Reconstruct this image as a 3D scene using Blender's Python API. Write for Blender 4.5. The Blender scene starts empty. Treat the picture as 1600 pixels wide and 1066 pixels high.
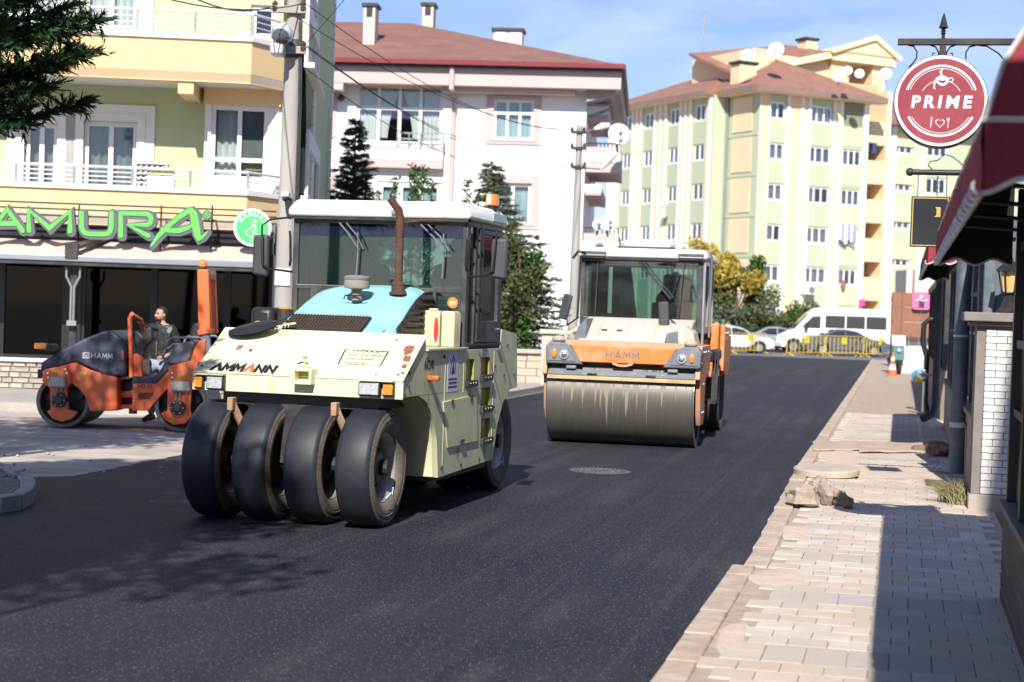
import bpy, bmesh, math, random
import numpy as np
from mathutils import Vector, Matrix, noise
from mathutils.geometry import tessellate_polygon
R = math.radians
rnd = random.Random(7)
scene = bpy.context.scene
COL = scene.collection

# ---------------------------------------------------------------- camera
CAM_H, FOC, PITCH, ROLL = 1.85, 2667.0, R(-1.03), R(2.0)      # metres, pixels of a 1600 px wide frame
cd = bpy.data.cameras.new('camera'); cam = bpy.data.objects.new('camera', cd); COL.objects.link(cam)
cd.sensor_width = 36; cd.lens = FOC / 1600 * 36; cd.clip_end = 3000; cd.clip_start = .1
_f = Vector((0, math.cos(PITCH), math.sin(PITCH))); _u0 = Vector((1, 0, 0)).cross(_f)
_r = Vector((1, 0, 0)) * math.cos(ROLL) + _u0 * math.sin(ROLL); _u = _u0 * math.cos(ROLL) - Vector((1, 0, 0)) * math.sin(ROLL)
cam.matrix_world = Matrix(((_r.x, _u.x, -_f.x, 0), (_r.y, _u.y, -_f.y, 0), (_r.z, _u.z, -_f.z, CAM_H), (0, 0, 0, 1)))
cd.dof.use_dof = True; cd.dof.focus_distance = 15.3; cd.dof.aperture_fstop = 2.6
scene.camera = cam
# ---------------------------------------------------------------- sky, sun, exposure
SUN_EL, SUN_AZ = R(38.5), R(6.6)                             # the light travels SUN_AZ to the right of +Y
world = bpy.data.worlds.new('World'); scene.world = world; world.use_nodes = True
wn, wl = world.node_tree.nodes, world.node_tree.links
wn.clear()
wo = wn.new('ShaderNodeOutputWorld'); bg = wn.new('ShaderNodeBackground'); sky = wn.new('ShaderNodeTexSky')
sky.sky_type = 'NISHITA'; sky.sun_disc = False; sky.sun_elevation = SUN_EL; sky.sun_rotation = math.pi + SUN_AZ
sky.air_density = 1.15; sky.dust_density = .25; sky.ozone_density = 6.0
tc = wn.new('ShaderNodeTexCoord'); mp = wn.new('ShaderNodeMapping'); mp.inputs['Scale'].default_value = (1.0, 1.0, 4.2); mp.inputs['Rotation'].default_value = (0, R(-9), 0)
nz = wn.new('ShaderNodeTexNoise'); nz.inputs['Scale'].default_value = 5.0; nz.inputs['Detail'].default_value = 7; nz.inputs['Roughness'].default_value = .55; nz.inputs['Distortion'].default_value = .6
cr = wn.new('ShaderNodeValToRGB'); cr.color_ramp.elements[0].position = .46; cr.color_ramp.elements[1].position = .78
mx = wn.new('ShaderNodeMix'); mx.data_type = 'RGBA'; mx.inputs[7].default_value = (9.0, 9.5, 10.6, 1)
ms = wn.new('ShaderNodeMath'); ms.operation = 'MULTIPLY'; ms.inputs[1].default_value = .42
wl.new(tc.outputs['Generated'], mp.inputs['Vector']); wl.new(mp.outputs[0], nz.inputs['Vector']); wl.new(nz.outputs['Fac'], cr.inputs[0])
wl.new(cr.outputs[0], ms.inputs[0]); wl.new(ms.outputs[0], mx.inputs[0]); tint = wn.new('ShaderNodeMix'); tint.data_type = 'RGBA'; tint.blend_type = 'MULTIPLY'; tint.inputs[0].default_value = 1; tint.inputs[7].default_value = (1.08, .97, 1.12, 1); wl.new(sky.outputs[0], tint.inputs[6]); wl.new(tint.outputs[2], mx.inputs[6]); wl.new(mx.outputs[2], bg.inputs[0]); wl.new(bg.outputs[0], wo.inputs[0])
bg.inputs[1].default_value = .085
sd = bpy.data.lights.new('sun', 'SUN'); sun = bpy.data.objects.new('sun', sd); COL.objects.link(sun)
sd.energy = 5.0; sd.angle = R(.53); sd.color = (1, .955, .88)
sun_dir = Vector((math.sin(SUN_AZ) * math.cos(SUN_EL), math.cos(SUN_AZ) * math.cos(SUN_EL), -math.sin(SUN_EL)))
sun.rotation_euler = sun_dir.to_track_quat('-Z', 'Y').to_euler(); sun.location = (-5, -20, 30)
scene.view_settings.view_transform = 'Standard'; scene.view_settings.look = 'None'; scene.view_settings.gamma = 1
scene.view_settings.exposure = .50; scene.view_settings.use_curve_mapping = False
scene.render.engine = 'CYCLES'; scene.cycles.max_bounces = 8; scene.cycles.transparent_max_bounces = 16
scene.cycles.caustics_reflective = False; scene.cycles.caustics_refractive = False

# ---------------------------------------------------------------- survey helpers (photo pixel -> point in the place)
CP = Vector((0, 0, CAM_H))
def ray(px, py): return _r * ((px - 800) / FOC) - _u * ((py - 533) / FOC) + _f
def G(px, py, z=0.):
    d = ray(px, py); return CP + d * ((z - CAM_H) / d.z)
def D(px, py, Y):
    d = ray(px, py); return CP + d * (Y / d.y)
class Fr:                                                      # a local frame: x along, y away, z up
    def __init__(s, ox, oy, ang):
        a = R(ang); s.a = a; s.o = Vector((ox, oy, 0)); s.x = Vector((math.cos(a), math.sin(a), 0)); s.y = Vector((-math.sin(a), math.cos(a), 0)); s.z = Vector((0, 0, 1))
    def loc(s, p): q = p - s.o; return Vector((q.dot(s.x), q.dot(s.y), q.z))
    def hit(s, px, py, ax, v):
        d = ray(px, py); n = getattr(s, ax); t = (v - (CP - s.o).dot(n)) / d.dot(n); return s.loc(CP + d * t)
    def w(s, x, y, z=0): return s.o + s.x * x + s.y * y + Vector((0, 0, z))
    def on(s, px, py, y):                                      # (x, z) on the plane y
        p = s.hit(px, py, 'y', y); return p.x, p.z
    def rc(s, x0, y0, x1, y1, pl):                             # pixel box -> x0,x1,z0,z1 on plane y=pl
        a = s.hit(x0, (y0 + y1) / 2, 'y', pl); b = s.hit(x1, (y0 + y1) / 2, 'y', pl); m = (x0 + x1) / 2
        t = s.hit(m, y0, 'y', pl); l = s.hit(m, y1, 'y', pl); return a.x, b.x, l.z, t.z

# ---------------------------------------------------------------- mesh builder
def basis(d):
    d = Vector(d).normalized(); a = Vector((0, 0, 1)) if abs(d.z) < .9 else Vector((1, 0, 0))
    u = a.cross(d).normalized(); return d, u, d.cross(u)
class MB:
    def __init__(s): s.v = []; s.f = []; s.m = []
    def add(s, vs, fs, m=0):
        o = len(s.v); s.v += [tuple(v) for v in vs]; s.f += [tuple(o + i for i in f) for f in fs]; s.m += [m] * len(fs); return s
    def box(s, x0, x1, y0, y1, z0, z1, m=0):
        vs = [(x, y, z) for x in (x0, x1) for y in (y0, y1) for z in (z0, z1)]
        return s.add(vs, [(0, 1, 3, 2), (4, 6, 7, 5), (0, 4, 5, 1), (2, 3, 7, 6), (0, 2, 6, 4), (1, 5, 7, 3)], m)
    def bar(s, p0, p1, w, h, up=(0, 0, 1), m=0):
        p0, p1 = Vector(p0), Vector(p1); d = (p1 - p0).normalized(); u = Vector(up); sd_ = d.cross(u)
        if sd_.length < 1e-4: sd_ = d.cross(Vector((1, 0, 0)))
        sd_.normalize(); u = sd_.cross(d); vs = [p + sd_ * (a * w / 2) + u * (b * h / 2) for p in (p0, p1) for a, b in ((-1, -1), (1, -1), (1, 1), (-1, 1))]
        return s.add(vs, [(0, 3, 2, 1), (4, 5, 6, 7), (0, 1, 5, 4), (1, 2, 6, 5), (2, 3, 7, 6), (3, 0, 4, 7)], m)
    def tube(s, pts, r, n=8, m=0, caps=True, closed=False):
        pts = [Vector(p) for p in pts]; k = len(pts); rs = r if isinstance(r, (list, tuple)) else [r] * k
        vs = []; pu = None
        for i, p in enumerate(pts):
            if closed: d = pts[(i + 1) % k] - pts[i - 1]
            else: d = pts[min(i + 1, k - 1)] - pts[max(i - 1, 0)]
            d, u, w = basis(d)
            if pu is not None:
                u = (pu - d * pu.dot(d));
                if u.length < 1e-6: u = basis(d)[1]
                u.normalize(); w = d.cross(u)
            pu = u
            for j in range(n):
                a = 2 * math.pi * j / n; vs.append(p + (u * math.cos(a) + w * math.sin(a)) * rs[i])
        fs = []
        for i in range(k if closed else k - 1):
            i2 = (i + 1) % k
            for j in range(n): fs.append((i * n + j, i * n + (j + 1) % n, i2 * n + (j + 1) % n, i2 * n + j))
        if caps and not closed: fs.append(tuple(range(n))[::-1]); fs.append(tuple((k - 1) * n + j for j in range(n)))
        return s.add(vs, fs, m)
    def cyl(s, p0, p1, r0, r1=None, n=16, m=0): return s.tube([p0, p1], [r0, r0 if r1 is None else r1], n, m)
    def lathe(s, prof, c, ax=(0, 0, 1), n=24, m=0, closed=False):    # prof: (radius, height) list
        d, u, w = basis(ax); c = Vector(c); vs = []; k = len(prof)
        for (r, h) in prof:
            for j in range(n):
                a = 2 * math.pi * j / n; vs.append(c + d * h + (u * math.cos(a) + w * math.sin(a)) * max(r, 1e-4))
        fs = [(i * n + j, i * n + (j + 1) % n, ((i + 1) % k) * n + (j + 1) % n, ((i + 1) % k) * n + j) for i in range(k if closed else k - 1) for j in range(n)]
        if not closed: fs.append(tuple(range(n))[::-1]); fs.append(tuple((k - 1) * n + j for j in range(n)))
        return s.add(vs, fs, m)
    def plate(s, outer, holes, axis, a, b, m=0):                # polygon (2D) with holes, thick between a and b
        def P(q, h): return {'x': (h, q[0], q[1]), 'y': (q[0], h, q[1]), 'z': (q[0], q[1], h)}[axis]
        loops = [list(outer)] + [list(h) for h in holes]; flat = [q for l in loops for q in l]; n = len(flat)
        tris = tessellate_polygon([[Vector((q[0], q[1], 0)) for q in l] for l in loops])
        fs = [tuple(t) for t in tris] + [tuple(i + n for i in reversed(t)) for t in tris]; o = 0
        for l in loops:
            k = len(l); fs += [(o + i, o + (i + 1) % k, n + o + (i + 1) % k, n + o + i) for i in range(k)]; o += k
        return s.add([P(q, a) for q in flat] + [P(q, b) for q in flat], fs, m)
    def prism(s, poly, axis, a, b, m=0):
        def P(q, h): return {'x': (h, q[0], q[1]), 'y': (q[0], h, q[1]), 'z': (q[0], q[1], h)}[axis]
        k = len(poly); return s.add([P(q, a) for q in poly] + [P(q, b) for q in poly], [tuple(range(k)), tuple(range(2 * k - 1, k - 1, -1))] + [(i, (i + 1) % k, k + (i + 1) % k, k + i) for i in range(k)], m)
    def ell(s, c, r, n=12, k=8, m=0):
        if not isinstance(r, (list, tuple)): r = (r, r, r)
        vs = [(c[0], c[1], c[2] + r[2])]; fs = []
        for i in range(1, k):
            t = math.pi * i / k
            for j in range(n):
                a = 2 * math.pi * j / n; vs.append((c[0] + r[0] * math.sin(t) * math.cos(a), c[1] + r[1] * math.sin(t) * math.sin(a), c[2] + r[2] * math.cos(t)))
        vs.append((c[0], c[1], c[2] - r[2])); e = len(vs) - 1
        for j in range(n):
            fs.append((0, 1 + j, 1 + (j + 1) % n)); fs.append((e, e - n + (j + 1) % n, e - n + j))
        for i in range(k - 2):
            for j in range(n): fs.append((1 + i * n + j, 1 + (i + 1) * n + j, 1 + (i + 1) * n + (j + 1) % n, 1 + i * n + (j + 1) % n))
        return s.add(vs, fs, m)
    def sheet(s, fn, nu, nv, m=0):                              # fn(u,v) -> point
        vs = [fn(i / nu, j / nv) for i in range(nu + 1) for j in range(nv + 1)]; w = nv + 1
        return s.add(vs, [(i * w + j, (i + 1) * w + j, (i + 1) * w + j + 1, i * w + j + 1) for i in range(nu) for j in range(nv)], m)
    def moved(s, M):
        s.v = [tuple(M @ Vector(v)) for v in s.v]; return s
    def join(s, o, m=None):
        k = len(s.v); s.v += o.v; s.f += [tuple(k + i for i in f) for f in o.f]; s.m += o.m if m is None else [m] * len(o.m); return s
def mesh_of(name, mb, mats, smooth=None, fix=True):
    me = bpy.data.meshes.new(name); me.from_pydata(mb.v, [], mb.f)
    for mt in (mats if isinstance(mats, (list, tuple)) else [mats]): me.materials.append(mt)
    me.polygons.foreach_set('material_index', mb.m)
    if fix:
        bm = bmesh.new(); bm.from_mesh(me); bmesh.ops.recalc_face_normals(bm, faces=bm.faces); bm.to_mesh(me); bm.free()
    if smooth is not None:
        me.shade_smooth(); me.set_sharp_from_angle(angle=R(smooth))
    me.update(); return me
def link(name, data, parent=None, loc=(0, 0, 0), rot=(0, 0, 0)):
    o = bpy.data.objects.new(name, data); COL.objects.link(o); o.parent = parent; o.location = loc; o.rotation_euler = rot; return o
def B(name, mb, mats, parent=None, smooth=None, bevel=0, seg=2, fix=True, loc=(0, 0, 0), rot=(0, 0, 0)):
    o = link(name, mesh_of(name, mb, mats, smooth if not bevel else (smooth or 35), fix), parent, loc, rot)
    if bevel:
        b = o.modifiers.new('bevel', 'BEVEL'); b.width = bevel; b.segments = seg; b.limit_method = 'ANGLE'; b.angle_limit = R(32); b.harden_normals = False
    return o
def tag(o, label, cat=None, group=None, kind=None):
    if label: o['label'] = label
    if cat: o['category'] = cat
    if group: o['group'] = group
    if kind: o['kind'] = kind
    return o
def empty(name, fr_or_loc, label, cat, group=None):
    o = bpy.data.objects.new(name, None); COL.objects.link(o); o.empty_display_size = .2
    if isinstance(fr_or_loc, Fr): o.location = fr_or_loc.o; o.rotation_euler = (0, 0, fr_or_loc.a)
    else: o.location = fr_or_loc
    return tag(o, label, cat, group)
def copy_tree(o, parent=None):
    c = o.copy(); COL.objects.link(c); c.parent = parent
    for ch in list(o.children): copy_tree(ch, c)
    return c

# text as mesh (built-in font)
def text_mb(body, size, ext=.002, shear=0, offset=0, sp=1.0, align='CENTER', wx=1.0):
    cu = bpy.data.curves.new('t', 'FONT'); cu.body = body; cu.size = size; cu.extrude = ext; cu.shear = shear; cu.offset = offset; cu.space_character = sp
    cu.align_x = align; cu.align_y = 'CENTER'; cu.resolution_u = 3
    o = bpy.data.objects.new('t', cu); me = o.to_mesh()
    mb = MB(); mb.add([(v.co.x * wx, v.co.y, v.co.z) for v in me.vertices], [tuple(p.vertices) for p in me.polygons])
    o.to_mesh_clear(); bpy.data.objects.remove(o); bpy.data.curves.remove(cu); return mb
def stroke(pts, w, capn=6, mit=2.2):                                     # closed outline (2D) round a polyline
    P_ = [Vector(p) for p in pts]; n = len(P_); ws = w if isinstance(w, (list, tuple)) else [w] * n; L = []; Rr = []
    def nrm(a, b): d = (b - a).normalized(); return Vector((-d.y, d.x))
    for i in range(n):
        if i == 0: nn = nrm(P_[0], P_[1]); k = 1
        elif i == n - 1: nn = nrm(P_[-2], P_[-1]); k = 1
        else:
            a, b = nrm(P_[i - 1], P_[i]), nrm(P_[i], P_[i + 1]); nn = (a + b)
            nn = nn.normalized() if nn.length > 1e-5 else a; k = min(1 / max(nn.dot(a), .35), mit)
        L.append(P_[i] + nn * (ws[i] / 2 * k)); Rr.append(P_[i] - nn * (ws[i] / 2 * k))
    def cap(c, a0, r): return [c + Vector((math.cos(a0 - math.pi * j / capn), math.sin(a0 - math.pi * j / capn))) * r for j in range(1, capn)]
    d = P_[-1] - P_[-2]; e = P_[0] - P_[1]
    return [tuple(q) for q in L + cap(P_[-1], math.atan2(d.x, -d.y), ws[-1] / 2) + Rr[::-1] + cap(P_[0], math.atan2(e.x, -e.y), ws[0] / 2)]
def arc(cx, cy, r, a0, a1, n=10): return [(cx + r * math.cos(R(a0 + (a1 - a0) * i / n)), cy + r * math.sin(R(a0 + (a1 - a0) * i / n))) for i in range(n + 1)]
GLYPH = {'A': [[(0, 0), (.5, 1), (1, 0)], [(.22, .32), (.78, .32)]], 'V': [[(0, 0), (.5, 1), (1, 0)]], 'M': [[(0, 0), (.06, 1), (.5, .28), (.94, 1), (1, 0)]], 'N': [[(0, 0), (0, 1), (.9, 0), (.9, 1)]], 'H': [[(0, 0), (0, 1)], [(.85, 0), (.85, 1)], [(0, .5), (.85, .5)]]}
def glyphs(word, h, w, th, gap, shear=0, z0=0, ext=.0015):
    mb = MB(); x = 0
    for ch in word:
        for i, st_ in enumerate(GLYPH[ch]): mb.prism(stroke([(x + px * w + py * h * shear, py * h) for px, py in st_], th, 3), 'z', z0, z0 + ext + i * .0006)
        x += w + gap
    return mb
ROTX = Matrix.Rotation(math.pi / 2, 4, 'X')                     # text plane xy -> xz, facing -y

# ---------------------------------------------------------------- materials
def newmat(name):
    m = bpy.data.materials.new(name); m.use_nodes = True; m.node_tree.nodes.clear(); return m, m.node_tree.nodes, m.node_tree.links
def mat(name, col, rough=.6, metal=0., var=.12, scale=4., bump=0., bscale=60., dirt=None, dscale=3., damt=.4, dthr=.55, coat=0., spec=.5, world_co=False, stretch=(1, 1, 1), emit=None):
    m, N, L = newmat(name)
    out = N.new('ShaderNodeOutputMaterial'); p = N.new('ShaderNodeBsdfPrincipled'); L.new(p.outputs[0], out.inputs[0])
    p.inputs['Roughness'].default_value = rough; p.inputs['Metallic'].default_value = metal; p.inputs['Specular IOR Level'].default_value = spec; p.inputs['Coat Weight'].default_value = coat
    if emit: p.inputs['Emission Color'].default_value = (*emit, 1); p.inputs['Emission Strength'].default_value = 1
    if world_co: co = N.new('ShaderNodeNewGeometry').outputs['Position']
    else: co = N.new('ShaderNodeTexCoord').outputs['Object']
    mpp = N.new('ShaderNodeMapping'); mpp.inputs['Scale'].default_value = stretch; L.new(co, mpp.inputs['Vector']); co = mpp.outputs[0]
    n1 = N.new('ShaderNodeTexNoise'); n1.inputs['Scale'].default_value = scale; n1.inputs['Detail'].default_value = 5; n1.inputs['Roughness'].default_value = .65; L.new(co, n1.inputs['Vector'])
    mr = N.new('ShaderNodeMapRange'); mr.inputs['From Min'].default_value = .3; mr.inputs['From Max'].default_value = .7; mr.inputs['To Min'].default_value = 1 - var; mr.inputs['To Max'].default_value = 1 + var; L.new(n1.outputs['Fac'], mr.inputs['Value'])
    vm = N.new('ShaderNodeVectorMath'); vm.operation = 'SCALE'; vm.inputs[0].default_value = col[:3]; L.new(mr.outputs[0], vm.inputs['Scale']); c = vm.outputs[0]
    if dirt:
        n2 = N.new('ShaderNodeTexNoise'); n2.inputs['Scale'].default_value = dscale; n2.inputs['Detail'].default_value = 8; n2.inputs['Roughness'].default_value = .7; L.new(co, n2.inputs['Vector'])
        m2 = N.new('ShaderNodeMapRange'); m2.inputs['From Min'].default_value = dthr - .1; m2.inputs['From Max'].default_value = dthr + .12; m2.inputs['To Max'].default_value = damt; L.new(n2.outputs['Fac'], m2.inputs['Value'])
        mi = N.new('ShaderNodeMix'); mi.data_type = 'RGBA'; L.new(m2.outputs[0], mi.inputs[0]); L.new(c, mi.inputs[6]); mi.inputs[7].default_value = (*dirt[:3], 1); c = mi.outputs[2]
        if rough < .6:
            ra = N.new('ShaderNodeMapRange'); ra.inputs['To Min'].default_value = rough; ra.inputs['To Max'].default_value = .85; L.new(m2.outputs[0], ra.inputs['Value']); L.new(ra.outputs[0], p.inputs['Roughness'])
    L.new(c, p.inputs['Base Color'])
    if bump:
        n3 = N.new('ShaderNodeTexNoise'); n3.inputs['Scale'].default_value = bscale; n3.inputs['Detail'].default_value = 4; L.new(co, n3.inputs['Vector'])
        b = N.new('ShaderNodeBump'); b.inputs['Strength'].default_value = bump; b.inputs['Distance'].default_value = .02; L.new(n3.outputs['Fac'], b.inputs['Height']); L.new(b.outputs[0], p.inputs['Normal'])
    return m
def glass(name, tint=(.8, .9, .88), refl=.08, dark=0., dcol=(.25, .24, .22), rmax=.9):
    m, N, L = newmat(name)
    out = N.new('ShaderNodeOutputMaterial'); tr = N.new('ShaderNodeBsdfTransparent'); tr.inputs[0].default_value = (*tint, 1)
    gl = N.new('ShaderNodeBsdfGlossy'); gl.inputs['Roughness'].default_value = .03; lw = N.new('ShaderNodeLayerWeight'); lw.inputs[0].default_value = .35
    mr = N.new('ShaderNodeMapRange'); mr.inputs['To Min'].default_value = refl; mr.inputs['To Max'].default_value = rmax; L.new(lw.outputs['Fresnel'], mr.inputs['Value'])
    m1 = N.new('ShaderNodeMixShader'); L.new(mr.outputs[0], m1.inputs[0]); L.new(tr.outputs[0], m1.inputs[1]); L.new(gl.outputs[0], m1.inputs[2]); c = m1.outputs[0]
    if dark:
        df = N.new('ShaderNodeBsdfDiffuse'); df.inputs[0].default_value = (*dcol, 1); nz_ = N.new('ShaderNodeTexNoise'); nz_.inputs['Scale'].default_value = 3; nz_.inputs['Detail'].default_value = 6
        t = N.new('ShaderNodeTexCoord'); L.new(t.outputs['Object'], nz_.inputs['Vector']); q = N.new('ShaderNodeMath'); q.operation = 'MULTIPLY'; q.inputs[1].default_value = dark; L.new(nz_.outputs['Fac'], q.inputs[0])
        m2 = N.new('ShaderNodeMixShader'); L.new(q.outputs[0], m2.inputs[0]); L.new(c, m2.inputs[1]); L.new(df.outputs[0], m2.inputs[2]); c = m2.outputs[0]
    L.new(c, out.inputs[0]); return m
def leafmat(name, c1, c2, trans=.25):
    m, N, L = newmat(name)
    out = N.new('ShaderNodeOutputMaterial'); p = N.new('ShaderNodeBsdfPrincipled'); p.inputs['Roughness'].default_value = .6; p.inputs['Specular IOR Level'].default_value = .25
    g = N.new('ShaderNodeNewGeometry'); r = N.new('ShaderNodeMix'); r.data_type = 'RGBA'; r.inputs[6].default_value = (*c1, 1); r.inputs[7].default_value = (*c2, 1)
    L.new(g.outputs['Random Per Island'], r.inputs[0]); L.new(r.outputs[2], p.inputs['Base Color'])
    t = N.new('ShaderNodeBsdfTranslucent'); L.new(r.outputs[2], t.inputs[0]); mx_ = N.new('ShaderNodeMixShader'); mx_.inputs[0].default_value = trans
    L.new(p.outputs[0], mx_.inputs[1]); L.new(t.outputs[0], mx_.inputs[2]); L.new(mx_.outputs[0], out.inputs[0]); return m
BLK = mat('black_plastic', (.018, .018, .02), .45, var=.3)
DK = mat('dark_metal', (.03, .03, .034), .5, .2, var=.25, dirt=(.2, .17, .13), damt=.25)
RUB = mat('black_rubber', (.02, .02, .021), .8, var=.25)
GREY = mat('grey_metal', (.3, .31, .32), .45, .5, var=.15, dirt=(.2, .16, .12), damt=.4)
CHROME = mat('bright_metal', (.75, .75, .76), .2, .95, var=.05)
WHITE = mat('white_paint', (.78, .78, .77), .45, var=.05, dirt=(.45, .4, .33), damt=.25, dthr=.6)
LENSW = mat('clear_lens', (.65, .67, .7), .12, .5, var=.3, scale=40, coat=1)
LENSO = mat('orange_lens', (.85, .26, .02), .15, 0, var=.3, scale=40, coat=1)
CONC = mat('concrete', (.42, .40, .37), .85, var=.15, bump=.3, bscale=40, dirt=(.25, .22, .18), damt=.4)
GLASS = glass('window_glass', (.93, .96, .95), .04)
CABGL = glass('cab_glass', (.60, .74, .72), .07, .16, (.05, .11, .12))
CABGL2 = glass('tinted_strip', (.14, .22, .48), .06, .5, (.02, .04, .10))
# ================================================================ THE GROUND
ST = Fr(0, 0, -12.8)                                            # street frame: x to the right, y along the street
def asphalt(name):
    m, N, L = newmat(name); out = N.new('ShaderNodeOutputMaterial'); p = N.new('ShaderNodeBsdfPrincipled'); L.new(p.outputs[0], out.inputs[0])
    g = N.new('ShaderNodeNewGeometry'); P = g.outputs['Position']
    mp_ = N.new('ShaderNodeMapping'); mp_.inputs['Rotation'].default_value = (0, 0, R(12.8)); L.new(P, mp_.inputs['Vector'])
    st_ = N.new('ShaderNodeMapping'); st_.inputs['Scale'].default_value = (1.9, .035, 1); L.new(mp_.outputs[0], st_.inputs['Vector'])
    a = N.new('ShaderNodeTexNoise'); a.inputs['Scale'].default_value = 1.6; a.inputs['Detail'].default_value = 7; a.inputs['Roughness'].default_value = .6; a.inputs['Distortion'].default_value = .15; L.new(st_.outputs[0], a.inputs['Vector'])
    r1 = N.new('ShaderNodeMapRange'); r1.inputs['From Min'].default_value = .44; r1.inputs['From Max'].default_value = .72; r1.inputs['To Max'].default_value = .85; L.new(a.outputs['Fac'], r1.inputs['Value'])
    b = N.new('ShaderNodeTexNoise'); b.inputs['Scale'].default_value = .45; b.inputs['Detail'].default_value = 6; L.new(P, b.inputs['Vector'])
    r2 = N.new('ShaderNodeMapRange'); r2.inputs['From Min'].default_value = .42; r2.inputs['From Max'].default_value = .66; L.new(b.outputs['Fac'], r2.inputs['Value'])
    ml = N.new('ShaderNodeMath'); ml.operation = 'MULTIPLY'; L.new(r1.outputs[0], ml.inputs[0]); L.new(r2.outputs[0], ml.inputs[1])
    c1 = N.new('ShaderNodeMix'); c1.data_type = 'RGBA'; c1.inputs[6].default_value = (.0140, .0155, .0228, 1); c1.inputs[7].default_value = (.060, .054, .052, 1); L.new(ml.outputs[0], c1.inputs[0])
    lp_ = N.new('ShaderNodeMapping'); lp_.inputs['Scale'].default_value = (1.5, .012, 1); L.new(mp_.outputs[0], lp_.inputs['Vector'])
    ln_ = N.new('ShaderNodeTexNoise'); ln_.inputs['Scale'].default_value = 2.2; ln_.inputs['Detail'].default_value = 8; ln_.inputs['Roughness'].default_value = .75; L.new(lp_.outputs[0], ln_.inputs['Vector'])
    l1 = N.new('ShaderNodeMapRange'); l1.inputs['From Min'].default_value = .55; l1.inputs['From Max'].default_value = .66; l1.inputs['To Max'].default_value = .55; L.new(ln_.outputs['Fac'], l1.inputs['Value'])
    c0 = N.new('ShaderNodeMix'); c0.data_type = 'RGBA'; c0.inputs[7].default_value = (.052, .048, .048, 1); L.new(l1.outputs[0], c0.inputs[0]); L.new(c1.outputs[2], c0.inputs[6]); c1 = c0
    n = N.new('ShaderNodeTexNoise'); n.inputs['Scale'].default_value = 48; n.inputs['Detail'].default_value = 4; n.inputs['Roughness'].default_value = .8; L.new(P, n.inputs['Vector'])
    r3 = N.new('ShaderNodeMapRange'); r3.inputs['From Min'].default_value = .3; r3.inputs['From Max'].default_value = .75; r3.inputs['To Min'].default_value = .2; r3.inputs['To Max'].default_value = 2.3; L.new(n.outputs['Fac'], r3.inputs['Value'])
    vs = N.new('ShaderNodeVectorMath'); vs.operation = 'SCALE'; L.new(c1.outputs[2], vs.inputs[0]); L.new(r3.outputs[0], vs.inputs['Scale'])
    v = N.new('ShaderNodeTexVoronoi'); v.inputs['Scale'].default_value = 58; L.new(P, v.inputs['Vector'])
    lt = N.new('ShaderNodeMath'); lt.operation = 'LESS_THAN'; lt.inputs[1].default_value = .28; L.new(v.outputs['Distance'], lt.inputs[0])
    sx = N.new('ShaderNodeSeparateColor'); L.new(v.outputs['Color'], sx.inputs[0]); gt = N.new('ShaderNodeMath'); gt.operation = 'GREATER_THAN'; gt.inputs[1].default_value = .5; L.new(sx.outputs[0], gt.inputs[0])
    mm = N.new('ShaderNodeMath'); mm.operation = 'MULTIPLY'; L.new(lt.outputs[0], mm.inputs[0]); L.new(gt.outputs[0], mm.inputs[1])
    mm2 = N.new('ShaderNodeMath'); mm2.operation = 'MULTIPLY'; L.new(sx.outputs[1], mm2.inputs[1]); L.new(mm.outputs[0], mm2.inputs[0])
    c2 = N.new('ShaderNodeMix'); c2.data_type = 'RGBA'; c2.inputs[7].default_value = (.25, .24, .235, 1); L.new(mm2.outputs[0], c2.inputs[0]); L.new(vs.outputs[0], c2.inputs[6]); L.new(c2.outputs[2], p.inputs['Base Color'])
    p.inputs['Roughness'].default_value = .72; p.inputs['Specular IOR Level'].default_value = .3
    bp = N.new('ShaderNodeBump'); bp.inputs['Strength'].default_value = .6; bp.inputs['Distance'].default_value = .006; L.new(n.outputs['Fac'], bp.inputs['Height']); L.new(bp.outputs[0], p.inputs['Normal'])
    return m
ASPH = asphalt('fresh_asphalt')
DUST = mat('dusty_ground', (.36, .325, .29), .9, var=.14, scale=.7, bump=.5, bscale=45, dirt=(.23, .21, .19), dscale=2.2, damt=.6, dthr=.5, world_co=True)
DUST2 = mat('old_dusty_street', (.50, .435, .37), .9, var=.13, scale=1.2, bump=.5, bscale=60, dirt=(.21, .19, .175), dscale=1.3, damt=.75, dthr=.54, world_co=True, stretch=(.5, 1.5, 1))
FARA = mat('old_asphalt', (.17, .165, .16), .9, var=.15, scale=1.2, world_co=True)
gnd = B('ground', MB().add([(-600, -300, -.12), (900, -300, -.12), (900, 1200, -.12), (-600, 1200, -.12)], [(0, 1, 2, 3)]), DUST); tag(gnd, 'dusty bare ground under the street', kind='structure')
def sheet_poly(name, pts, z, m, label, thick=None):
    mb = MB(); 
    if thick: mb.prism([(p[0], p[1]) for p in pts], 'z', z - thick, z)
    else:
        tr = tessellate_polygon([[Vector((p[0], p[1], 0)) for p in pts]]); mb.add([(p[0], p[1], z) for p in pts], [tuple(t) for t in tr])
    o = B(name, mb, m); return tag(o, label, kind='structure')
S2 = lambda u, v: (ST.w(u, v).x, ST.w(u, v).y)
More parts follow.
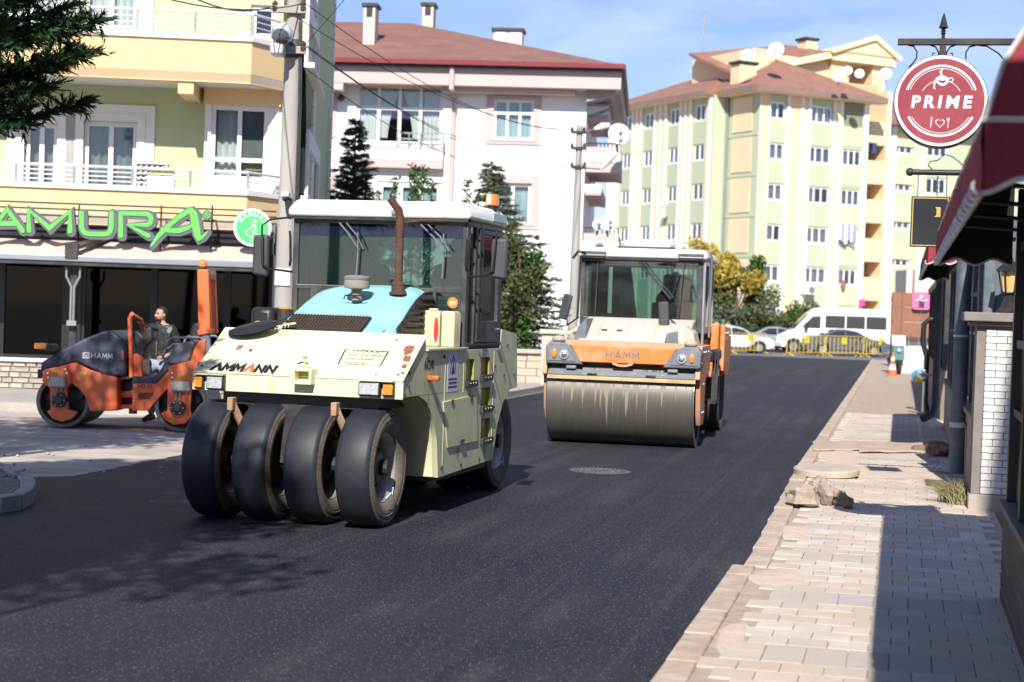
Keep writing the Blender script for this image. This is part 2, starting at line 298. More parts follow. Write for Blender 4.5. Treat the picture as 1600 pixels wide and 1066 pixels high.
# side street and crossing street
sheet_poly('side_street', [(-60, 14.9), (-3, 14.9), S2(-7, 40), S2(-60, 34)], -.004, DUST2, 'old dusty side street where the small orange roller waits')
vend = ST.loc(G(1250, 559)).y
sheet_poly('crossing_road', [S2(-80, vend - .5), S2(60, vend - .5), S2(60, vend + 22), S2(-80, vend + 22)], -.006, FARA, 'grey crossing road behind the yellow barriers')
def kedge(v):
    return -1.12 if v < 12.35 else np.interp(v, [12.35, 21.3, 91], [-1.03, -1.17, -1.31])
lp = [G(47, 746), G(116, 744.5), G(184, 731), G(289, 710)]
left = [(-60, 3)] + [(-4.6, 3), (-4.5, 13), (-4.55, 15)] + [(q.x, q.y) for q in lp]
lv = [S2(-8.42, 21.5), S2(-8.35, 24), S2(-8.1, 27), S2(-7.95, 31)] + [S2(-7.93, v) for v in (38, 50, 70, 88)]
rr = []
for i in range(20):
    v = vend - (vend - 0) * i / 19; rr.append(S2(kedge(v) + .02, v))
# ragged near-left asphalt edge
def ragged(pts, step=.12, amp=.035):
    o = []
    for a, b in zip(pts, pts[1:]):
        n = max(1, int((Vector(b) - Vector(a)).length / step))
        for k in range(n):
            t = k / n; q = Vector(a).lerp(Vector(b), t); w = noise.noise((q.x * 5, q.y * 5, 0)) * amp * 2; o.append((q.x + w, q.y + w))
    return o + [pts[-1]]
edge = ragged([(q.x, q.y) for q in lp] + lv[:4])
apts = [(-4.6, -2), (-4.6, 3), (-4.5, 13), (-4.7, 15.3), (-5.1, 16.8)] + edge + lv[4:] + [S2(-7.93, vend)] + rr + [S2(-1.1, -3)]
sheet_poly('road', apts, .004, ASPH, 'fresh black asphalt road with paver seams and dusty wheel marks')
# left pavements
PAVL = mat('left_pavement_concrete', (.42, .385, .345), .9, var=.14, scale=2, bump=.3, bscale=40, dirt=(.26, .24, .21), dscale=1.5, damt=.6, world_co=True)
KERBM = mat('kerb_stone', (.54, .44, .355), .9, var=.10, scale=5, bump=.5, bscale=35, dirt=(.36, .27, .20), dscale=3.5, damt=.75, dthr=.47, world_co=True)
pl = [(-30, 26.35), (-2.75, 26.9), (-2.1, 27.4), S2(-8.0, 31), S2(-7.93, vend - 3), S2(-12, vend - 3), S2(-12.6, 46), (-30, 44)]
lpav = sheet_poly('left_pavement', pl, .13, PAVL, 'concrete pavement before the restaurant and the white house', thick=.25)
isl = [(-12, 13.6), (G(0, 803).x, G(0, 803).y), (G(35, 797).x, G(35, 797).y), (G(52, 787).x, G(52, 787).y), (G(56, 774).x, G(56, 774).y), (G(47, 763).x, G(47, 763).y), (G(25, 752).x, G(25, 752).y), (G(0, 743).x, G(0, 743).y), (-12, 18.2)]
ic = MB().prism([(p[0] - (.16 if i not in (0, 8) else 0), p[1] + (0 if i in (0, 8) else (.16 if i < 4 else -.14 if i > 4 else 0))) for i, p in enumerate(isl)], 'z', -.02, .125)
kc = B('corner_pavement', ic, mat('corner_soil', (.20, .17, .145), .95, var=.3, scale=9, bump=.8, bscale=30, dirt=(.36, .33, .3), dscale=8, damt=.8, world_co=True)); tag(kc, 'soil covered corner pavement at the left edge', kind='structure')
cpts = []
for a, b in zip(isl[1:8], isl[2:8]):
    a, b = Vector(a), Vector(b); n = max(1, round((b - a).length / .33))
    cpts += [a.lerp(b, k / n) for k in range(n)]
cpts.append(Vector(isl[7])); cen = Vector((-6, 15.8))
for i, (a, b) in enumerate(zip(cpts, cpts[1:])):
    d = (b - a).normalized(); a2 = a + d * .006; b2 = b - d * .006; i1 = (cen - a).normalized() * .15; i2 = (cen - b).normalized() * .15; z = .14 + rnd.uniform(-.006, .006)
    q = [a2, b2, b2 + i2, a2 + i1]
    B('kerb_stone', MB().prism([(p.x, p.y) for p in q], 'z', -.03, z), CONC, kc, bevel=.012)
# small stones on the sand strip
for k in range(26):
    q = G(rnd.uniform(5, 285), rnd.uniform(690, 742)); r = rnd.uniform(.012, .03)
    if k < 12: q = G(rnd.uniform(0, 45), rnd.uniform(752, 775)); 
    mb = MB().ell((0, 0, 0), (r, r * 1.2, r * .7), 6, 4); z0 = .125 if k < 12 else 0
    o = B('pebble', mb, DUST2, loc=(q.x, q.y, z0 + r * .4)); tag(o, 'small stone lying on the dark soil of the corner pavement' if k < 12 else 'small grey stone lying on the pale sandy strip beside the fresh asphalt', 'stone', 'loose stones on the corner soil' if k < 12 else 'loose stones on the sandy strip')

# right pavement: bed, pavers, kerb stones
BED = mat('sand_bed', (.56, .45, .36), .95, var=.12, scale=6, bump=.5, bscale=50, world_co=True)
pv = B('pavement', MB().prism([S2(-1.05, -2), S2(.95, -2), S2(.95, 26), S2(1.0, vend - 1), S2(-1.18, vend - 1), S2(-1.05, 21.3), S2(-1.0, 12.35)], 'z', -.1, .062), mat('joint_sand', (.40, .32, .25), .95, var=.2, scale=9, bump=.5, bscale=50, world_co=True))
tag(pv, 'sandy pavement of beige and grey pavers beside the terrace', kind='structure')
def pavermat(name, col, dusty):
    m = mat(name, col, .88, var=.10, scale=2.5, bump=.35, bscale=70, dirt=(.54, .43, .34), dscale=1.7, damt=dusty, dthr=.47, world_co=True); return m
PV = [pavermat('paver_beige', (.56, .495, .42), .8), pavermat('paver_pale', (.61, .55, .49), .7), pavermat('paver_tan', (.53, .455, .385), .9)]
PVG = [pavermat('paver_grey', (.43, .40, .37), .65), pavermat('paver_blue_grey', (.45, .425, .40), .65)]
u0_, u1_ = -.975, .90
def paver_mesh(w, l, m, i):
    mb = MB(); h = .03; e = .007
    e = .0022; mb.add([(-w/2, -l/2, -h), (w/2, -l/2, -h), (w/2, l/2, -h), (-w/2, l/2, -h), (-w/2+0, -l/2, -e), (w/2, -l/2, -e), (w/2, l/2, -e), (-w/2, l/2, -e), (-w/2+e, -l/2+e, 0), (w/2-e, -l/2+e, 0), (w/2-e, l/2-e, 0), (-w/2+e, l/2-e, 0)],
           [(0, 1, 5, 4), (1, 2, 6, 5), (2, 3, 7, 6), (3, 0, 4, 7), (4, 5, 9, 8), (5, 6, 10, 9), (6, 7, 11, 10), (7, 4, 8, 11), (8, 9, 10, 11)])
    return mesh_of('paver', mb, m)
pm = {}
for k, w, l in (('s', .2175, .2385), ('n', .212, .116), ('L', .2175, .482)):
    for j, m in enumerate(PV if k != 'L' else PVG): pm[k, j] = paver_mesh(w - .006, l, m, j)
for j in range(2): pm['gs', j] = paver_mesh(.2135, .2405, PVG[j], j)
npv = 0; rest = MB(); v = 8.2; row = 0
while v < 34:
    kind = 'L' if row % 7 == 3 else 's'; l = .488 if kind == 'L' else .244
    off = (row % 2) * .11 + rnd.uniform(-.01, .01); u = u0_ + .11 + (0 if off < .05 else 0); x = u0_ + off
    while x + .21 < u1_:
        cx, cy = x + .11, v + l / 2; ul = kedge(cy) + .19
        if x > ul - .04:
            z = .0725 + noise.noise((cx * 1.3, cy * .9, 3)) * .004 + rnd.uniform(-.0008, .0008)
            lo = abs(cx + .1) < .62 and kind == 'L'
            key = (('L', rnd.randrange(2)) if lo else ('s', rnd.choice((0, 0, 1, 2)))) if l > .3 else ('s', rnd.choice((0, 1, 1, 2)))
            if rnd.random() < .02: key = ('gs', rnd.randrange(2))
            dl = [0] if (key[0] == 'L' or l < .3) else [-.122, .122]
            for dd in dl:
                if npv < 292:
                    p = ST.w(cx, cy + dd, z); o = link('paver', pm[key], pv, p, (rnd.uniform(-.008, .008), rnd.uniform(-.008, .008), ST.a + rnd.uniform(-.012, .012))); npv += 1
                else:
                    t = MB().box(-.102, .102, -.117 if dl != [0] or l < .3 else -.235, .117 if dl != [0] or l < .3 else .235, -.03, 0); M = Matrix.Translation(ST.w(cx, cy + dd, z)) @ Matrix.Rotation(ST.a, 4, 'Z'); t.moved(M); rest.join(t, rnd.choice((0, 0, 1, 2)) if key[0] == 's' else 3)
        x += .218
    v += l; row += 1
o = B('far_pavers', rest, PV + [PVG[0]], pv); o['kind'] = 'stuff'
v = 7.2; i = 0
while v < 60:
    ln = .78 if v < 12 else .98; e = kedge(v + ln / 2); hgt = .080 + rnd.uniform(-.004, .004); tl = rnd.uniform(-.006, .006)
    if v < 12.3 < v + ln: ln = 12.33 - v
    p = ST.w(e + .085, v + ln / 2)
    if ln > .1: B('kerb_stone', MB().box(-.085, .085, -ln / 2 + .003, ln / 2 - .003, -.12, hgt), KERBM, pv, bevel=.012, loc=p, rot=(0, 0, ST.a + tl))
    v += ln; i += 1
fk = B('far_kerb', MB().prism([S2(kedge(60), 60), S2(kedge(60) + .14, 60), S2(kedge(vend) + .14, vend - 1), S2(kedge(vend), vend - 1)], 'z', -.1, .085), KERBM, pv)
# sand spilled over the pavement joints
def mound(name, cx, cy, rx, ry, h, m, label, z0=.0655, rot=0, seed=0, kind='structure'):
    def fn(a, b):
        r = a; t = b * 2 * math.pi; k = 1 + .35 * noise.noise((math.cos(t) * 1.5 + seed, math.sin(t) * 1.5, seed))
        x = rx * r * k * math.cos(t); y = ry * r * k * math.sin(t); c, s_ = math.cos(ST.a + rot), math.sin(ST.a + rot); W = ST.w(cx, cy)
        return (W.x + x * c - y * s_, W.y + x * s_ + y * c, z0 + h * (1 - r ** 2) * (1 + .5 * noise.noise((x * 6, y * 6, seed))) - (.02 if r > .99 else 0))
    return tag(B(name, MB().sheet(fn, 8, 28), m, smooth=60), label, kind=kind)
for (cx, cy, rx, ry, s_) in ((-.75, 11.9, .22, .45, 1), (-.8, 14.6, .2, .5, 2), (-.3, 17.9, .6, .45, 3), (-.85, 9.6, .1, .5, 4), (.0, 21.0, .7, .8, 5), (-.7, 24, .4, 2.2, 6), (.2, 25, .5, 1.6, 8)):
    mound('spilled_sand', cx, cy, rx, ry, .016, BED, 'thin layer of sand spread over the pavers', seed=s_)

# ---------------------------------------------------------------- things on the pavement and road
W0 = G(937, 737)
mh = MB().lathe([(.36, -.05), (.36, .004), (.345, .006), (.31, .006), (.305, .001), (.27, .001), (.265, .006), (.19, .006), (.185, .001), (.14, .001), (.135, .006), (0.0, .006)], (0, 0, 0), n=40)
mo = B('manhole_cover', mh, mat('cast_iron', (.095, .09, .085), .6, .5, var=.3, scale=20, dirt=(.2, .17, .14), dscale=8, damt=.7), loc=(W0.x, W0.y, .004)); tag(mo, 'round iron manhole cover set in the fresh asphalt', 'manhole cover')
for r_, n_ in ((.335, 40), (.23, 26), (.16, 18)):
    s_ = MB()
    for k in range(n_):
        a = 2 * math.pi * k / n_; s_.box(math.cos(a) * r_ - .009, math.cos(a) * r_ + .009, math.sin(a) * r_ - .009, math.sin(a) * r_ + .009, .002, .0125)
    B('stud_ring', s_, bpy.data.materials['dusty_studs'] if 'dusty_studs' in bpy.data.materials else mat('dusty_studs', (.15, .14, .125), .8), mo)
RUST = mat('rusty_lid', (.42, .35, .28), .9, var=.2, scale=8, bump=.5, bscale=30, dirt=(.48, .40, .33), dscale=3, damt=.8, dthr=.45)
W0 = G(1297, 757)
lid = B('well_lid', MB().lathe([(.0, -.01), (.36, -.01), (.375, .0), (.375, .055), (.36, .07), (0, .078)], (0, 0, 0), n=44), RUST, smooth=40, loc=(W0.x, W0.y + .25, .1), rot=(R(2.5), R(-1.5), 0)); tag(lid, 'large round concrete well lid lying flat on the pavement', 'lid')
CARD = mat('dusty_board', (.47, .37, .30), .9, var=.14, scale=4, bump=.3, bscale=30, dirt=(.33, .25, .2), damt=.6)
def board(x0, y0, x1, y1, zc, label, seed):
    a, b = G(x0, y1), G(x1, y1); c = G(x0, y0)
    def top(s_, t): q = a.lerp(b, s_) + (c - a) * t; w = noise.noise((s_ * 5 + seed, t * 3, seed)) * .02; return (q.x + w, q.y + w * 2, .085 + zc * (.6 + .6 * noise.noise((s_ * 2.3, t * 2, seed))) + abs(w) * .4)
    mb = MB().sheet(top, 14, 4); k = len(mb.v); mb.v += [(x, y, z - .025) for x, y, z in mb.v[:k]]; mb.f += [tuple(i + k for i in reversed(f)) for f in mb.f[:]]; mb.m += mb.m[:]
    rim = [i * 5 for i in range(15)] + [70 + j for j in range(1, 5)] + [i * 5 + 4 for i in range(13, -1, -1)] + [3, 2, 1]
    for i in range(len(rim)): p, q = rim[i], rim[(i + 1) % len(rim)]; mb.f.append((p, q, q + k, p + k)); mb.m.append(0)
    return tag(B('board', mb, CARD, smooth=50), label, 'board')
board(1270, 701, 1346, 714, .05, 'warped dusty board lying nearest the kerb', 1)
board(1342, 702, 1447, 717, .045, 'long sand covered board lying between kerbside board and brown stone', 5)
def rock(px, py, rx, ry, rz, m, label, seed, z0=.07, rot=0, grp=None):
    q = G(px, py); mb = MB().ell((0, 0, 0), 1, 14, 9); vs = []
    for (x, y, z) in mb.v:
        k = 1 + .42 * noise.noise((x * 1.3 + seed * 7, y * 1.3, z * 1.3)) + .16 * noise.noise((x * 4 + seed, y * 4, z * 4)) ; 
        f = max(abs(x), abs(y), abs(z)); k *= (.75 + .25 / max(f, .5)) ; vs.append((x * rx * k, y * ry * k, z * rz * k))
    mb.v = vs; zmin = min(v_[2] for v_ in vs)
    return tag(B('rock', mb, m, smooth=22, loc=(q.x, q.y + ry * .8, z0 - zmin * .88), rot=(0, 0, rot)), label, 'rock', grp)
ROCK = mat('pale_rock', (.46, .40, .34), .92, var=.3, scale=9, bump=.9, bscale=22, dirt=(.27, .2, .15), dscale=6, damt=.8, dthr=.45)
ROCKB = mat('brown_rock', (.20, .125, .085), .9, var=.3, scale=8, bump=.8, bscale=25, dirt=(.4, .3, .22), damt=.4)
rock(1258, 806, .15, .14, .10, ROCK, 'biggest pale broken rock, at the kerb end of the rock heap', 1)
rock(1291, 803, .05, .12, .13, ROCK, 'thin pale rock slab standing on end in the middle of the heap', 2, rot=.4)
rock(1312, 803, .09, .10, .075, ROCK, 'small pale rock at the terrace end of the rock heap', 3)
rock(1281, 785, .12, .12, .09, ROCK, 'pale rock behind the upright slab in the heap', 6)
rock(1325, 808, .05, .06, .06, ROCKB, 'little dark rock in the shade right of the heap', 4, rot=.5)
rock(1470, 722, .17, .17, .10, ROCKB, 'brown rounded stone at the end of the long board', 5)
rock(1436, 716, .12, .06, .05, ROCKB, 'flat brown stone chip touching the brown rounded stone', 9)
# grass tuft and plastic scrap by the pillar
gm = MB(); q = G(1500, 800); q.x -= .02
for k in range(420):
    a = rnd.uniform(0, 6.28); r = abs(rnd.gauss(0, .07)); x, y = q.x + math.cos(a) * r, q.y + .1 + math.sin(a) * r * 1.6; L_ = rnd.uniform(.12, .4); ln = rnd.gauss(-.12, .22) * L_ / .3; ly = rnd.gauss(0, .12); w = rnd.uniform(.003, .006); pts = []
    for t in (0, .35, .7, 1): pts.append((x + ln * t * t, y + ly * t * t, .06 + L_ * t * (1 - .28 * t)))
    vs = []
    for (p, t) in zip(pts, (1, .85, .55, .08)): vs += [(p[0] - w * t, p[1], p[2]), (p[0] + w * t, p[1], p[2])]
    gm.add(vs, [(0, 1, 3, 2), (2, 3, 5, 4), (4, 5, 7, 6)])
tag(B('grass_tuft', gm, leafmat('dry_grass', (.13, .16, .05), (.42, .35, .2), .2), fix=False), 'dry green and straw coloured grass tuft at the foot of the white brick pillar', 'grass')
q = G(1483, 752); mb = MB()
mb.sheet(lambda a, b: (q.x + (a - .5) * .28 + .03 * noise.noise((a * 5, b * 5, 1)), q.y + .3 + (b - .5) * .3, .09 + .05 * (1 + noise.noise((a * 4, b * 4, 2)))), 8, 8)
tag(B('plastic_scrap', mb, mat('pale_plastic', (.45, .6, .6), .3, var=.1, coat=.4), smooth=30), 'crumpled pale blue plastic scrap beside the grass tuft', 'litter')
# ================================================================ RIGHT SIDE: terrace, pillar, awnings, hanging signs
SLATE = mat('slate_blue_paint', (.085, .115, .145), .5, .1, var=.2, scale=4, dirt=(.35, .3, .25), damt=.35, dscale=5)
MAROON = mat('maroon_canvas', (.30, .028, .048), .8, var=.22, scale=3, bump=.35, bscale=120, dirt=(.12, .02, .03), dscale=2, damt=.5)
PIPING = mat('white_piping', (.62, .57, .52), .85, var=.2, scale=20)
def stgroup(name, u, v, label, cat, group=None):
    o = empty(name, (0, 0, 0), label, cat, group); p = ST.w(u, v); o.location = p; o.rotation_euler = (0, 0, ST.a); return o
def awning(u, v0, v1, hem, top, rise, uw, label, grp=None):
    t = stgroup('awning', u, v0, label, 'awning', grp); Lh = v1 - v0; W = uw - u
    prof = [(0, top), (.10 * W, top + rise * .32), (.30 * W, top + rise * .62), (.62 * W, top + rise * .88), (W, top + rise)]
    def pf(k):
        i = min(int(k * 4), 3); f_ = k * 4 - i; a, b = prof[i], prof[i + 1]; return a[0] + (b[0] - a[0]) * f_, a[1] + (b[1] - a[1]) * f_
    def roof(a, b):
        x, z = pf(b); ins = .0; y = a * Lh; return (x + .012 * noise.noise((y * 2, b * 3, 1)), y, z - .02 * abs(math.sin(y / Lh * math.pi * round(Lh / 1.2))) * math.sin(b * math.pi) + .006 * noise.noise((y * 4, b * 5, 4)))
    cv = B('canopy', MB().sheet(roof, 60, 16), MAROON, t, smooth=60)
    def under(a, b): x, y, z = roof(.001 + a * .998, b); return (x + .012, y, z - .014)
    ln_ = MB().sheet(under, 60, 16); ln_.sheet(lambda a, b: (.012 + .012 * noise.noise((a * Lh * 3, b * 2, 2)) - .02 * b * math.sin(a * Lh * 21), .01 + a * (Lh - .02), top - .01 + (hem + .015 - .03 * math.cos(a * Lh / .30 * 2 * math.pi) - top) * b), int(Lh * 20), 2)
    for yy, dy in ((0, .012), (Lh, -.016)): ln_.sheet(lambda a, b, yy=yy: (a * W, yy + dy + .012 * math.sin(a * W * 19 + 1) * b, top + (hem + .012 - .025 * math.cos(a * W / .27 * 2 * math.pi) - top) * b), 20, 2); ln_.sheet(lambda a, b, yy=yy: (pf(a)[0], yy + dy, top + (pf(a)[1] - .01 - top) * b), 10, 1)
    B('shade_sheet', ln_, mat('shade_black', (.012, .008, .009), .9) if 'shade_black' not in bpy.data.materials else bpy.data.materials['shade_black'], cv, fix=False)  # black inner sheets added so the awning's underside reads as deep shade
    for yy in (0, Lh):
        def end(a, b, yy=yy):
            x, z = pf(a); return (x, yy + .01 * noise.noise((x * 6, b * 4, yy)), top + (z - top) * b)
        B('gore', MB().sheet(end, 14, 4), MAROON, cv, smooth=60)
    fr = B('front_valance', MB().sheet(lambda a, b: (-.008 + .012 * noise.noise((a * Lh * 3, b * 2, 2)) - .02 * b * math.sin(a * Lh * 21), a * Lh, top + (hem - .03 * math.cos(a * Lh / .30 * 2 * math.pi) - top) * b), int(Lh * 40), 4), MAROON, t, smooth=60)
    hm = [( -.01 - .02 * math.sin(s_ * 21), s_, hem - .03 * math.cos(s_ / .30 * 2 * math.pi)) for s_ in np.linspace(0, Lh, int(Lh * 30))]
    B('hem_trim', MB().tube(hm, .009, 5), PIPING, fr)
    pp = MB().tube([(-.004, 0, top), (-.004, Lh, top)], .010, 6)
    for yy in (0, Lh): pp.tube([(-.004, yy, top), (W, yy, top)], .012, 6); pp.tube([(x, yy, z) for x, z in prof], .010, 6)
    B('piping', pp, PIPING, cv)
    for yy in (0, Lh):
        n = 26
        sv = B('side_valance', MB().sheet(lambda a, b: (a * W, yy + .012 * math.sin(a * W * 19 + 1) * b, top + (hem - .025 * math.cos(a * W / .27 * 2 * math.pi) - top) * b), n, 4), MAROON, t, smooth=60)
        B('hem_trim', MB().tube([(a * W, yy + .012 * math.sin(a * W * 19 + 1), hem - .025 * math.cos(a * W / .27 * 2 * math.pi)) for a in np.linspace(0, 1, n)], .011, 5), PIPING, sv)
    f = MB()
    for k in range(int(Lh / 1.2) + 1): f.tube([(W, k * 1.2 + .05, top - .05), (.02, k * 1.2 + .05, top - .02)], .014, 6)
    f.tube([(.02, .02, top - .02), (.02, Lh - .02, top - .02)], .016, 6); B('support_frame', f, DK, t)
    return t
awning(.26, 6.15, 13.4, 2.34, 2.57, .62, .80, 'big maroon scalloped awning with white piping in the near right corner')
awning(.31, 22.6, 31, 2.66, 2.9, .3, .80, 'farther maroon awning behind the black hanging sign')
# hidden near part of the cafe building (seen only as its cornice at the top right) plus unseen masses added for shade
cb = stgroup('cafe_building', .82, 0, 'grey blue cafe wall rising above the maroon awning', 'building')
B('wall', MB().box(0, 6, -12, 6.9, .0, 4.6), mat('cafe_wall', (.20, .22, .24), .85, var=.15, scale=2), cb, bevel=.01)
B('wall', MB().box(.002, 6, 6.9, 11.5, .0, 4.0), bpy.data.materials['cafe_wall'], cb, bevel=.01)
B('shade_slab', MB().box(-.29, .003, -12, 3.9, 4.38, 4.58), bpy.data.materials['cafe_wall'], cb)  # unseen slab, added to cast shade over the nearest pavement
B('sky_occluder', MB().box(1.7, 8, -12, 10.5, 4.12, 12.5), bpy.data.materials['cafe_wall'], cb)  # unseen block, added to keep sky light off the shaded pavement
B('cornice', MB().prism([(-.10, 3.85), (-.10, 3.98), (-.2, 4.0), (-.2, 4.12), (6, 4.12), (6, 3.85)], 'y', 6.91, 11.6), mat('cornice_stone', (.42, .38, .34), .9), cb, bevel=.01)
# terrace front near: boarded base, black posts, dark glazed panel
WOODD = mat('dark_stained_board', (.035, .028, .026), .7, var=.3, scale=6, stretch=(1, .3, 3), dirt=(.2, .17, .14), damt=.4)
nt = stgroup('terrace_front', .70, 0, 'near terrace front of black posts and dark panels on a boarded base', 'terrace')
for k in range(6): B('board', MB().box(0, .10, 4, 11.62, .05 + k * .105, .05 + k * .105 + .098), WOODD, nt, bevel=.008)
B('ledge', MB().box(-.03, .14, 4, 11.66, .682, .72), mat('ledge_stone', (.13, .12, .115), .7, dirt=(.35, .3, .25), damt=.4), nt, bevel=.006)
for yy in (11.52, 10.35, 9.1, 7.8): B('post', MB().box(.015, .105, yy, yy + .09, .72, 2.75), BLK, nt, bevel=.005)
for z0 in (1.28, 1.72, 2.35): B('rail', MB().box(.035, .085, 4, 11.5, z0, z0 + .05), BLK, nt)
B('panel', MB().box(.06, .07, 4, 11.5, .72, 2.7), mat('smoked_panel', (.012, .012, .014), .15, spec=.5), nt)
# brick pillar with lantern
BRW = mat('white_brick', (.66, .64, .61), .8, var=.10, scale=20, bump=.3, bscale=60, dirt=(.45, .4, .34), damt=.35, dscale=7)
TRIMG = mat('taupe_trim', (.20, .175, .155), .8, var=.12, dirt=(.33, .29, .25), damt=.5)
pr = stgroup('brick_pillar', .725, 17.2, 'white brick pillar with taupe corner strip and stone cap beside the grass tuft', 'pillar')
B('core', MB().box(.02, .50, .025, .5, .22, 1.86), mat('mortar', (.36, .34, .31), .95), pr)
B('corner_strip', MB().box(0, .085, 0, .5, .22, 1.86), TRIMG, pr, bevel=.006)
B('footing', MB().box(-.02, .55, -.03, .52, -.05, .22), mat('rough_plinth', (.40, .35, .31), .95, var=.25, scale=6, bump=.6, bscale=20, dirt=(.2, .17, .15), damt=.6), pr, bevel=.01)
B('cap', MB().box(-.13, .66, -.12, .62, 1.90, 1.99), TRIMG, pr, bevel=.012)
B('cap', MB().box(-.07, .60, -.07, .57, 1.86, 1.90), TRIMG, pr, bevel=.008)
bkm = {}
def bk(w):
    k = round(w, 3)
    if k not in bkm: bkm[k] = mesh_of('brick', MB().prism([(.004, 0), (k - .004, 0), (k, .004), (k, .056), (k - .004, .06), (.004, .06), (0, .056), (0, .004)], 'y', -.012, .03), BRW)
    return bkm[k]
for r_ in range(24):
    x = .092; z = .228 + r_ * .0668; first = .10 if r_ % 2 else .20
    while x < .49:
        w = min(first, .50 - x); first = .2
        if w > .03: link('brick', bk(w - .007), pr, (x, 0.0 + rnd.uniform(-.002, .002), z))
        x += w
IRON = mat('wrought_iron', (.04, .038, .04), .5, .6, var=.2, dirt=(.2, .15, .12), damt=.3)
ln = stgroup('wall_lantern', 1.03, 17.42, 'black iron lantern with yellow glass on the pillar cap', 'lantern')
B('base', MB().lathe([(.14, 1.992), (.14, 2.01), (.10, 2.05), (.065, 2.12), (.05, 2.17), (.075, 2.185), (0, 2.19)], (0, 0, 0), n=6), IRON, ln)
B('lamp_glass', MB().lathe([(.07, 2.20), (.105, 2.40), (0, 2.40)], (0, 0, 0), n=6), mat('amber_glass', (.75, .52, .2), .2, coat=.5), ln)
fm = MB()
for k in range(6):
    a = k * math.pi / 3; fm.tube([(.075 * math.cos(a), .075 * math.sin(a), 2.19), (.112 * math.cos(a), .112 * math.sin(a), 2.41)], .008, 5)
B('cage', fm, IRON, ln)
B('roof', MB().lathe([(.155, 2.40), (.15, 2.425), (.09, 2.47), (.03, 2.50), (.015, 2.55), (0, 2.56)], (0, 0, 0), n=6), IRON, ln)
# terrace beyond the pillar
ft = stgroup('glazed_terrace', .80, 0, 'slate blue glazed terrace with low plaster wall beyond the pillar', 'terrace')
PLS = mat('pinkish_plaster', (.38, .32, .29), .9, var=.15, scale=2, dirt=(.25, .2, .17), damt=.5)
B('low_wall', MB().box(0, .25, 18, 31, 0, .86), PLS, ft, bevel=.01)
B('coping', MB().box(-.05, .3, 18, 31, .86, .92), TRIMG, ft, bevel=.008)
for k, yy in enumerate(np.arange(18.0, 31.2, 1.62)):
    B('post', MB().box(.03, .13, yy, yy + .09, .92, 2.75), SLATE, ft, bevel=.006)
    if yy < 30: B('glass_panel', MB().box(.07, .08, yy + .09, yy + 1.62, .95, 2.7), mat('terrace_glass', (.05, .065, .08), .12, spec=.6, coat=.5) if k == 0 else bpy.data.materials['terrace_glass'], ft)
    if yy < 30: B('glazing_bar', MB().box(.05, .10, yy + .09, yy + 1.62, 1.75, 1.79), SLATE, ft)
B('roof_beam', MB().box(-.02, .3, 17.8, 31.2, 2.75, 2.95), SLATE, ft, bevel=.01)
for yy in (22.3, 25.4): B('handle', MB().tube([(.03, yy, 1.0), (-.05, yy, 1.0), (-.05, yy, 1.26), (.03, yy, 1.26)], .014, 6), BLK, ft)
B('side_frame', MB().box(.03, .9, 17.85, 17.95, 1.0, 2.75), SLATE, ft, bevel=.006)
dp = stgroup('downpipe', .70, 20.7, 'thick slate blue downpipe with pale collar beside the brick pillar', 'pipe')
B('pipe', MB().cyl((0, 0, .12), (0, 0, 2.75), .088, n=18), SLATE, dp, smooth=40)
B('collar', MB().cyl((0, 0, .66), (0, 0, .72), .1, n=18).cyl((0, 0, 1.72), (0, 0, 1.745), .094, n=18), mat('pale_collar', (.5, .5, .5), .5), dp, smooth=40)
[B('bracket', MB().box(0, .16, -.02, .02, z_, z_ + .05), GREY, dp) for z_ in (.9, 2.2)]
pw = stgroup('slate_post', .80, 17.78, 'tall slate post carrying the black hanging sign bracket', 'post'); B('shaft', MB().box(0, .11, 0, .12, -.02, 3.75), SLATE, pw, bevel=.006); B('post_cap', MB().box(-.015, .125, -.015, .135, 3.75, 3.79), SLATE, pw)
# second terrace farther on, bent black pipe, pedestal bowl
f2 = stgroup('far_terrace', .78, 0, 'farther dark framed terrace with wooden base panel beyond the first', 'terrace')
B('low_wall', MB().box(0, .3, 33, 52, 0, 1.0), mat('brown_panel', (.23, .175, .14), .8, var=.2), f2, bevel=.01)
for k, yy in enumerate(np.arange(33, 52, 2.3)):
    B('post', MB().box(.02, .12, yy, yy + .1, 1.0, 2.75), DK, f2)
    B('glass_panel', MB().box(.06, .07, yy + .1, yy + 2.3, 1.0, 2.7), bpy.data.materials['terrace_glass'], f2)
B('roof_beam', MB().box(-.02, .3, 33, 52.4, 2.75, 2.9), DK, f2)
bp_ = stgroup('bent_pipe', .62, 35.5, 'black bent pipe standing against the dark framed terrace', 'pipe')
B('pipe', MB().tube([(.16, 0, 1.95), (-.05, 0, 1.97), (-.16, 0, 1.86), (-.17, 0, 1.5), (-.08, 0, 1.2), (-.08, 0, .3), (-.02, 0, .08)], .055, 10), BLK, bp_, smooth=50)
q = ST.hit(1441, 648, 'z', .07); bw = stgroup('pedestal_bowl', q.x, q.y, 'small metal bowl on a thin stem standing on the pavement', 'bowl stand')
B('base', MB().lathe([(.12, 0), (.12, .02), (.03, .04), (.025, .07), (0, .07)], (0, 0, .07), n=14), GREY, bw, smooth=40)
B('stem', MB().cyl((0, 0, .12), (0, 0, .72), .022, n=8), GREY, bw)
B('bowl', MB().lathe([(.03, .70), (.10, .74), (.17, .80), (.18, .815), (.165, .81), (.09, .76), (0, .74)], (0, 0, .07), n=18), CHROME, bw, smooth=50)
B('knob', MB().ell((0, 0, .93), .05, 8, 6), CHROME, bw, smooth=60)
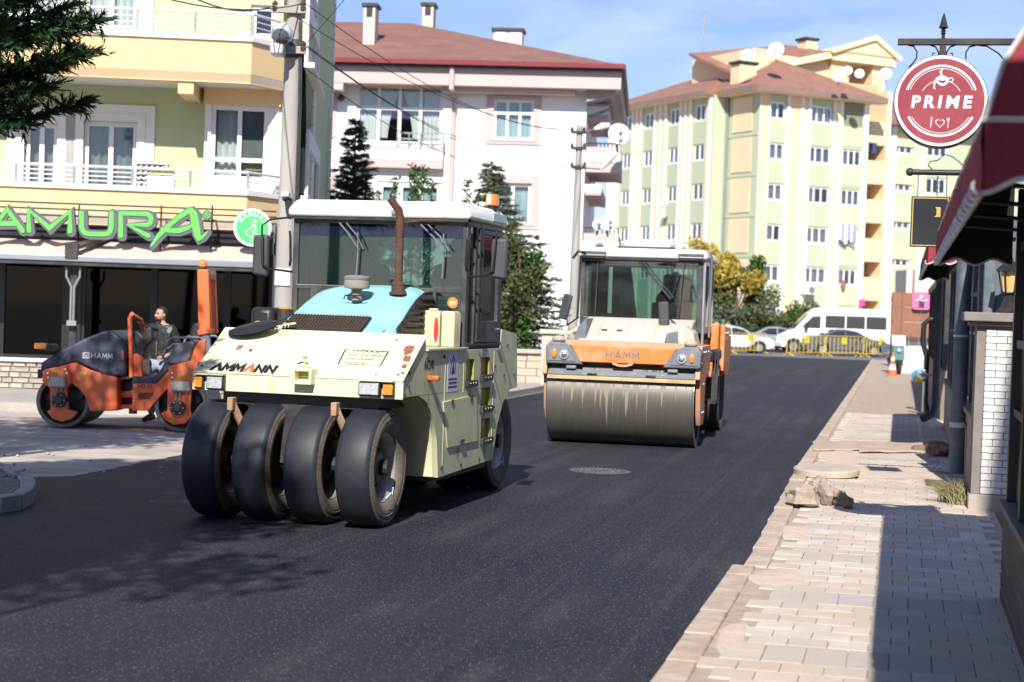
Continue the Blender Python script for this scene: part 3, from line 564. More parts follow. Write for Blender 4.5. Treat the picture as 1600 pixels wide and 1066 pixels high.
dp2 = stgroup('drain_elbow', .66, 31.6, 'dark downpipe ending in an elbow near the pedestal bowl', 'pipe'); B('pipe', MB().tube([(0, 0, 2.8), (0, 0, .45), (-.05, -.1, .25), (-.22, -.2, .16)], .07, 10), DK, dp2, smooth=50)
# ---------------------------------------------------------------- far right end: gate wall, brown screen, pink sign
def facing(name, px, Y, label, cat, grp=None): p = D(px, 520, Y); o = empty(name, (p.x, Y, 0), label, cat, grp); return o
CREAM = mat('cream_plaster', (.56, .52, .46), .9, var=.08, scale=1.5)
FW = Fr(0, 62, 0)
x0, x1, z0, z1 = FW.rc(1405, 530, 1460, 592, 0)
gw = empty('garden_wall', (x0, 62, 0), 'cream garden wall with inset panels beyond the traffic cone', 'wall')
B('panel', MB().box(0, 3.4, 0, .25, -.05, 1.35), CREAM, gw, bevel=.02); B('coping', MB().box(-.05, 3.5, -.05, .3, 1.35, 1.45), WHITE, gw)
for k in range(3): B('moulding', MB().plate([(.15 + k * 1.05, .15), (1.05 + k * 1.05, .15), (1.05 + k * 1.05, 1.2), (.15 + k * 1.05, 1.2)], [[(.22 + k * 1.05, .22), (.98 + k * 1.05, .22), (.98 + k * 1.05, 1.13), (.22 + k * 1.05, 1.13)]], 'y', -.025, .001), WHITE, gw)
x0, x1, z0, z1 = FW.rc(1393, 458, 1470, 527, -.4)
bs = empty('brown_screen', (x0, 61.6, 0), 'brown woven screen panel standing behind the traffic cone', 'screen')
BRN = mat('rust_brown_screen', (.27, .125, .075), .85, var=.12, scale=3, bump=.3, bscale=60)
for k in range(5):
    for j in range(3): w = (x1 - x0) / 5; h = (z1 - z0) / 3; B('panel', MB().box(k * w + .008, (k + 1) * w - .008, 0, .05, z0 + j * h + .006, z0 + (j + 1) * h - .006), BRN, bs)
for xx in (0.05, (x1 - x0) - .05): B('post', MB().box(xx - .04, xx + .04, .055, .13, 0, z1), DK, bs)
x0, x1, z0, z1 = FW.rc(1425, 457, 1453, 484, -.55)
pk = empty('pink_sign', ((x0 + x1) / 2, 61.45, (z0 + z1) / 2), 'small square pink sign with rounded corners on the brown screen', 'sign')
w = (x1 - x0) / 2; h = (z1 - z0) / 2; c = .12
pts = arc(w - c, h - c, c, 0, 90, 5) + arc(-w + c, h - c, c, 90, 180, 5) + arc(-w + c, -h + c, c, 180, 270, 5) + arc(w - c, -h + c, c, 270, 360, 5)
B('face', MB().prism(pts, 'y', -.03, .05), mat('pink_acrylic', (.72, .16, .32), .4), pk)
B('figure', MB().prism([(-.09, -.24), (.12, -.24), (.12, .02), (.04, .1), (-.07, .04)], 'y', -.04, -.03), mat('dark_print', (.05, .03, .06), .6), pk)
B('script_band', MB().prism(stroke([(-.2, .02), (-.05, .06), (.05, 0), (.22, .05)], .03), 'y', -.046, -.041), WHITE, pk)
B('face_print', MB().prism(arc(0, .16, .07, 0, 340, 10), 'y', -.04, -.03), mat('skin_print', (.8, .6, .55), .6), pk)
x0, x1, z0, z1 = FW.rc(1416, 422, 1470, 462, 6)
kb = empty('rooftop_box', (x0, 68, z0), 'white rooftop storage box with plants above the brown screen', 'structure'); B('body', MB().box(0, x1 - x0, 0, 2, -z0, z1 - z0), CREAM, kb, bevel=.03); B('brown_strip', MB().box(.25, .33, -.02, .0, 0, z1 - z0), BRN, kb)
# traffic cone
CONE_O = mat('cone_orange', (.80, .13, .03), .6, var=.1, scale=6, dirt=(.4, .3, .22), damt=.3)
q = G(1394, 588, .06)
cn = empty('traffic_cone', (q.x, q.y, .06), 'orange and white traffic cone standing on the far pavement', 'cone')
B('base', MB().box(-.2, .2, -.2, .2, 0, .04), CONE_O, cn, bevel=.01)
def cr_(z): return .155 - .125 * (z - .04) / .76
for i, (a, b, m_) in enumerate(((.04, .22, CONE_O), (.22, .40, WHITE), (.40, .54, CONE_O), (.54, .66, WHITE), (.66, .80, CONE_O))): B('orange_band' if i % 2 == 0 else 'white_band', MB().cyl((0, 0, a), (0, 0, b), cr_(a), cr_(b), n=18), m_, cn, smooth=40)
# parked scooter beside the gate wall
q = D(1400, 560, 60.6); sc_ = empty('parked_scooter', (q.x, 60.6, .06), 'parked scooter with pale top box and teal seat by the far garden wall', 'scooter')
TEAL = mat('teal_paint', (.02, .14, .12), .4)
for yy in (-.5, .55): B('wheel', MB().lathe([(.12, -.045), (.22, -.05), (.24, 0), (.22, .05), (.12, .045)], (0, yy, .24), (1, 0, 0), 16, closed=True), RUB, sc_, smooth=40)
B('body', MB().prism([(-.45, .35), (-.2, .25), (.3, .25), (.75, .45), (.7, .62), (.15, .62), (-.1, .42), (-.35, .75), (-.45, .72)], 'x', -.17, .17), DK, sc_, bevel=.04)
B('seat', MB().box(-.14, .14, .05, .68, .64, .74), TEAL, sc_, bevel=.04)
B('front_shield', MB().prism([(-.5, .5), (-.42, .5), (-.28, 1.02), (-.36, 1.02)], 'x', -.2, .2), TEAL, sc_, bevel=.02)
B('windscreen', MB().prism([(-.40, 1.02), (-.37, 1.02), (-.25, 1.38), (-.28, 1.38)], 'x', -.24, .24), WHITE, sc_, bevel=.02)
B('handlebar', MB().tube([(-.33, -.25, 1.02), (0, -.33, 1.05), (.33, -.25, 1.02)], .02, 6), BLK, sc_)
B('headlight', MB().ell((0, -.47, .85), (.09, .05, .08), 10, 6), LENSW, sc_, smooth=60)
for (px, py, c_, l_, r_) in ((1434, 594, (.12, .35, .55), 'round light blue bag by the far garden wall', .2), (1438, 600, (.75, .62, .05), 'small yellow bag in front of the light blue one', .15)):
    q = G(px, py, .06); mb = MB().ell((0, 0, 0), (r_, r_, r_ * .9), 14, 10); mb.v = [tuple(Vector(v_) * (1 + .2 * noise.noise(Vector(v_) * 9))) for v_ in mb.v]
    tag(B('plastic_bag', mb, mat('bag_' + l_[:5], c_, .35, var=.15), smooth=50, loc=(q.x, q.y, .06 + r_ * .78)), l_, 'bag')

# ---------------------------------------------------------------- round hanging sign
SGN = mat('sign_red', (.27, .036, .052), .35, var=.05, scale=3, dirt=(.42, .12, .13), damt=.15); SWH = mat('sign_white', (.82, .80, .80), .4, var=.02)
p = D(1470, 158, 12.0); sg = empty('round_sign', tuple(p), 'round red PRIME cafe sign hanging from an iron bracket', 'sign'); sg.rotation_euler = (0, 0, ST.a)
Rr_ = .315
B('rim', MB().lathe([(0, .0), (Rr_, .0), (Rr_ + .008, -.004), (Rr_ + .008, -.15), (0, -.15)], (0, -.001, 0), (0, -1, 0), 64), BLK, sg, smooth=40)
B('white_ring', MB().lathe([(Rr_ - .018, .0), (Rr_ + .002, .0), (Rr_ + .002, .006), (Rr_ - .018, .006)], (0, -.002, 0), (0, -1, 0), 64, closed=True), SWH, sg)
B('face', MB().lathe([(0, 0), (Rr_ - .018, 0), (Rr_ - .018, .004), (0, .004)], (0, -.002, 0), (0, -1, 0), 64), SGN, sg)
t = text_mb('PRIME', .118, .002, shear=.12, offset=.0045, sp=1.42).moved(ROTX).moved(Matrix.Translation((0, -.0085, -.012))); B('lettering', t, SWH, sg)
def ringarc(r, a0, a1, w, scal=0, n=60):
    o = []
    for i in range(n + 1):
        a = a0 + (a1 - a0) * i / n; o.append(((r + w / 2 + (scal * abs(math.sin(i * math.pi / 2.2)) if scal else 0)) * math.cos(R(a)), (r + w / 2 + (scal * abs(math.sin(i * math.pi / 2.2)) if scal else 0)) * math.sin(R(a))))
    for i in range(n, -1, -1):
        a = a0 + (a1 - a0) * i / n; o.append(((r - w / 2) * math.cos(R(a)), (r - w / 2) * math.sin(R(a))))
    return o
for nm, args in (('scalloped_arc', (.242, 18, 162, .009, .008)), ('scalloped_arc', (.242, 207, 333, .009, .008)), ('thin_arc', (.225, 20, 160, .004)), ('thin_arc', (.225, 210, 330, .004)), ('thin_arc', (.145, 28, 80, .0035)), ('thin_arc', (.145, 100, 152, .0035))):
    B(nm, MB().prism(ringarc(*args), 'y', -.009, -.0062), SWH, sg)
cup = MB().prism(ringarc(.036, 200, 385, .006, 0, 24), 'y', -.009, -.0062)
cup.prism([(x * 1.0 + .015, y * .45 + .155) for x, y in arc(0, 0, .036, 0, 345, 24)], 'y', -.0105, -.0092)
cup.moved(Matrix.Translation((.0, 0, .0)))
cup2 = MB().prism([(x + .0, y + .148) for x, y in [(-.04, .01), (-.032, -.022), (-.008, -.04), (.02, -.042), (.044, -.022), (.052, .01), (.04, .012), (.03, -.014), (.01, -.026), (-.008, -.024), (-.022, -.008)]], 'y', -.009, -.0062)
B('cup_mark', MB().join(cup2).prism(stroke(arc(.062, .146, .015, -120, 130, 10), .0055), 'y', -.0102, -.0062).prism(stroke([(-.03, .152), (-.046, .125), (-.05, .102), (-.046, .086)], [.022, .012, .007, .012]), 'y', -.0114, -.0062).prism(stroke([(-.02, .155), (.0, .185), (-.012, .2), (.006, .222)], [.02, .01, .012, .003]), 'y', -.0126, -.0062).prism([(x + .005, y * .5 + .158) for x, y in arc(0, 0, .034, 0, 345, 20)], 'y', -.0138, -.0062), SWH, sg)
hb = []
for i in range(25):
    a = 2 * math.pi * i / 24; hb.append((.0021 * 16 * math.sin(a) ** 3 * .95, -.155 + .0021 * (13 * math.cos(a) - 5 * math.cos(2 * a) - 2 * math.cos(3 * a) - math.cos(4 * a))))
hin = [((x) * .84, -.155 + (y + .155) * .84) for x, y in hb[:-1]]
B('heart_mark', MB().plate(hb[:-1], [hin], 'y', -.009, -.0062), SWH, sg)
B('cutlery_mark', MB().prism(stroke([(-.058, -.118), (-.06, -.155), (-.064, -.19)], [.008, .006, .003]), 'y', -.009, -.0062).prism(stroke([(.056, -.12), (.054, -.19)], .004), 'y', -.009, -.0062).prism(stroke([(.047, -.12), (.049, -.138), (.06, -.14), (.064, -.12)], .0035), 'y', -.01, -.0062), SWH, sg)
br_ = empty('sign_bracket', tuple(p), 'wrought iron bracket bar with spear finial above the round sign', 'bracket'); br_.rotation_euler = (0, 0, ST.a)
zb = Rr_ + .105
B('bar', MB().box(-.31, .74, .02, .07, zb - .022, zb + .022), IRON, br_, bevel=.003); B('stem', MB().box(-.022, .022, .025, .065, Rr_, zb + .024), IRON, br_)
B('spear_finial', MB().lathe([(.012, 0), (.012, .03), (.02, .035), (.012, .045), (.018, .055), (.01, .065), (.035, .075), (.03, .082), (.022, .11), (.012, .15), (0, .185)], (0, .045, zb + .024), n=8), IRON, br_, smooth=30)
def scroll(pts, w=.006): return MB().tube([(x, .045, z) for x, z in pts], w, 6)
for sgn_ in (-1, 1):
    B('scroll', scroll([(sgn_ * x, z) for x, z in [(.09, zb - .02), (.05, zb - .035), (.028, zb - .07), (.026, zb - .1)]]), IRON, br_)
    B('scroll', scroll([(sgn_ * x, z) for x, z in [(.025, zb - .105), (.05, zb - .115), (.072, zb - .1), (.066, zb - .078), (.05, zb - .08)]], .005), IRON, br_)
B('scroll', scroll([(-.24, zb - .022), (-.2, zb - .03), (-.175, zb - .07), (-.178, zb - .115), (-.205, zb - .155), (-.228, zb - .18)]), IRON, br_)
B('scroll', scroll([(.16, zb - .12), (.158, zb - .075), (.18, zb - .035), (.23, zb - .022), (.30, zb - .03), (.38, zb - .08), (.5, zb - .22)]), IRON, br_)
# ---------------------------------------------------------------- black rectangular hanging sign
p = D(1453, 347, 17.25); hs = empty('hanging_sign', tuple(p), 'black rectangular sign with a gold border hanging on a chain', 'sign'); hs.rotation_euler = (0, 0, ST.a)
GOLD = mat('gold_trim', (.55, .36, .10), .4, .3); w, h = .19, .255
B('board', MB().box(-w, w, -.02, .02, -h, h), mat('sign_black', (.018, .02, .024), .3, coat=.2), hs, bevel=.004)
B('gold_border', MB().plate([(-w + .012, -h + .012), (w - .012, -h + .012), (w - .012, h - .012), (-w + .012, h - .012)], [[(-w + .022, -h + .022), (w - .022, -h + .022), (w - .022, h - .022), (-w + .022, h - .022)]], 'y', -.024, -.021), GOLD, hs)
B('gold_letter', MB().prism([(.04, .05), (.10, .05), (.10, .15), (.045, .15), (.06, .13), (.06, .07)], 'y', -.024, -.021), GOLD, hs)
hb_ = empty('iron_bracket', tuple(p), 'black iron arm with a ball end holding the hanging sign chain', 'bracket'); hb_.rotation_euler = (0, 0, ST.a)
B('arm', MB().cyl((-.19, 0, .50), (.62, 0, .50), .03, n=10), IRON, hb_, smooth=40); B('ball', MB().ell((-.215, 0, .50), .042, 12, 8), IRON, hb_, smooth=60)
B('scroll', MB().tube([(.0, 0, .53), (-.04, 0, .57), (-.02, 0, .61), (.05, 0, .62), (.12, 0, .68), (.2, 0, .66), (.32, 0, .56)], .006, 6), IRON, hb_)
for k in range(8): B('chain_link', MB().tube([(.06 + (.008 * math.cos(a) if k % 2 else 0), (0 if k % 2 else .008 * math.cos(a)), .27 + k * .025 + .017 * math.sin(a)) for a in np.linspace(0, 2 * math.pi, 9)[:-1]], .0035, 5, closed=True), IRON, hb_)
for xx in (-.13, .15): B('hook', MB().tube([(xx, 0, .47), (xx, 0, .255)], .004, 5), IRON, hs)
# ================================================================ LEFT: green and yellow apartment house with restaurant
_c = D(434, 300, 32.6)
LB = Fr(_c.x, _c.y, 4.0)
lb = empty('apartment_house', LB, 'pale green and peach apartment house with railed balconies above the restaurant', 'building')
GREEN = mat('pale_green_plaster', (.50, .55, .33), .9, var=.05, scale=.6, bump=.15, bscale=60, dirt=(.42, .46, .28), dscale=.8, damt=.5)
PEACH = mat('peach_plaster', (.82, .58, .29), .9, var=.04, scale=.7, bump=.15, bscale=50, dirt=(.70, .52, .36), dscale=1.2, damt=.6, dthr=.6)
WHT = mat('white_plaster', (.80, .79, .76), .85, var=.03, scale=1, dirt=(.6, .56, .5), damt=.4, dthr=.6, dscale=2)
PVC = mat('white_window_frame', (.82, .82, .82), .35, var=.02)
INT = mat('dim_interior', (.05, .05, .055), .9)
CURT = mat('grey_blue_curtain', (.24, .30, .32), .9, var=.12, scale=2, stretch=(8, 1, .3))
CURW = mat('white_curtain', (.82, .84, .85), .9, var=.06)
def rect(x0, x1, z0, z1): return [(x0, z0), (x1, z0), (x1, z1), (x0, z1)]
def window(par, x0, x1, z0, z1, y, cols=2, rows=(1,), curtain=None, cmat=None, surround=0, smat=None, fw=.06, depth=.14, glassm=None, panes=True, cgap=0, blind=None, sill=None):
    """window on a wall hole at plane y; rows = relative heights from the bottom"""
    W = link('window', None, par); W.empty_display_size = .1
    f = MB(); holes = []; tot = sum(rows); zc = z0 + fw; H_ = (z1 - z0 - fw * (len(rows) + 1)); cw = (x1 - x0 - fw * (cols + 1)) / cols; pn = []
    for r_ in rows:
        h = H_ * r_ / tot
        for c in range(cols):
            a = x0 + fw + c * (cw + fw); holes.append(rect(a, a + cw, zc, zc + h)); pn.append((a, a + cw, zc, zc + h))
        zc += h + fw
    f.plate(rect(x0, x1, z0, z1), holes, 'y', y + depth * .45, y + depth * .8); B('frame', f, PVC, W)
    if panes:
        for (a, b, c, d) in pn: B('pane', MB().box(a - .005, b + .005, y + depth * .62, y + depth * .62 + .008, c - .005, d + .005), glassm or GLASS, W)
    else: B('pane', MB().box(x0 + .01, x1 - .01, y + depth * .6, y + depth * .6 + .01, z0 + .01, z1 - .01), glassm or GLASS, W)
    if surround:
        s_ = surround; B('surround', MB().plate(rect(x0 - s_, x1 + s_, z0 - s_ * .6, z1 + s_), [rect(x0, x1, z0, z1)], 'y', y - .05, y - .003).plate(rect(x0 - s_ * .45, x1 + s_ * .45, z0 - s_ * .2, z1 + s_ * .45), [rect(x0, x1, z0, z1)], 'y', y - .075, y - .052), smat or WHT, W)
    if sill: B('sill', MB().box(x0 - .06, x1 + .06, y - .08, y + .02, z0 - .06, z0 - .004), smat or WHT, W)
    if curtain:
        for (ca, cb, ct) in curtain:       # fractions of width, kind
            xa, xb = x0 + (x1 - x0) * ca, x0 + (x1 - x0) * cb; n = max(8, int((xb - xa) * 34)); yy = y + depth + .10; ph = rnd.random() * 6
            if ct == 'swag': fn = lambda a, b, xa=xa, xb=xb: (xa + (xb - xa) * (a * (.42 + .58 * b ** 1.6) if ca < .5 else 1 - (1 - a) * (.42 + .58 * b ** 1.6)), yy + .02 * math.sin(a * 30), z0 + (z1 - z0) * (.12 + .86 * b))
            else: fn = lambda a, b, xa=xa, xb=xb: (xa + (xb - xa) * a, yy + .035 * math.sin(a * (xb - xa) * 46 + ph + .5 * math.sin(a * 9)) , z0 + (z1 - z0) * b)
            B('curtain', MB().sheet(fn, n, 6 if ct == 'swag' else 1), cmat or CURT, W, smooth=60, fix=False)
    if blind: B('blind', MB().box(x0 + (x1 - x0) * blind[0], x0 + (x1 - x0) * blind[1], y + depth + .02, y + depth + .04, z0 + (z1 - z0) * blind[2], z1 - .02), mat('grey_blind', (.22, .23, .25), .8) if 'grey_blind' not in bpy.data.materials else bpy.data.materials['grey_blind'], W)
    return W
# windows, measured on the wall plane
wA = LB.rc(38, 192, 90, 300, 0); wB = LB.rc(130, 190, 214, 303, 0); wC = LB.rc(329, 166, 418, 282, -.35)
wD = LB.rc(45, -60, 95, 42, 0); wE = LB.rc(132, -58, 216, 46, 0); wF = LB.rc(392, 8, 432, 60, 0)
zg = LB.on(200, 352, 0)[1]; ztop = 10.2; xl = -13
hl = [rect(*w) for w in (wA, wB, wD, wE, wF)] + [rect(wA[0] - 2.6, wA[0] - 1.0, wA[2], wA[3]), rect(wA[0] - 2.6, wA[0] - 1.0, wD[2], wD[3])]
B('facade_wall', MB().plate(rect(xl, 0, 0, ztop), hl, 'y', 0, .22), GREEN, lb)
B('back_volume', MB().box(xl, -.24, .9, 13, 0, ztop).box(xl, xl + .25, .22, .9, 0, ztop), INT, lb)
# end wall facing the street (own windows)
xs = .42; ys = 3.4
e1 = [(LB.hit(479, y0, 'x', xs), LB.hit(492, y1, 'x', xs)) for y0, y1 in ((30, 118), (232, 322))]
eh = [[(a.y, b.z), (b.y, b.z), (b.y, a.z), (a.y, a.z)] for a, b in e1]
B('end_wall', MB().box(-.23, -.002, .22, ys, 0, ztop), GREEN, lb)
B('end_wall', MB().plate([(ys, 0), (13.2, 0), (13.2, ztop), (ys, ztop)], eh, 'x', xs - .2, xs).box(-.24, xs - .2, ys, ys + .2, 0, ztop), GREEN, lb)
for a, b in e1:
    Wn = link('window', None, lb)
    B('frame', MB().plate([(a.y, b.z), (b.y, b.z), (b.y, a.z), (a.y, a.z)], [[(a.y + .08, b.z + .08), (b.y - .08, b.z + .08), (b.y - .08, a.z - .08), (a.y + .08, a.z - .08)]], 'x', xs - .14, xs - .07), PVC, Wn)
    B('pane', MB().box(xs - .12, xs - .11, a.y + .05, b.y - .05, b.z + .05, a.z - .05), GLASS, Wn)
    B('surround', MB().plate([(a.y - .35, b.z - .3), (b.y + .35, b.z - .3), (b.y + .35, a.z + .35), (a.y - .35, a.z + .35)], [[(a.y, b.z), (b.y, b.z), (b.y, a.z), (a.y, a.z)]], 'x', xs + .002, xs + .07), WHT, Wn)
    B('sill', MB().box(xs + .003, xs + .2, a.y - .4, b.y + .4, b.z - .42, b.z - .32), WHT, Wn)
B('end_room', MB().box(-.2, xs - .45, ys + .5, 12.9, .1, ztop - .1), INT, lb)
for k in range(26):
    z = .3 + k * .38; B('quoin', MB().box(xs - .1, xs + .06, 13.2 - (.5 if k % 2 else .3), 13.26, z, z + .34), WHT, lb); 
    B('quoin', MB().box(xs - .1, xs + .05, ys - .04, ys + (.42 if k % 2 else .26), z, z + .34), WHT, lb)
B('peach_strip', MB().box(xs + .003, xs + .03, ys + .5, ys + 1.3, 0, 6.4), PEACH, lb)
z1_ = LB.on(200, 290, -1.35)[1]; z2_ = LB.on(200, 49, -1.35)[1]
for w, c, cur in ((wA, 2, [(0, 1, 'd')]), (wB, 2, [(0, .5, 'd'), (.52, 1, 'd')])):
    window(lb, *w, 0, c, (1,), cur, surround=.32, fw=.09)
for w in (wD, wE): window(lb, *w, 0, 2, (1,), [(0, 1, 'd')], CURW, surround=.3, fw=.09)
window(lb, *wF, 0, 1, (1,), fw=.1, surround=0)
for w in ((wA[0] - 2.6, wA[0] - 1.0, wA[2], wA[3]), (wA[0] - 2.6, wA[0] - 1.0, wD[2], wD[3])): window(lb, *w, 0, 2, (1,), [(0, 1, 'd')], surround=.3, fw=.09)
# glazed loggia at the corner
xa = wC[0] - .12
B('loggia_wall', MB().plate(rect(xa, .0, z1_ - .3, LB.on(370, 132, -.35)[1]), [rect(*wC)], 'y', -.35, -.2).box(xa, xa + .1, -.2, 0, z1_ - .3, LB.on(370, 132, -.35)[1]), WHT, lb)
window(lb, *wC, -.35, 2, (.42, 1.4), [(0, .5, 'd')], CURW, fw=.08, depth=.12, blind=(.5, 1, .3))
B('peach_lintel', MB().box(xa - .02, .03, -.42, 0, LB.on(370, 164, -.42)[1], LB.on(370, 132, -.42)[1] - .02), PEACH, lb)
for yy0, yy1 in ((-.30, .5), (.6, 1.4), (1.5, 2.3)):
    sw = link('window', None, lb); B('frame', MB().plate([(yy0, wC[2] - .2), (yy1, wC[2] - .2), (yy1, wC[3]), (yy0, wC[3])], [[(yy0 + .1, wC[2] + .5), (yy1 - .1, wC[2] + .5), (yy1 - .1, wC[3] - .1), (yy0 + .1, wC[3] - .1)], [(yy0 + .1, wC[2] - .1), (yy1 - .1, wC[2] - .1), (yy1 - .1, wC[2] + .4), (yy0 + .1, wC[2] + .4)]], 'x', .003, .05), PVC, sw)
    B('pane', MB().box(.015, .022, yy0 + .05, yy1 - .05, wC[2] - .15, wC[3] - .05), GLASS, sw)
# balconies
def balcony(zt, zb, lip, x_end, soffit_to=0):
    b_ = MB(); yb = -1.35; out = [(xl, yb), (x_end, yb), (.22, -.35), (.22, 0), (xl, 0)]
    sl = B('balcony', b_.prism(out, 'z', zb, zb + .16), WHT, lb)
    def band(name, z0, z1, th, m, off=0):
        mb = MB(); P_ = [(xl, yb - off), (x_end + off * .4, yb - off), (.22 + off, -.35 - off * .3), (.22 + off, .3)]; Q = [(xl, yb + th), (x_end - th * .5, yb + th), (.22 - th, -.35 + th * .4), (.22 - th, .3)]
        mb.prism(P_ + Q[::-1], 'z', z0, z1); return B(name, mb, m, sl)
    band('parapet', zb - .02, zt - lip, .16, PEACH); band('coping', zt - lip + .002, zt, .24, WHT, .05)
    return sl, [(xl, yb + .1), (x_end, yb + .1), (.14, -.3), (.14, .25)]
def railing(par, path, z0, h, name='railing'):
    ST_ = mat('white_rail_paint', (.70, .69, .67), .4, .1, var=.08) if 'white_rail_paint' not in bpy.data.materials else bpy.data.materials['white_rail_paint']
    SG = bpy.data.materials['grey_metal']
    for (r_, zz) in ((.028, h), (.013, h * .72), (.013, h * .47), (.013, h * .22)): B('rail', MB().tube([(x, y, z0 + zz) for x, y in path], r_, 6), ST_ if r_ > .02 else ST_, par)
    for a, b in zip(path, path[1:]):
        L_ = (Vector(b) - Vector(a)).length; n = max(1, round(L_ / 1.08))
        for k in range(n + (b is path[-1])):
            q = Vector(a).lerp(Vector(b), k / n)
            if q.x > -9: B('baluster', MB().box(q.x - .022, q.x + .022, q.y - .022, q.y + .022, z0, z0 + h), SG, par)
xe = LB.on(386, 300, -1.35)[0]
b1, pth = balcony(z1_, LB.on(200, 352, -1.35)[1], .10, xe); rail_h = LB.on(200, 262, -1.3)[1] - z1_; railing(b1, pth, z1_, rail_h)
b2, pth = balcony(z2_, LB.on(200, 121, -1.35)[1], .09, xe); railing(b2, pth, z2_, LB.on(200, 13, -1.3)[1] - z2_)
x0, x1, z0, z1 = LB.rc(278, 117, 303, 147, -1.30); B('bracket_beam', MB().box(x0, x1, -1.30, 0, z0, z1 + .02), PEACH, lb, bevel=.01)
# things on the balcony
q = LB.on(240, 293, -1.0); q0 = LB.w(q[0] + .1, -.75, z1_ - .05)
fb = empty('plant_box', tuple(q0), 'white balcony box of yellow green plants by the left window', 'planter'); B('box', MB().box(-.25, .25, -.08, .08, 0, .28), WHT, fb, bevel=.01)
lf = MB()
for k in range(160):
    x, y, z = rnd.uniform(-.24, .24), rnd.uniform(-.08, .08), rnd.uniform(.26, .42); s_ = .03; lf.add([(x - s_, y, z), (x, y - s_ * .5, z + s_), (x + s_, y, z), (x, y + s_ * .5, z - s_)], [(0, 1, 2, 3)])
B('leaves', lf, leafmat('yellow_green', (.3, .34, .06), (.45, .4, .1)), fb, fix=False)
q = LB.on(238, 291, -.2); q0 = LB.w(q[0], -.28, LB.on(238, 296, -.2)[1])
ac = empty('air_conditioner', tuple(q0), 'dark grilled outdoor unit on the balcony right of the curtained window', 'air conditioner'); B('housing', MB().box(-.3, .3, -.1, .12, 0, .5), WHT, ac, bevel=.02)
B('grille', MB().box(-.27, .27, -.12, -.101, .04, .46), DK, ac)
for k in range(5):
    for j in range(4): B('leaf_cutout', MB().prism(stroke([(-.22 + k * .105, .08 + j * .1), (-.17 + k * .105, .13 + j * .1)], [.05, .01]), 'y', -.13, -.121), WHT, ac)
# ---------------------------------------------------------------- restaurant front
rs = empty('restaurant_front', LB, 'dark glazed restaurant front with stone base under the green letters', 'restaurant')
yg = -1.45
AL = mat('dark_frame', (.02, .021, .024), .4, .2, var=.2)
SMK = mat('smoked_glass', (.006, .007, .009), .06, spec=.5, var=.2)
zs = LB.on(100, 561, yg)[1]; zt = LB.on(100, 408, yg)[1] + .25
B('interior', MB().box(xl, 0, yg + 1.2, -.02, 0, zt + .5), INT, rs)
edges = [LB.on(x, 480, yg)[0] for x in (-330, -160, 2, 103, 128, 240, 355, 425)]
for i, (a, b) in enumerate(zip(edges, edges[1:])):
    if i == 3:
        B('pier', MB().box(a, b, yg - .05, yg + .3, zs, zt), AL, rs, bevel=.01); continue
    fr_ = B('window', MB().plate(rect(a, b, zs, zt), [rect(a + .06, b - .06, zs + .06, zt - .22)], 'y', yg - .02, yg + .08), AL, rs)
    B('pane', MB().box(a + .05, b - .05, yg + .03, yg + .04, zs + .05, zt - .2), glass('smoky_pane', (.15, .16, .17), .0, rmax=.45) if i == 0 else bpy.data.materials['smoky_pane'], fr_)
B('end_pier', MB().box(edges[-1], .05, yg - .05, -.02, 0, zt), AL, rs)
B('header', MB().box(xl, .05, yg - .1, yg + .2, zt, zt + .42), AL, rs)
# dim things inside, faintly seen through the smoked panes
for k, (px, c_) in enumerate(((40, (.3, .26, .2)), (170, (.25, .2, .15)), (215, (.28, .3, .2)), (300, (.3, .22, .16)), (385, (.2, .3, .15)))):
    x = LB.on(px, 500, yg)[0]; tb = B('table', MB().box(x - .45, x + .45, yg + .45, yg + 1.0, zs + .02, zs + .07).box(x - .04, x + .04, yg + .68, yg + .76, 0, zs + .02).box(x - .5, x - .42, yg + .5, yg + .95, zs - .1, zs + .55), mat('table_%d' % k, c_, .6), rs)
B('sill', MB().box(xl, .05, yg - .12, yg + .08, zs - .07, zs - .002), WHT, rs, bevel=.01)
STN = [mat('stone_%d' % k, c, .92, var=.16, scale=9, bump=.8, bscale=22, dirt=(.30, .26, .22), dscale=5, damt=.4) for k, c in enumerate(((.44, .39, .33), (.50, .45, .39), (.38, .34, .30)))]
zb0 = .13; ch = (zs - .07 - zb0) / 5
B('stone_backing', MB().box(xl, .03, yg - .03, yg + .3, 0, zs - .07), mat('joint_mortar', (.26, .235, .21), .95), rs)
sm = {}
for r_ in range(5):
    x = edges[1] + (r_ % 2) * .11
    while x < .0:
        w = rnd.choice((.19, .24, .29, .34)); 
        if x + w > .03: break
        k = (w, rnd.randrange(3))
        if k not in sm: sm[k] = mesh_of('stone', MB().add([(.006, 0, .006), (w - .006, 0, .006), (w - .006, 0, ch - .006), (.006, 0, ch - .006), (.02, -.035, .02), (w - .02, -.04, .018), (w - .022, -.034, ch - .02), (.018, -.042, ch - .018)], [(4, 5, 6, 7), (0, 1, 5, 4), (1, 2, 6, 5), (2, 3, 7, 6), (3, 0, 4, 7)]), STN[k[1]])
        link('stone', sm[k], rs, (x, yg - .031 + rnd.uniform(-.008, .004), zb0 + r_ * ch)); x += w
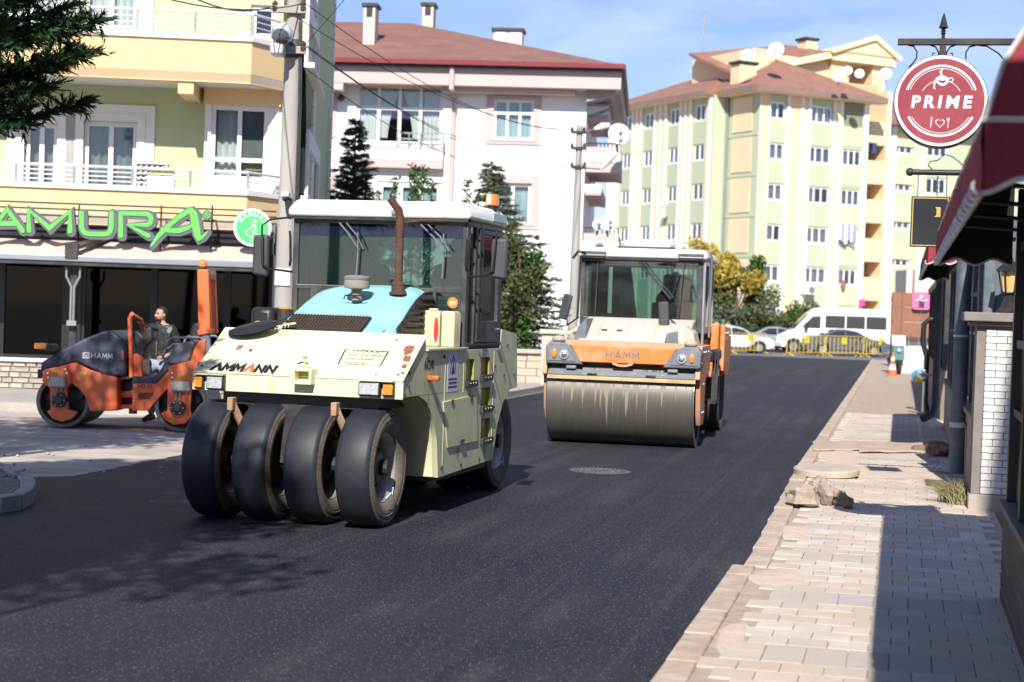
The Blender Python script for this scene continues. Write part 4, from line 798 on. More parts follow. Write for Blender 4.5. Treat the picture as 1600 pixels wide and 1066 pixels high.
# grey corrugated canopy strip, rails behind the letters
GC = mat('grey_corrugated', (.17, .175, .19), .55, .3, var=.15, dirt=(.3, .27, .24), damt=.4)
yc = -.95; zc0 = LB.on(200, 362, yc)[1]; zc1 = LB.on(200, 343, yc)[1]
n = 170; cg = MB(); W_ = .04 - edges[0]
cg.sheet(lambda a, b: (edges[0] + a * W_, yc - .0 + .018 * math.copysign(1, math.sin(a * n * math.pi)), zc0 - .12 + (zc1 - zc0 + .12) * b), n * 2, 1)
cg.sheet(lambda a, b: (edges[0] + a * W_, yc + b * .9, zc1 + b * .12 + .018 * math.copysign(1, math.sin(a * n * math.pi))), n * 2, 1)
B('corrugated_fascia', cg, GC, rs)
yl = -2.15
for py in (322, 331, 341): z = LB.on(200, py, yl + .12)[1]; B('letter_rail', MB().bar((edges[0], yl + .12, z), (LB.on(432, py, yl)[0], yl + .12, z), .025, .03), DK, rs)
for px in (-60, 121, 250, 330): x = LB.on(px, 340, yl)[0]; B('letter_rail_post', MB().bar((x, yl + .15, LB.on(px, 320, yl)[1]), (x, yl + .15, LB.on(px, 402, yl)[1]), .03, .03), DK, rs); B('letter_strut', MB().bar((x, yl + .15, LB.on(px, 343, yl)[1]), (x, -.9, zc1 + .05), .025, .025), DK, rs)
# sloping awning
za0 = LB.on(200, 362, -.9)[1]; yf = -2.75; za1 = LB.on(200, 403, yf)[1]
AWN = mat('beige_awning', (.62, .50, .42), .85, var=.05, scale=1, bump=.1, bscale=80)
aw = empty('retractable_awning', LB, 'beige sloping awning of the restaurant with grey front bar', 'awning')
B('fabric', MB().sheet(lambda a, b: (edges[0] + a * (-.02 - edges[0]), -.9 + (yf + .9) * b, za0 + (za1 - za0) * b - .05 * math.sin(b * math.pi)), 8, 8), AWN, aw, smooth=60)
fbz = LB.on(200, 412, yf)[1]; GB = mat('grey_aluminium', (.36, .39, .44), .35, .6, var=.05)
B('front_bar', MB().box(edges[0], .03, yf - .06, yf + .03, fbz, za1 + .01), GB, aw, bevel=.015); B('lower_bar', MB().box(edges[0], .03, yf - .03, yf + .05, fbz - .07, fbz - .005), DK, aw, bevel=.01)
a_ = LB.hit(178, 370, 'y', -1.2); b_ = LB.hit(112, 393, 'y', yf)
BRA = mat('brown_aluminium', (.13, .105, .085), .5, .4)
for d_ in (-.07, 0, .07): B('guide_rail', MB().bar((a_.x + d_, a_.y, a_.z + .03), (b_.x + d_ * .8, b_.y, b_.z + .06), .065, .07), BRA, aw, bevel=.008)
B('guide_end', MB().box(b_.x - .1, b_.x + .12, yf - .1, yf + .05, b_.z - .12, b_.z + .14), DK, aw, bevel=.01)
x1_, x2_ = LB.on(103, 460, yf + .1)[0], LB.on(124, 460, yf + .1)[0]; xm = (x1_ + x2_) / 2
for (xx, sg_) in ((x1_, 1), (x2_, -1)):
    zz = [LB.on(113, y_, yf + .1)[1] for y_ in (418, 432, 448, 505)]; B('folding_arm', MB().tube([(xx, yf + .1, zz[0]), (xx, yf + .1, zz[1]), (xx + sg_ * .09, yf + .1, zz[2]), (xx + sg_ * .09, yf + .1, zz[3])], .024, 8), GREY, aw, smooth=50)
B('arm_foot', MB().box(xm - .08, xm + .08, yf + .05, yf + .15, LB.on(113, 509, yf + .1)[1], LB.on(113, 501, yf + .1)[1]), GREY, aw); B('arm_post', MB().box(xm - .06, xm + .06, yf + .18, yf + .26, .13, LB.on(113, 415, yf)[1]), DK, aw)
# channel letters
GRL = mat('letter_green', (.13, .56, .09), .4, var=.03); GRS = mat('letter_grey_side', (.10, .115, .13), .5, var=.08)
def L2(px, py): return LB.on(px, py, yl)
def letter(name_label, strokes, w_px, depth=.10):
    k = 29.6 / FOC
    t = empty('sign_letter', LB, name_label, 'sign letter', 'green letters over the awning')
    g = MB(); s_ = MB()
    for i, st_ in enumerate(strokes):
        pts = [L2(x, y) for x, y in st_['p']]; w = st_.get('w', w_px); w = [q_ * k * 1.0 for q_ in w] if isinstance(w, list) else w * k * .92
        off = i * .0025; g.prism(stroke(pts, w, 6, 1.3), 'y', yl - depth - off, yl - depth + .012)
        w2 = [q_ + .085 for q_ in w] if isinstance(w, list) else w + .095
        s_.prism(stroke([(x + .02, z - .012) for x, z in pts], w2, 6, 1.3), 'y', yl - depth + .014 - off, yl + .02 + off)
    B('face', g, GRL, t); B('return', s_, GRS, t); return t
def arcp(cx, cy, rx, ry, a0, a1, n=8): return [(cx + rx * math.cos(R(a0 + (a1 - a0) * i / n)), cy - ry * math.sin(R(a0 + (a1 - a0) * i / n))) for i in range(n + 1)]
letter('wide green letter A cut by the left edge of the photo', [{'p': [(-12, 361), (13, 328), (37, 361)]}, {'p': [(-4, 350), (26, 350)]}], 7.5)
letter('big green letter M between the two wide letters A and U', [{'p': [(47, 361), (47, 329), (79, 357), (111, 331), (111, 362)]}], 7.5)
letter('green letter U with its rounded base right of the M', [{'p': [(129, 333), (129, 355)] + [(131, 361), (135, 364.5), (141, 366), (165, 366.5), (171, 365), (174, 361), (175.5, 355), (175.5, 333)]}], 7.5)
letter('green letter R between the U and the swash letter', [{'p': [(190, 369), (190, 334), (231, 335), (236, 338), (237.5, 343), (236, 349), (231, 352), (202, 352), (233, 369)]}], 7.5)
letter('large swash green letter A at the end of the word', [{'p': [(238, 384), (248, 370), (262, 356), (280, 341), (294, 331), (299, 330), (303, 334), (306, 348), (309, 366), (312, 373), (317, 371), (325, 363)], 'w': [3, 6, 7, 7, 8, 9, 11, 12, 11, 8, 5, 2]}, {'p': [(254, 358), (266, 361), (280, 361), (294, 357), (304, 351)], 'w': [4, 7, 8, 6, 3]}], 7)
k = 29.6 / FOC; x, z = L2(324, 337); rg = empty('sign_letter', LB, 'small green registered mark disc at the top right of the word', 'sign letter', 'green letters over the awning')
B('back_disc', MB().cyl((x, yl - .08, z), (x, yl, z), .09, n=24), GRS, rg); B('ring', MB().lathe([(.045, 0), (.062, 0), (.062, .01), (.045, .01)], (x, yl - .081, z), (0, -1, 0), 24, closed=True), GRL, rg)
B('letter', text_mb('R', .095, .003, offset=.002).moved(ROTX).moved(Matrix.Translation((x, yl - .085, z))), GRL, rg)
# round emblem
x, z = L2(395, 356); re_ = .335
em = empty('round_emblem', LB, 'round green and white restaurant emblem beside the word', 'sign')
B('back', MB().cyl((x, yl + .02, z), (x, yl - .08, z), re_, n=48), PVC, em, smooth=40)
B('green_disc', MB().cyl((x, yl - .08, z), (x, yl - .085, z), re_ - .05, n=48), mat('emblem_green', (.08, .62, .16), .4, var=.02), em)
B('thin_ring', MB().lathe([(re_ - .03, 0), (re_ - .038, 0), (re_ - .038, .004), (re_ - .03, .004)], (x, yl - .081, z), (0, -1, 0), 48, closed=True), bpy.data.materials['emblem_green'], em)
for i, ch_ in enumerate('HAMURA'):
    a = R(148 - i * 24.5); r_ = re_ - .105; t = text_mb(ch_, .105, .002, offset=.002); t.moved(Matrix.Rotation(a - math.pi / 2, 4, 'Z')).moved(Matrix.Translation((math.cos(a) * r_, math.sin(a) * r_, 0))).moved(ROTX).moved(Matrix.Translation((x, yl - .088, z))); B('lettering', t, PVC, em)
B('lettering', text_mb('2021', .05, .002).moved(ROTX).moved(Matrix.Translation((x, yl - .088, z - .235))), PVC, em)
# figure mark: plain kneading worker outline
fg = [([(0, .075), (.035, .1), (.055, .08), (.05, .045), (.02, .03), (-.005, .05), (0, .075)], .011), ([(.03, .03), (-.03, .0), (-.09, -.05), (-.1, -.09), (-.06, -.13)], .012), ([(-.06, -.13), (.0, -.15), (.06, -.16), (.1, -.15)], .012), ([(.03, .03), (.06, -.03), (.05, -.09), (.12, -.13)], .012), ([(-.02, -.03), (.02, -.08), (.0, -.12)], .009), ([(.02, .115), (.06, .1)], .02), ([(.03, -.02), (.03, -.08)], .007)]
fm_ = MB()
for i, (p_, w) in enumerate(fg): fm_.prism(stroke([(x + a * 1.15, z + b * 1.15 + .0) for a, b in p_], w), 'y', yl - .0885 - i * .0012, yl - .0852)
B('figure_mark', fm_, PVC, em)

# ================================================================ utility pole with street lamp (near, left)
CP_ = mat('pole_concrete', (.40, .375, .34), .9, var=.12, scale=3, bump=.35, bscale=50, dirt=(.22, .2, .18), damt=.4, dscale=2, stretch=(1, 1, .2))
yp = 23.8; pb = D(441, 600, yp); up = empty('utility_pole', (pb.x, yp, 0), 'thick concrete utility pole behind the cream roller with lamp and cross arms', 'pole')
pt = D(452.5, 92, yp); zt_ = pt.z
B('shaft', MB().tube([(0, 0, -.2), (.0, 0, zt_)], [.165, .118], 24), CP_, up, smooth=40)
B('dark_band', MB().tube([(.0, 0, zt_ - .0), (.0, 0, zt_ + .26)], [.121, .119], 24), mat('dark_wrap', (.09, .09, .095), .7, var=.2), up, smooth=40)
B('upper_shaft', MB().tube([(.0, 0, zt_ + .26), (.0, 0, zt_ + 2.4)], [.112, .09], 20), CP_, up, smooth=40)
INS = mat('brown_insulator', (.10, .045, .03), .25, coat=.6)
arms = []
for py in (14, 77):
    a = D(422, py, yp - .14); b = D(478, py, yp - .14); za = a.z
    ca = B('cross_arm', MB().box(a.x - pb.x, b.x - pb.x, -.17, -.11, za - .05, za + .05), CP_, up, bevel=.006)
    for px in (430, 474):
        q = D(px, py - 8, yp - .14); B('insulator', MB().lathe([(.02, -.12), (.045, -.10), (.05, -.05), (.03, -.03), (.045, .0), (.02, .04), (0, .05)], (q.x - pb.x, -.14, q.z - (0 if px > 440 else 0)), n=10), INS, ca, smooth=40); arms.append((q.x, yp - .14, q.z))
p_ = D(437, 60, yp - .5)
hd = B('street_lamp_head', MB().lathe([(0, 0), (.10, .02), (.145, .08), (.15, .16), (.12, .22), (.0, .24)], (p_.x - pb.x + .01, -.5, p_.z + .02), (0, .85, .45), 20), mat('lamp_housing', (.62, .63, .64), .35, .3), up, smooth=40)
hd2 = B('lamp_lens', MB().lathe([(0, -.05), (.07, -.035), (.105, 0), (.12, .03), (0, .03)], (p_.x - pb.x + .01, -.515, p_.z + .01), (0, .85, .45), 18), mat('lamp_lens_dark', (.09, .10, .11), .1, coat=1), up, smooth=40)
B('lamp_box', MB().box(-.13 + p_.x - pb.x, .05 + p_.x - pb.x, -.5, -.2, p_.z - .22, p_.z - .05), bpy.data.materials['lamp_housing'], up, bevel=.03)
B('lamp_arm', MB().tube([(p_.x - pb.x, -.35, p_.z - .1), (p_.x - pb.x + .05, -.1, p_.z - .05), (0, 0, p_.z - .02)], .03, 8), GREY, up)
for (px, py, s_) in ((447, 306, 1), (470, 312, -1)):
    q = D(px, py, yp - .3); c_ = B('security_camera', MB().box(q.x - pb.x - .05, q.x - pb.x + .05, -.42, -.2, q.z - .02, q.z + .05) if s_ > 0 else MB().bar((q.x - pb.x, -.2, q.z + .04), (q.x - pb.x + .06, -.36, q.z - .05), .05, .06), PVC, up, bevel=.01)
    B('camera_lens', MB().ell((q.x - pb.x + (0 if s_ > 0 else .06), -.40, q.z - .045), .04, 10, 7), BLK, c_, smooth=60)
    B('bracket', MB().bar((q.x - pb.x, -.25, q.z - .02), (.08 if s_ > 0 else .1, -.05, q.z - .06), .02, .02), DK, up)
x_, z_ = 0, D(444, 433, yp).z; B('paper_notice', MB().sheet(lambda a, b: (.168 * math.sin(-1 + a * 1.5), -.168 * math.cos(-1 + a * 1.5), z_ - .12 + .24 * b), 8, 1), WHT, up)
cb_ = MB()
for dx, r_ in ((.10, .012), (.125, .008), (.085, .007)): cb_.tube([(dx, -.10, zt_ + .5), (dx + .03, -.11, zt_ - .8), (dx + .02 + r_, -.12, 4.6), (dx + .03, -.13, 3.0), (dx + .035, -.13, .4)], r_, 5)
B('cables', cb_, DK, up)
# ================================================================ second pole, lamps and dish between white house and flats
y2 = 47; pb2 = D(893, 560, y2); u2 = empty('utility_pole', (pb2.x, y2, 0), 'slim concrete utility pole at the right corner of the white house', 'pole')
tp = D(906, 196, y2)
B('shaft', MB().tube([(0, 0, -.1), (tp.x - pb2.x - .0, 0, tp.z)], [.155, .085], 12), CP_, u2, smooth=40)
ends = []
for py, xx in ((207, 0), (232, 0), (262, 0)):
    a = D(893, py, y2); b = D(915, py, y2); ca = B('cross_arm', MB().box(a.x - pb2.x, b.x - pb2.x, -.12, -.04, a.z - .04, a.z + .04), DK, u2)
    for px in (894, 913): q = D(px, py - 5, y2 - .08); B('insulator', MB().cyl((q.x - pb2.x, -.08, q.z - .09), (q.x - pb2.x, -.08, q.z + .06), .05, .03, 8), INS, ca); ends.append((q.x, y2 - .08, q.z))
for py0, px1, py1, zl in ((210, 945, 196, 0), (262, 955, 240, 1)):
    a, b = D(906, py0, y2), D(px1 - 16, py1 + (6 if zl == 0 else 24), y2 - .2); la = B('lamp_arm', MB().tube([(a.x - pb2.x, 0, a.z), (b.x - pb2.x, -.2, b.z)], .03, 6), GREY, u2)
    c_ = D(px1 + 8, py1 - (0 if zl == 0 else 2), y2 - .3); B('lamp_head', MB().tube([(b.x - pb2.x, -.2, b.z), ((b.x + c_.x) / 2 - pb2.x, -.25, (b.z + c_.z) / 2 + .02), (c_.x - pb2.x, -.3, c_.z)], [.05, .11, .07], 8), PVC, la, smooth=50)
# wires
WIRE = mat('black_wire', (.03, .03, .032), .6)
pairs = [((D(478, 6, yp)), ends[0], .5), (D(478, 70, yp), ends[2], .7), (D(430, 6, yp), ends[1], .5), (D(430, 70, yp), ends[4], .8), (D(474, 70, yp), ends[5], .6)]
dsc = ['topmost thin wire from the thick pole to the slim pole', 'second thin wire sagging from the lower arm of the thick pole', 'thin wire from the left insulator of the top arm to the slim pole', 'lowest thin wire sagging across the white house', 'thin wire ending at the lowest right insulator of the slim pole']
for (a, b, sag), l_ in zip(pairs, dsc):
    a, b = Vector(a), Vector(b); tag(B('overhead_wire', MB().tube([a.lerp(b, t) - Vector((0, 0, sag * 4 * t * (1 - t))) for t in np.linspace(0, 1, 20)], .0075, 4), WIRE), l_, 'wire')
for (x0, y0, x1, y1, Y1, l_) in ((474, 6, 110, -60, 18, 'wire running up left from the thick pole past the upper balcony'), (430, 8, 190, -80, 14, 'steep wire crossing the upper balcony towards the top edge'), (474, 72, 700, -250, 30, 'wire rising from the thick pole to the upper right')):
    a, b = D(x0, y0, yp), D(x1, y1, Y1); tag(B('overhead_wire', MB().tube([a.lerp(b, t) - Vector((0, 0, 1.0 * t * (1 - t))) for t in np.linspace(0, 1, 14)], .008, 4), WIRE), l_, 'wire')
# ================================================================ WHITE HOUSE
_c = D(912, 300, 60); WB = Fr(_c.x, _c.y, -4.5)
wb = empty('white_house', WB, 'white apartment house with brown hipped roof and pink trim', 'building')
PINK = mat('pink_plaster', (.56, .44, .41), .9, var=.04, scale=.5); WHB = mat('bright_white_plaster', (.84, .83, .80), .9, var=.03, scale=.4)
ROOFB = mat('brown_roof', (.21, .10, .08), .75, var=.10, scale=1.5, stretch=(1, 1, 3), dirt=(.33, .17, .14), dscale=.8, damt=.5)
CURLB = mat('pale_blue_curtain', (.50, .64, .70), .9, var=.10, scale=2, stretch=(6, 1, .3))
xl = -22; eave = WB.on(700, 101, -.9)[1]; top = WB.on(700, 130, 0)[1]
wins = {'big': WB.rc(556, 133, 692, 226, 0), 'small': WB.rc(771, 156, 834, 219, 0), 'left': WB.rc(488, 144, 515, 208, 0), 'lowbig': WB.rc(588, 284, 690, 400, 0), 'lowsmall': WB.rc(771, 286, 830, 350, 0), 'lowleft': WB.rc(488, 278, 512, 340, 0)}
B('front_wall', MB().plate(rect(xl, 0, 0, top), [rect(*w) for w in wins.values()], 'y', 0, .3), WHB, wb)
B('end_wall', MB().box(-.3, 0, .3, 12, 0, top).box(xl, -.3, 11.7, 12, 0, top), WHB, wb); B('rooms', MB().box(xl, -.5, 1.6, 11.5, .1, top - .1), INT, wb); B('floor_slab', MB().box(xl, -.31, .31, 1.6, top - .2, top - .05).box(xl, -.31, .31, 1.6, 3.9, 4.1), INT, wb)
window(wb, *wins['big'], 0, 4, (1.7, 1), [(.26, .49, 'swag'), (.51, .75, 'swag'), (0, .24, 'd'), (.77, 1, 'd')], CURW, fw=.12, depth=.2)
window(wb, *wins['small'], 0, 3, (2, .8), [(0, 1, 'd')], CURLB, surround=.26, smat=PINK, fw=.10)
window(wb, *wins['left'], 0, 1, (2, .8), [(0, 1, 'd')], CURW, surround=.26, smat=PINK, fw=.12)
window(wb, *wins['lowleft'], 0, 1, (2, .8), [(0, 1, 'd')], CURW, surround=.26, smat=PINK, fw=.12)
window(wb, *wins['lowbig'], 0, 3, (1,), [(0, 1, 'd')], CURLB, fw=.2)
window(wb, *wins['lowsmall'], 0, 2, (1,), [(0, 1, 'd')], CURLB, surround=.3, smat=PINK, fw=.12)
x0, x1, z0, z1 = WB.rc(506, 98, 973, 134, -.9)
B('attic_band', MB().box(xl, x1 - .05, -.9, 12.6, z0, z1 - .08), PINK, wb)
xb0, xb1, _, _ = WB.rc(552, 125, 694, 135, 0); B('attic_step', MB().box(xl, xb0 - .2, -.88, 0, z0 - .25, z0 - .005).box(xb1, -.4, -.5, 0, z0 - .18, z0 - .005), PINK, wb)
x1e = x1; yE = -1.15; rz = WB.on(640, 33, 5.5)[1]; rx = WB.on(640, 33, 5.5)[0]
eV = [(xl, yE, z1), (x1e, yE, z1), (x1e, 13, z1), (xl, 13, z1), (xl, 6, rz), (rx, 6, rz)]
B('roof', MB().add(eV + [(x, y, z - .12) for x, y, z in eV[:4]], [(0, 1, 5, 4), (1, 2, 5), (2, 3, 4, 5), (6, 9, 8, 7), (0, 6, 7, 1), (1, 7, 8, 2), (0, 4, 3, 9, 6), (2, 8, 9, 3)]), ROOFB, wb)
B('gutter', MB().box(xl, x1e + .06, yE - .1, yE - .003, z1 - .13, z1 + .03).box(x1e + .003, x1e + .1, yE, 13, z1 - .13, z1 + .03), mat('dark_red_gutter', (.20, .02, .03), .4), wb)
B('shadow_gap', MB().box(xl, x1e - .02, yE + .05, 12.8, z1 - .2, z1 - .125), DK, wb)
def chim(x0p, y0p, x1p, y1p, yy, slots=1):
    a, b, c, d = WB.rc(x0p, y0p, x1p, y1p, yy); ch = B('chimney', MB().box(a, b, yy, yy + .8, c - 1.2, d - .12), mat('chimney_plaster', (.62, .52, .44), .9) if 'chimney_plaster' not in bpy.data.materials else bpy.data.materials['chimney_plaster'], wb)
    B('flue_opening', MB().box(a + .1, b - .1, yy - .01, yy + .81, d - .5, d - .14) if slots == 1 else MB().box(a + .1, (a + b) / 2 - .08, yy - .01, yy + .81, d - .5, d - .14).box((a + b) / 2 + .1, b - .1, yy - .01, yy + .81, d - .5, d - .14), INT if slots == 1 else WHT, ch)
    B('cap_slab', MB().box(a - .08, b + .08, yy - .08, yy + .88, d - .11, d), DK, ch); return a, b
chim(568, 5, 586, 55, 1.5); chim(660, 4, 677, 38, 6.2); chim(771, 44, 816, 68, 5, 2)
x0, x1, z0, z1 = WB.rc(553, 228, 692, 262, -.35); B('bay_spandrel', MB().box(x0, x1, -.35, 0, z0, z1), PINK, wb); zm = (z0 + z1) / 2; B('white_stripe', MB().box(x0 - .003, x1 + .003, -.37, -.34, zm - .1, zm + .2), WHB, wb); 
x0, x1, z0, z1 = WB.rc(576, 209, 692, 218, -.35); rl = MB(); [rl.box(x0 + 1, x1, -.36, -.32, zz, zz + .05) for zz in (z0, z1)]; [rl.box(x, x + .05, -.36, -.32, z0 - .3, z1) for x in np.linspace(x0 + 1, x1, 5)]; B('window_rail', rl, GREY, wb)
x, z = WB.on(707, 96, -.95); B('rain_pipe', MB().tube([(x, -1.0, z), (x, -1.0, WB.on(707, 138, -1)[1]), (x, -.12, WB.on(707, 145, -.1)[1]), (x, -.12, .2)], .09, 8), PINK, wb)
q = WB.on(533, 153, -.2); B('wall_camera', MB().ell((q[0], -.2, q[1]), .13, 10, 7), BLK, wb)
# balconies on the street end
def endbal(y0p, y1p, xr, dp, railt=None):
    za = WB.on(940, y1p, 1)[1]; zb = WB.on(940, y0p, 1)[1]; xr_ = WB.on(xr, (y0p + y1p) / 2, .6)[0]
    bb = B('balcony', MB().box(.003, xr_, .6, dp, za, za + .18), GREY if False else PINK, wb); B('parapet', MB().box(.004, xr_ + .02, .55, .68, za - .02, zb).box(xr_ - .12, xr_ + .021, .68, dp, za - .02, zb), PINK, bb); zm = (za + zb) / 2
    B('white_stripe', MB().box(.004, xr_ + .04, .52, .56, zm - .1, zm + .2), WHB, bb)
    if railt: z = WB.on(940, railt, 1)[1]; r_ = MB().tube([(0.05, .62, z), (xr_, .62, z)], .03, 6); [r_.box(x - .02, x + .02, .6, .64, zb, z) for x in np.linspace(.1, xr_, 9)]; B('rail', r_, DK, bb)
    return bb
endbal(165, 190, 950, 6.5); endbal(232, 270, 968, 5.5, 226); endbal(292, 306, 938, 7.5); endbal(366, 410, 965, 5.5, 357)
x0, x1, z0, z1 = WB.rc(914, 132, 972, 160, -.4); B('end_soffit', MB().prism([(0, z1), (x1, z1), (x1 - .4, z0 + .2), (0, z0)], 'y', -.5, 7), mat('soffit_grey', (.36, .33, .31), .9), wb)
B('brace', MB().tube([(.0, .2, WB.on(915, 183, 0)[1]), (x1 - .3, .2, WB.on(962, 168, 0)[1])], .06, 6), GREY, wb)
# satellite dishes
DISHW = mat('dish_white', (.80, .80, .80), .5, var=.03)
def dish(px, py, rpx, Y, label, back=False, grp='satellite dishes'):
    c = D(px, py, Y); r = rpx * Y / FOC; t = empty('satellite_dish', tuple(c), label, 'satellite dish', grp); t.rotation_euler = (R(-14 if not back else 10), 0, R(8 if px < 1100 else -12))
    B('reflector', MB().lathe([(0, .0), (r * .5, -.035 * r * 2), (r, -.28 * r), (r, -.30 * r - .02), (r * .5, -.07 * r - .03), (0, -.02)], (0, 0, 0), (0, 1, 0), 24), DISHW, t, smooth=50)
    B('feed_arm', MB().tube([(0, -.25 * r, -r), (0, -1.1 * r, -.25 * r)], .018 + r * .02, 5), GREY, t); B('receiver', MB().ell((0, -1.1 * r, -.22 * r), .07 + r * .05, 8, 6), GREY, t)
    B('mount', MB().tube([(0, .06, 0), (0, .2, -r * 1.0), (0, .2, -r * 1.5)], .035, 6), DK, t); return t
dish(966, 211, 17, 59, 'large white satellite dish on the middle end balcony of the white house'); dish(951, 349, 13, 59, 'white satellite dish on the lowest end balcony, right of the pair'); dish(934, 352, 9, 59.5, 'smaller white dish left of the pair on the lowest end balcony')

# ================================================================ STRIPED FLATS far behind
_c = D(1179, 400, 124); AP = Fr(_c.x, _c.y, 27)
ap = empty('striped_flats', AP, 'tall pale green and yellow striped block of flats with tiled roof', 'building')
APG = mat('flats_green', (.47, .52, .36), .9, var=.03, scale=.3); APY = mat('flats_yellow', (.78, .59, .38), .9, var=.03, scale=.3); TILE = mat('orange_roof_tiles', (.26, .135, .10), .85, var=.2, scale=1.2, bump=.5, bscale=5, dirt=(.35, .15, .1), dscale=1, damt=.6)
zt_ = AP.hit(1179, 141, 'y', 0).z; zfl = [AP.hit(1210, y, 'y', 0).z for y in (186, 249, 313, 376, 441, 504)]
fh = (zfl[0] - zfl[4]) / 4
xr = AP.hit(1352, 300, 'y', 0).x
cw = [(1199, 1223), (1260, 1296), (1314, 1344)]
cols_ = [(AP.hit(a, 300, 'y', 0).x, AP.hit(b, 300, 'y', 0).x) for a, b in cw]
holes = []; apw = []
for i, (a, b) in enumerate(cols_):
    for k in range(6):
        z = zfl[0] - fh * k; w = (a, b, z, z + fh * .43); 
        if i == 2 and k == 0: w = (a, b, z, z + fh * .75)
        if z > .3: holes.append(rect(*w)); apw.append((w, i, k))
B('right_wall', MB().plate(rect(0, xr, 0, zt_), holes, 'y', 0, .3), APG, ap); 
for (w, i, k) in apw:
    if i == 2 and k == 0: continue
    window(ap, *w, 0, 2 if i == 0 else 3, (1,), [(0, 1, 'd')] if (i + k) % 3 else [(0, .5, 'd')], CURW if (i * 3 + k) % 4 else CURLB, fw=.14, depth=.2, panes=False)
def strips(par, xs_, y0, y1, m, z0=0, z1=None, name='pilaster'):
    for a, b in xs_: B(name, MB().box(a, b, y0, y1, z0, z1 or zt_), m, par)
X = lambda px, y=0: AP.hit(px, 300, 'y', y).x
strips(ap, [(X(1183), X(1197)), (X(1229), X(1246)), (X(1246) + .25, X(1257)), (X(1300), X(1312))], -.06, -.003, APY, name='yellow_band')
strips(ap, [(.0, X(1183) - .01), (X(1197), X(1199) - .1), (X(1225) - .05, X(1229)), (X(1246), X(1246) + .25), (X(1257), X(1257) + .3), (X(1297), X(1300)), (X(1312) - .3, X(1312)), (X(1345), X(1352))], -.14, -.003, WHT, name='white_pilaster')
for k in range(6):
    z = zfl[0] - fh * k; a, b = cols_[2]; B('yellow_spandrel', MB().box(a - .1, b, -.05, -.003, z + fh * .5 - fh, z - .12), APY, ap)
zz = [AP.hit(1330, y, 'y', 0).z for y in (448, 462)]
B('room_fill', MB().box(.1, xr - .1, 1.8, 14, .1, zt_ - .3).box(.1, xr, .31, 1.8, zt_ - .4, zt_ - .2), INT, ap)
for k in range(6): B('floor_slab', MB().box(.1, xr - .1, .31, 1.8, zfl[0] - fh * k - 1.0, zfl[0] - fh * k - .8), APY, ap)
# left part: projecting bay, step, long left face (local -x side)
lyb = AP.hit(1133, 300, 'x', 0).y
B('bay_side', MB().box(-.02, .28, .3, lyb, 0, zt_), APG, ap)
B('bay_side', MB().box(-.021, .0, 0, .31, 0, zt_), APG, ap)
ypn = [AP.hit(1142, 300, 'x', 0).y, AP.hit(1172, 300, 'x', 0).y]
for k in range(6):
    z = zfl[0] - fh * k; B('yellow_panel', MB().box(-.08, -.023, ypn[1], ypn[0], z - fh * .30, z + fh * .55), APY, ap)
    B('floor_band', MB().box(-.06, -.023, .1, lyb - .1, z - fh * .42, z - fh * .36), APG, ap)
xs2 = AP.hit(1111, 300, 'y', lyb).x
B('step_wall', MB().box(xs2, .27, lyb - .0, lyb + .3, 0, zt_), APG, ap)
B('rain_pipe', MB().cyl((-.15, lyb - .15, 0), (-.15, lyb - .15, zt_), .1, n=8), GREY, ap)
Yp = lambda px: AP.hit(px, 300, 'x', xs2).y
lend = Yp(946); lw = [(1103, 1089), (1058, 1045), (1021, 1007), (983, 971)] if False else [(1098, 1081), (1057, 1042), (1017, 1003), (983, 970)]
holes = []; wl_ = []
for a, b in lw:
    for k in range(5):
        z = zfl[0] - fh * k + .1; w = (Yp(a), Yp(b), z, z + fh * .43); holes.append([(w[0], z), (w[1], z), (w[1], w[3]), (w[0], w[3])]); wl_.append(w)
B('left_wall', MB().plate([(lyb + .3, 0), (lend, 0), (lend, zt_), (lyb + .3, zt_)], holes, 'x', xs2, xs2 + .3), APG, ap)
B('room_fill', MB().box(xs2 + 1.2, 8, lyb + .4, lend - .2, .1, zt_ - .3), INT, ap)
for (a, b, c, d) in wl_:
    W = link('window', None, ap); m_ = (a + b) / 2
    B('frame', MB().plate([(a, c), (b, c), (b, d), (a, d)], [[(a + .2, c + .12), (m_ - .12, c + .12), (m_ - .12, d - .12), (a + .2, d - .12)], [(m_ + .12, c + .12), (b - .2, c + .12), (b - .2, d - .12), (m_ + .12, d - .12)]], 'x', xs2 + .08, xs2 + .16), PVC, W)
    B('pane', MB().box(xs2 + .11, xs2 + .13, a + .05, b - .05, c + .05, d - .05), GLASS, W); B('curtain', MB().sheet(lambda s_, t: (xs2 + .4 + .05 * math.sin(s_ * 20), a + (b - a) * (.35 + .65 * s_), c + (d - c) * t), 12, 1), CURW, W, smooth=60)
bands = [(1110, 1104, 'w'), (1103.5, 1101, 'y'), (1100.5, 1099.5, 'w')]
for g0, g1 in ((1078, 1060), (1040, 1020), (1001, 986), (967, 955)):
    t = (g0 - g1); B('yellow_band', MB().box(xs2 - .06, xs2 - .003, Yp(g0), Yp(g1), 0, zt_), APY, ap)
    for f0, f1 in ((0, .14), (.43, .57), (.86, 1)): B('white_pilaster', MB().box(xs2 - .16, xs2 - .062, Yp(g0 - t * f0), Yp(g0 - t * f1), 0, zt_), WHT, ap)
B('white_pilaster', MB().box(xs2 - .16, xs2 - .003, Yp(1108), Yp(1105), 0, zt_), WHT, ap); B('white_pilaster', MB().box(xs2 - .1, xs2 - .003, Yp(953), Yp(949), 0, zt_), WHT, ap)
B('yellow_band', MB().box(xs2 - .06, xs2 - .003, Yp(1105), Yp(1101), 0, zt_), APY, ap)
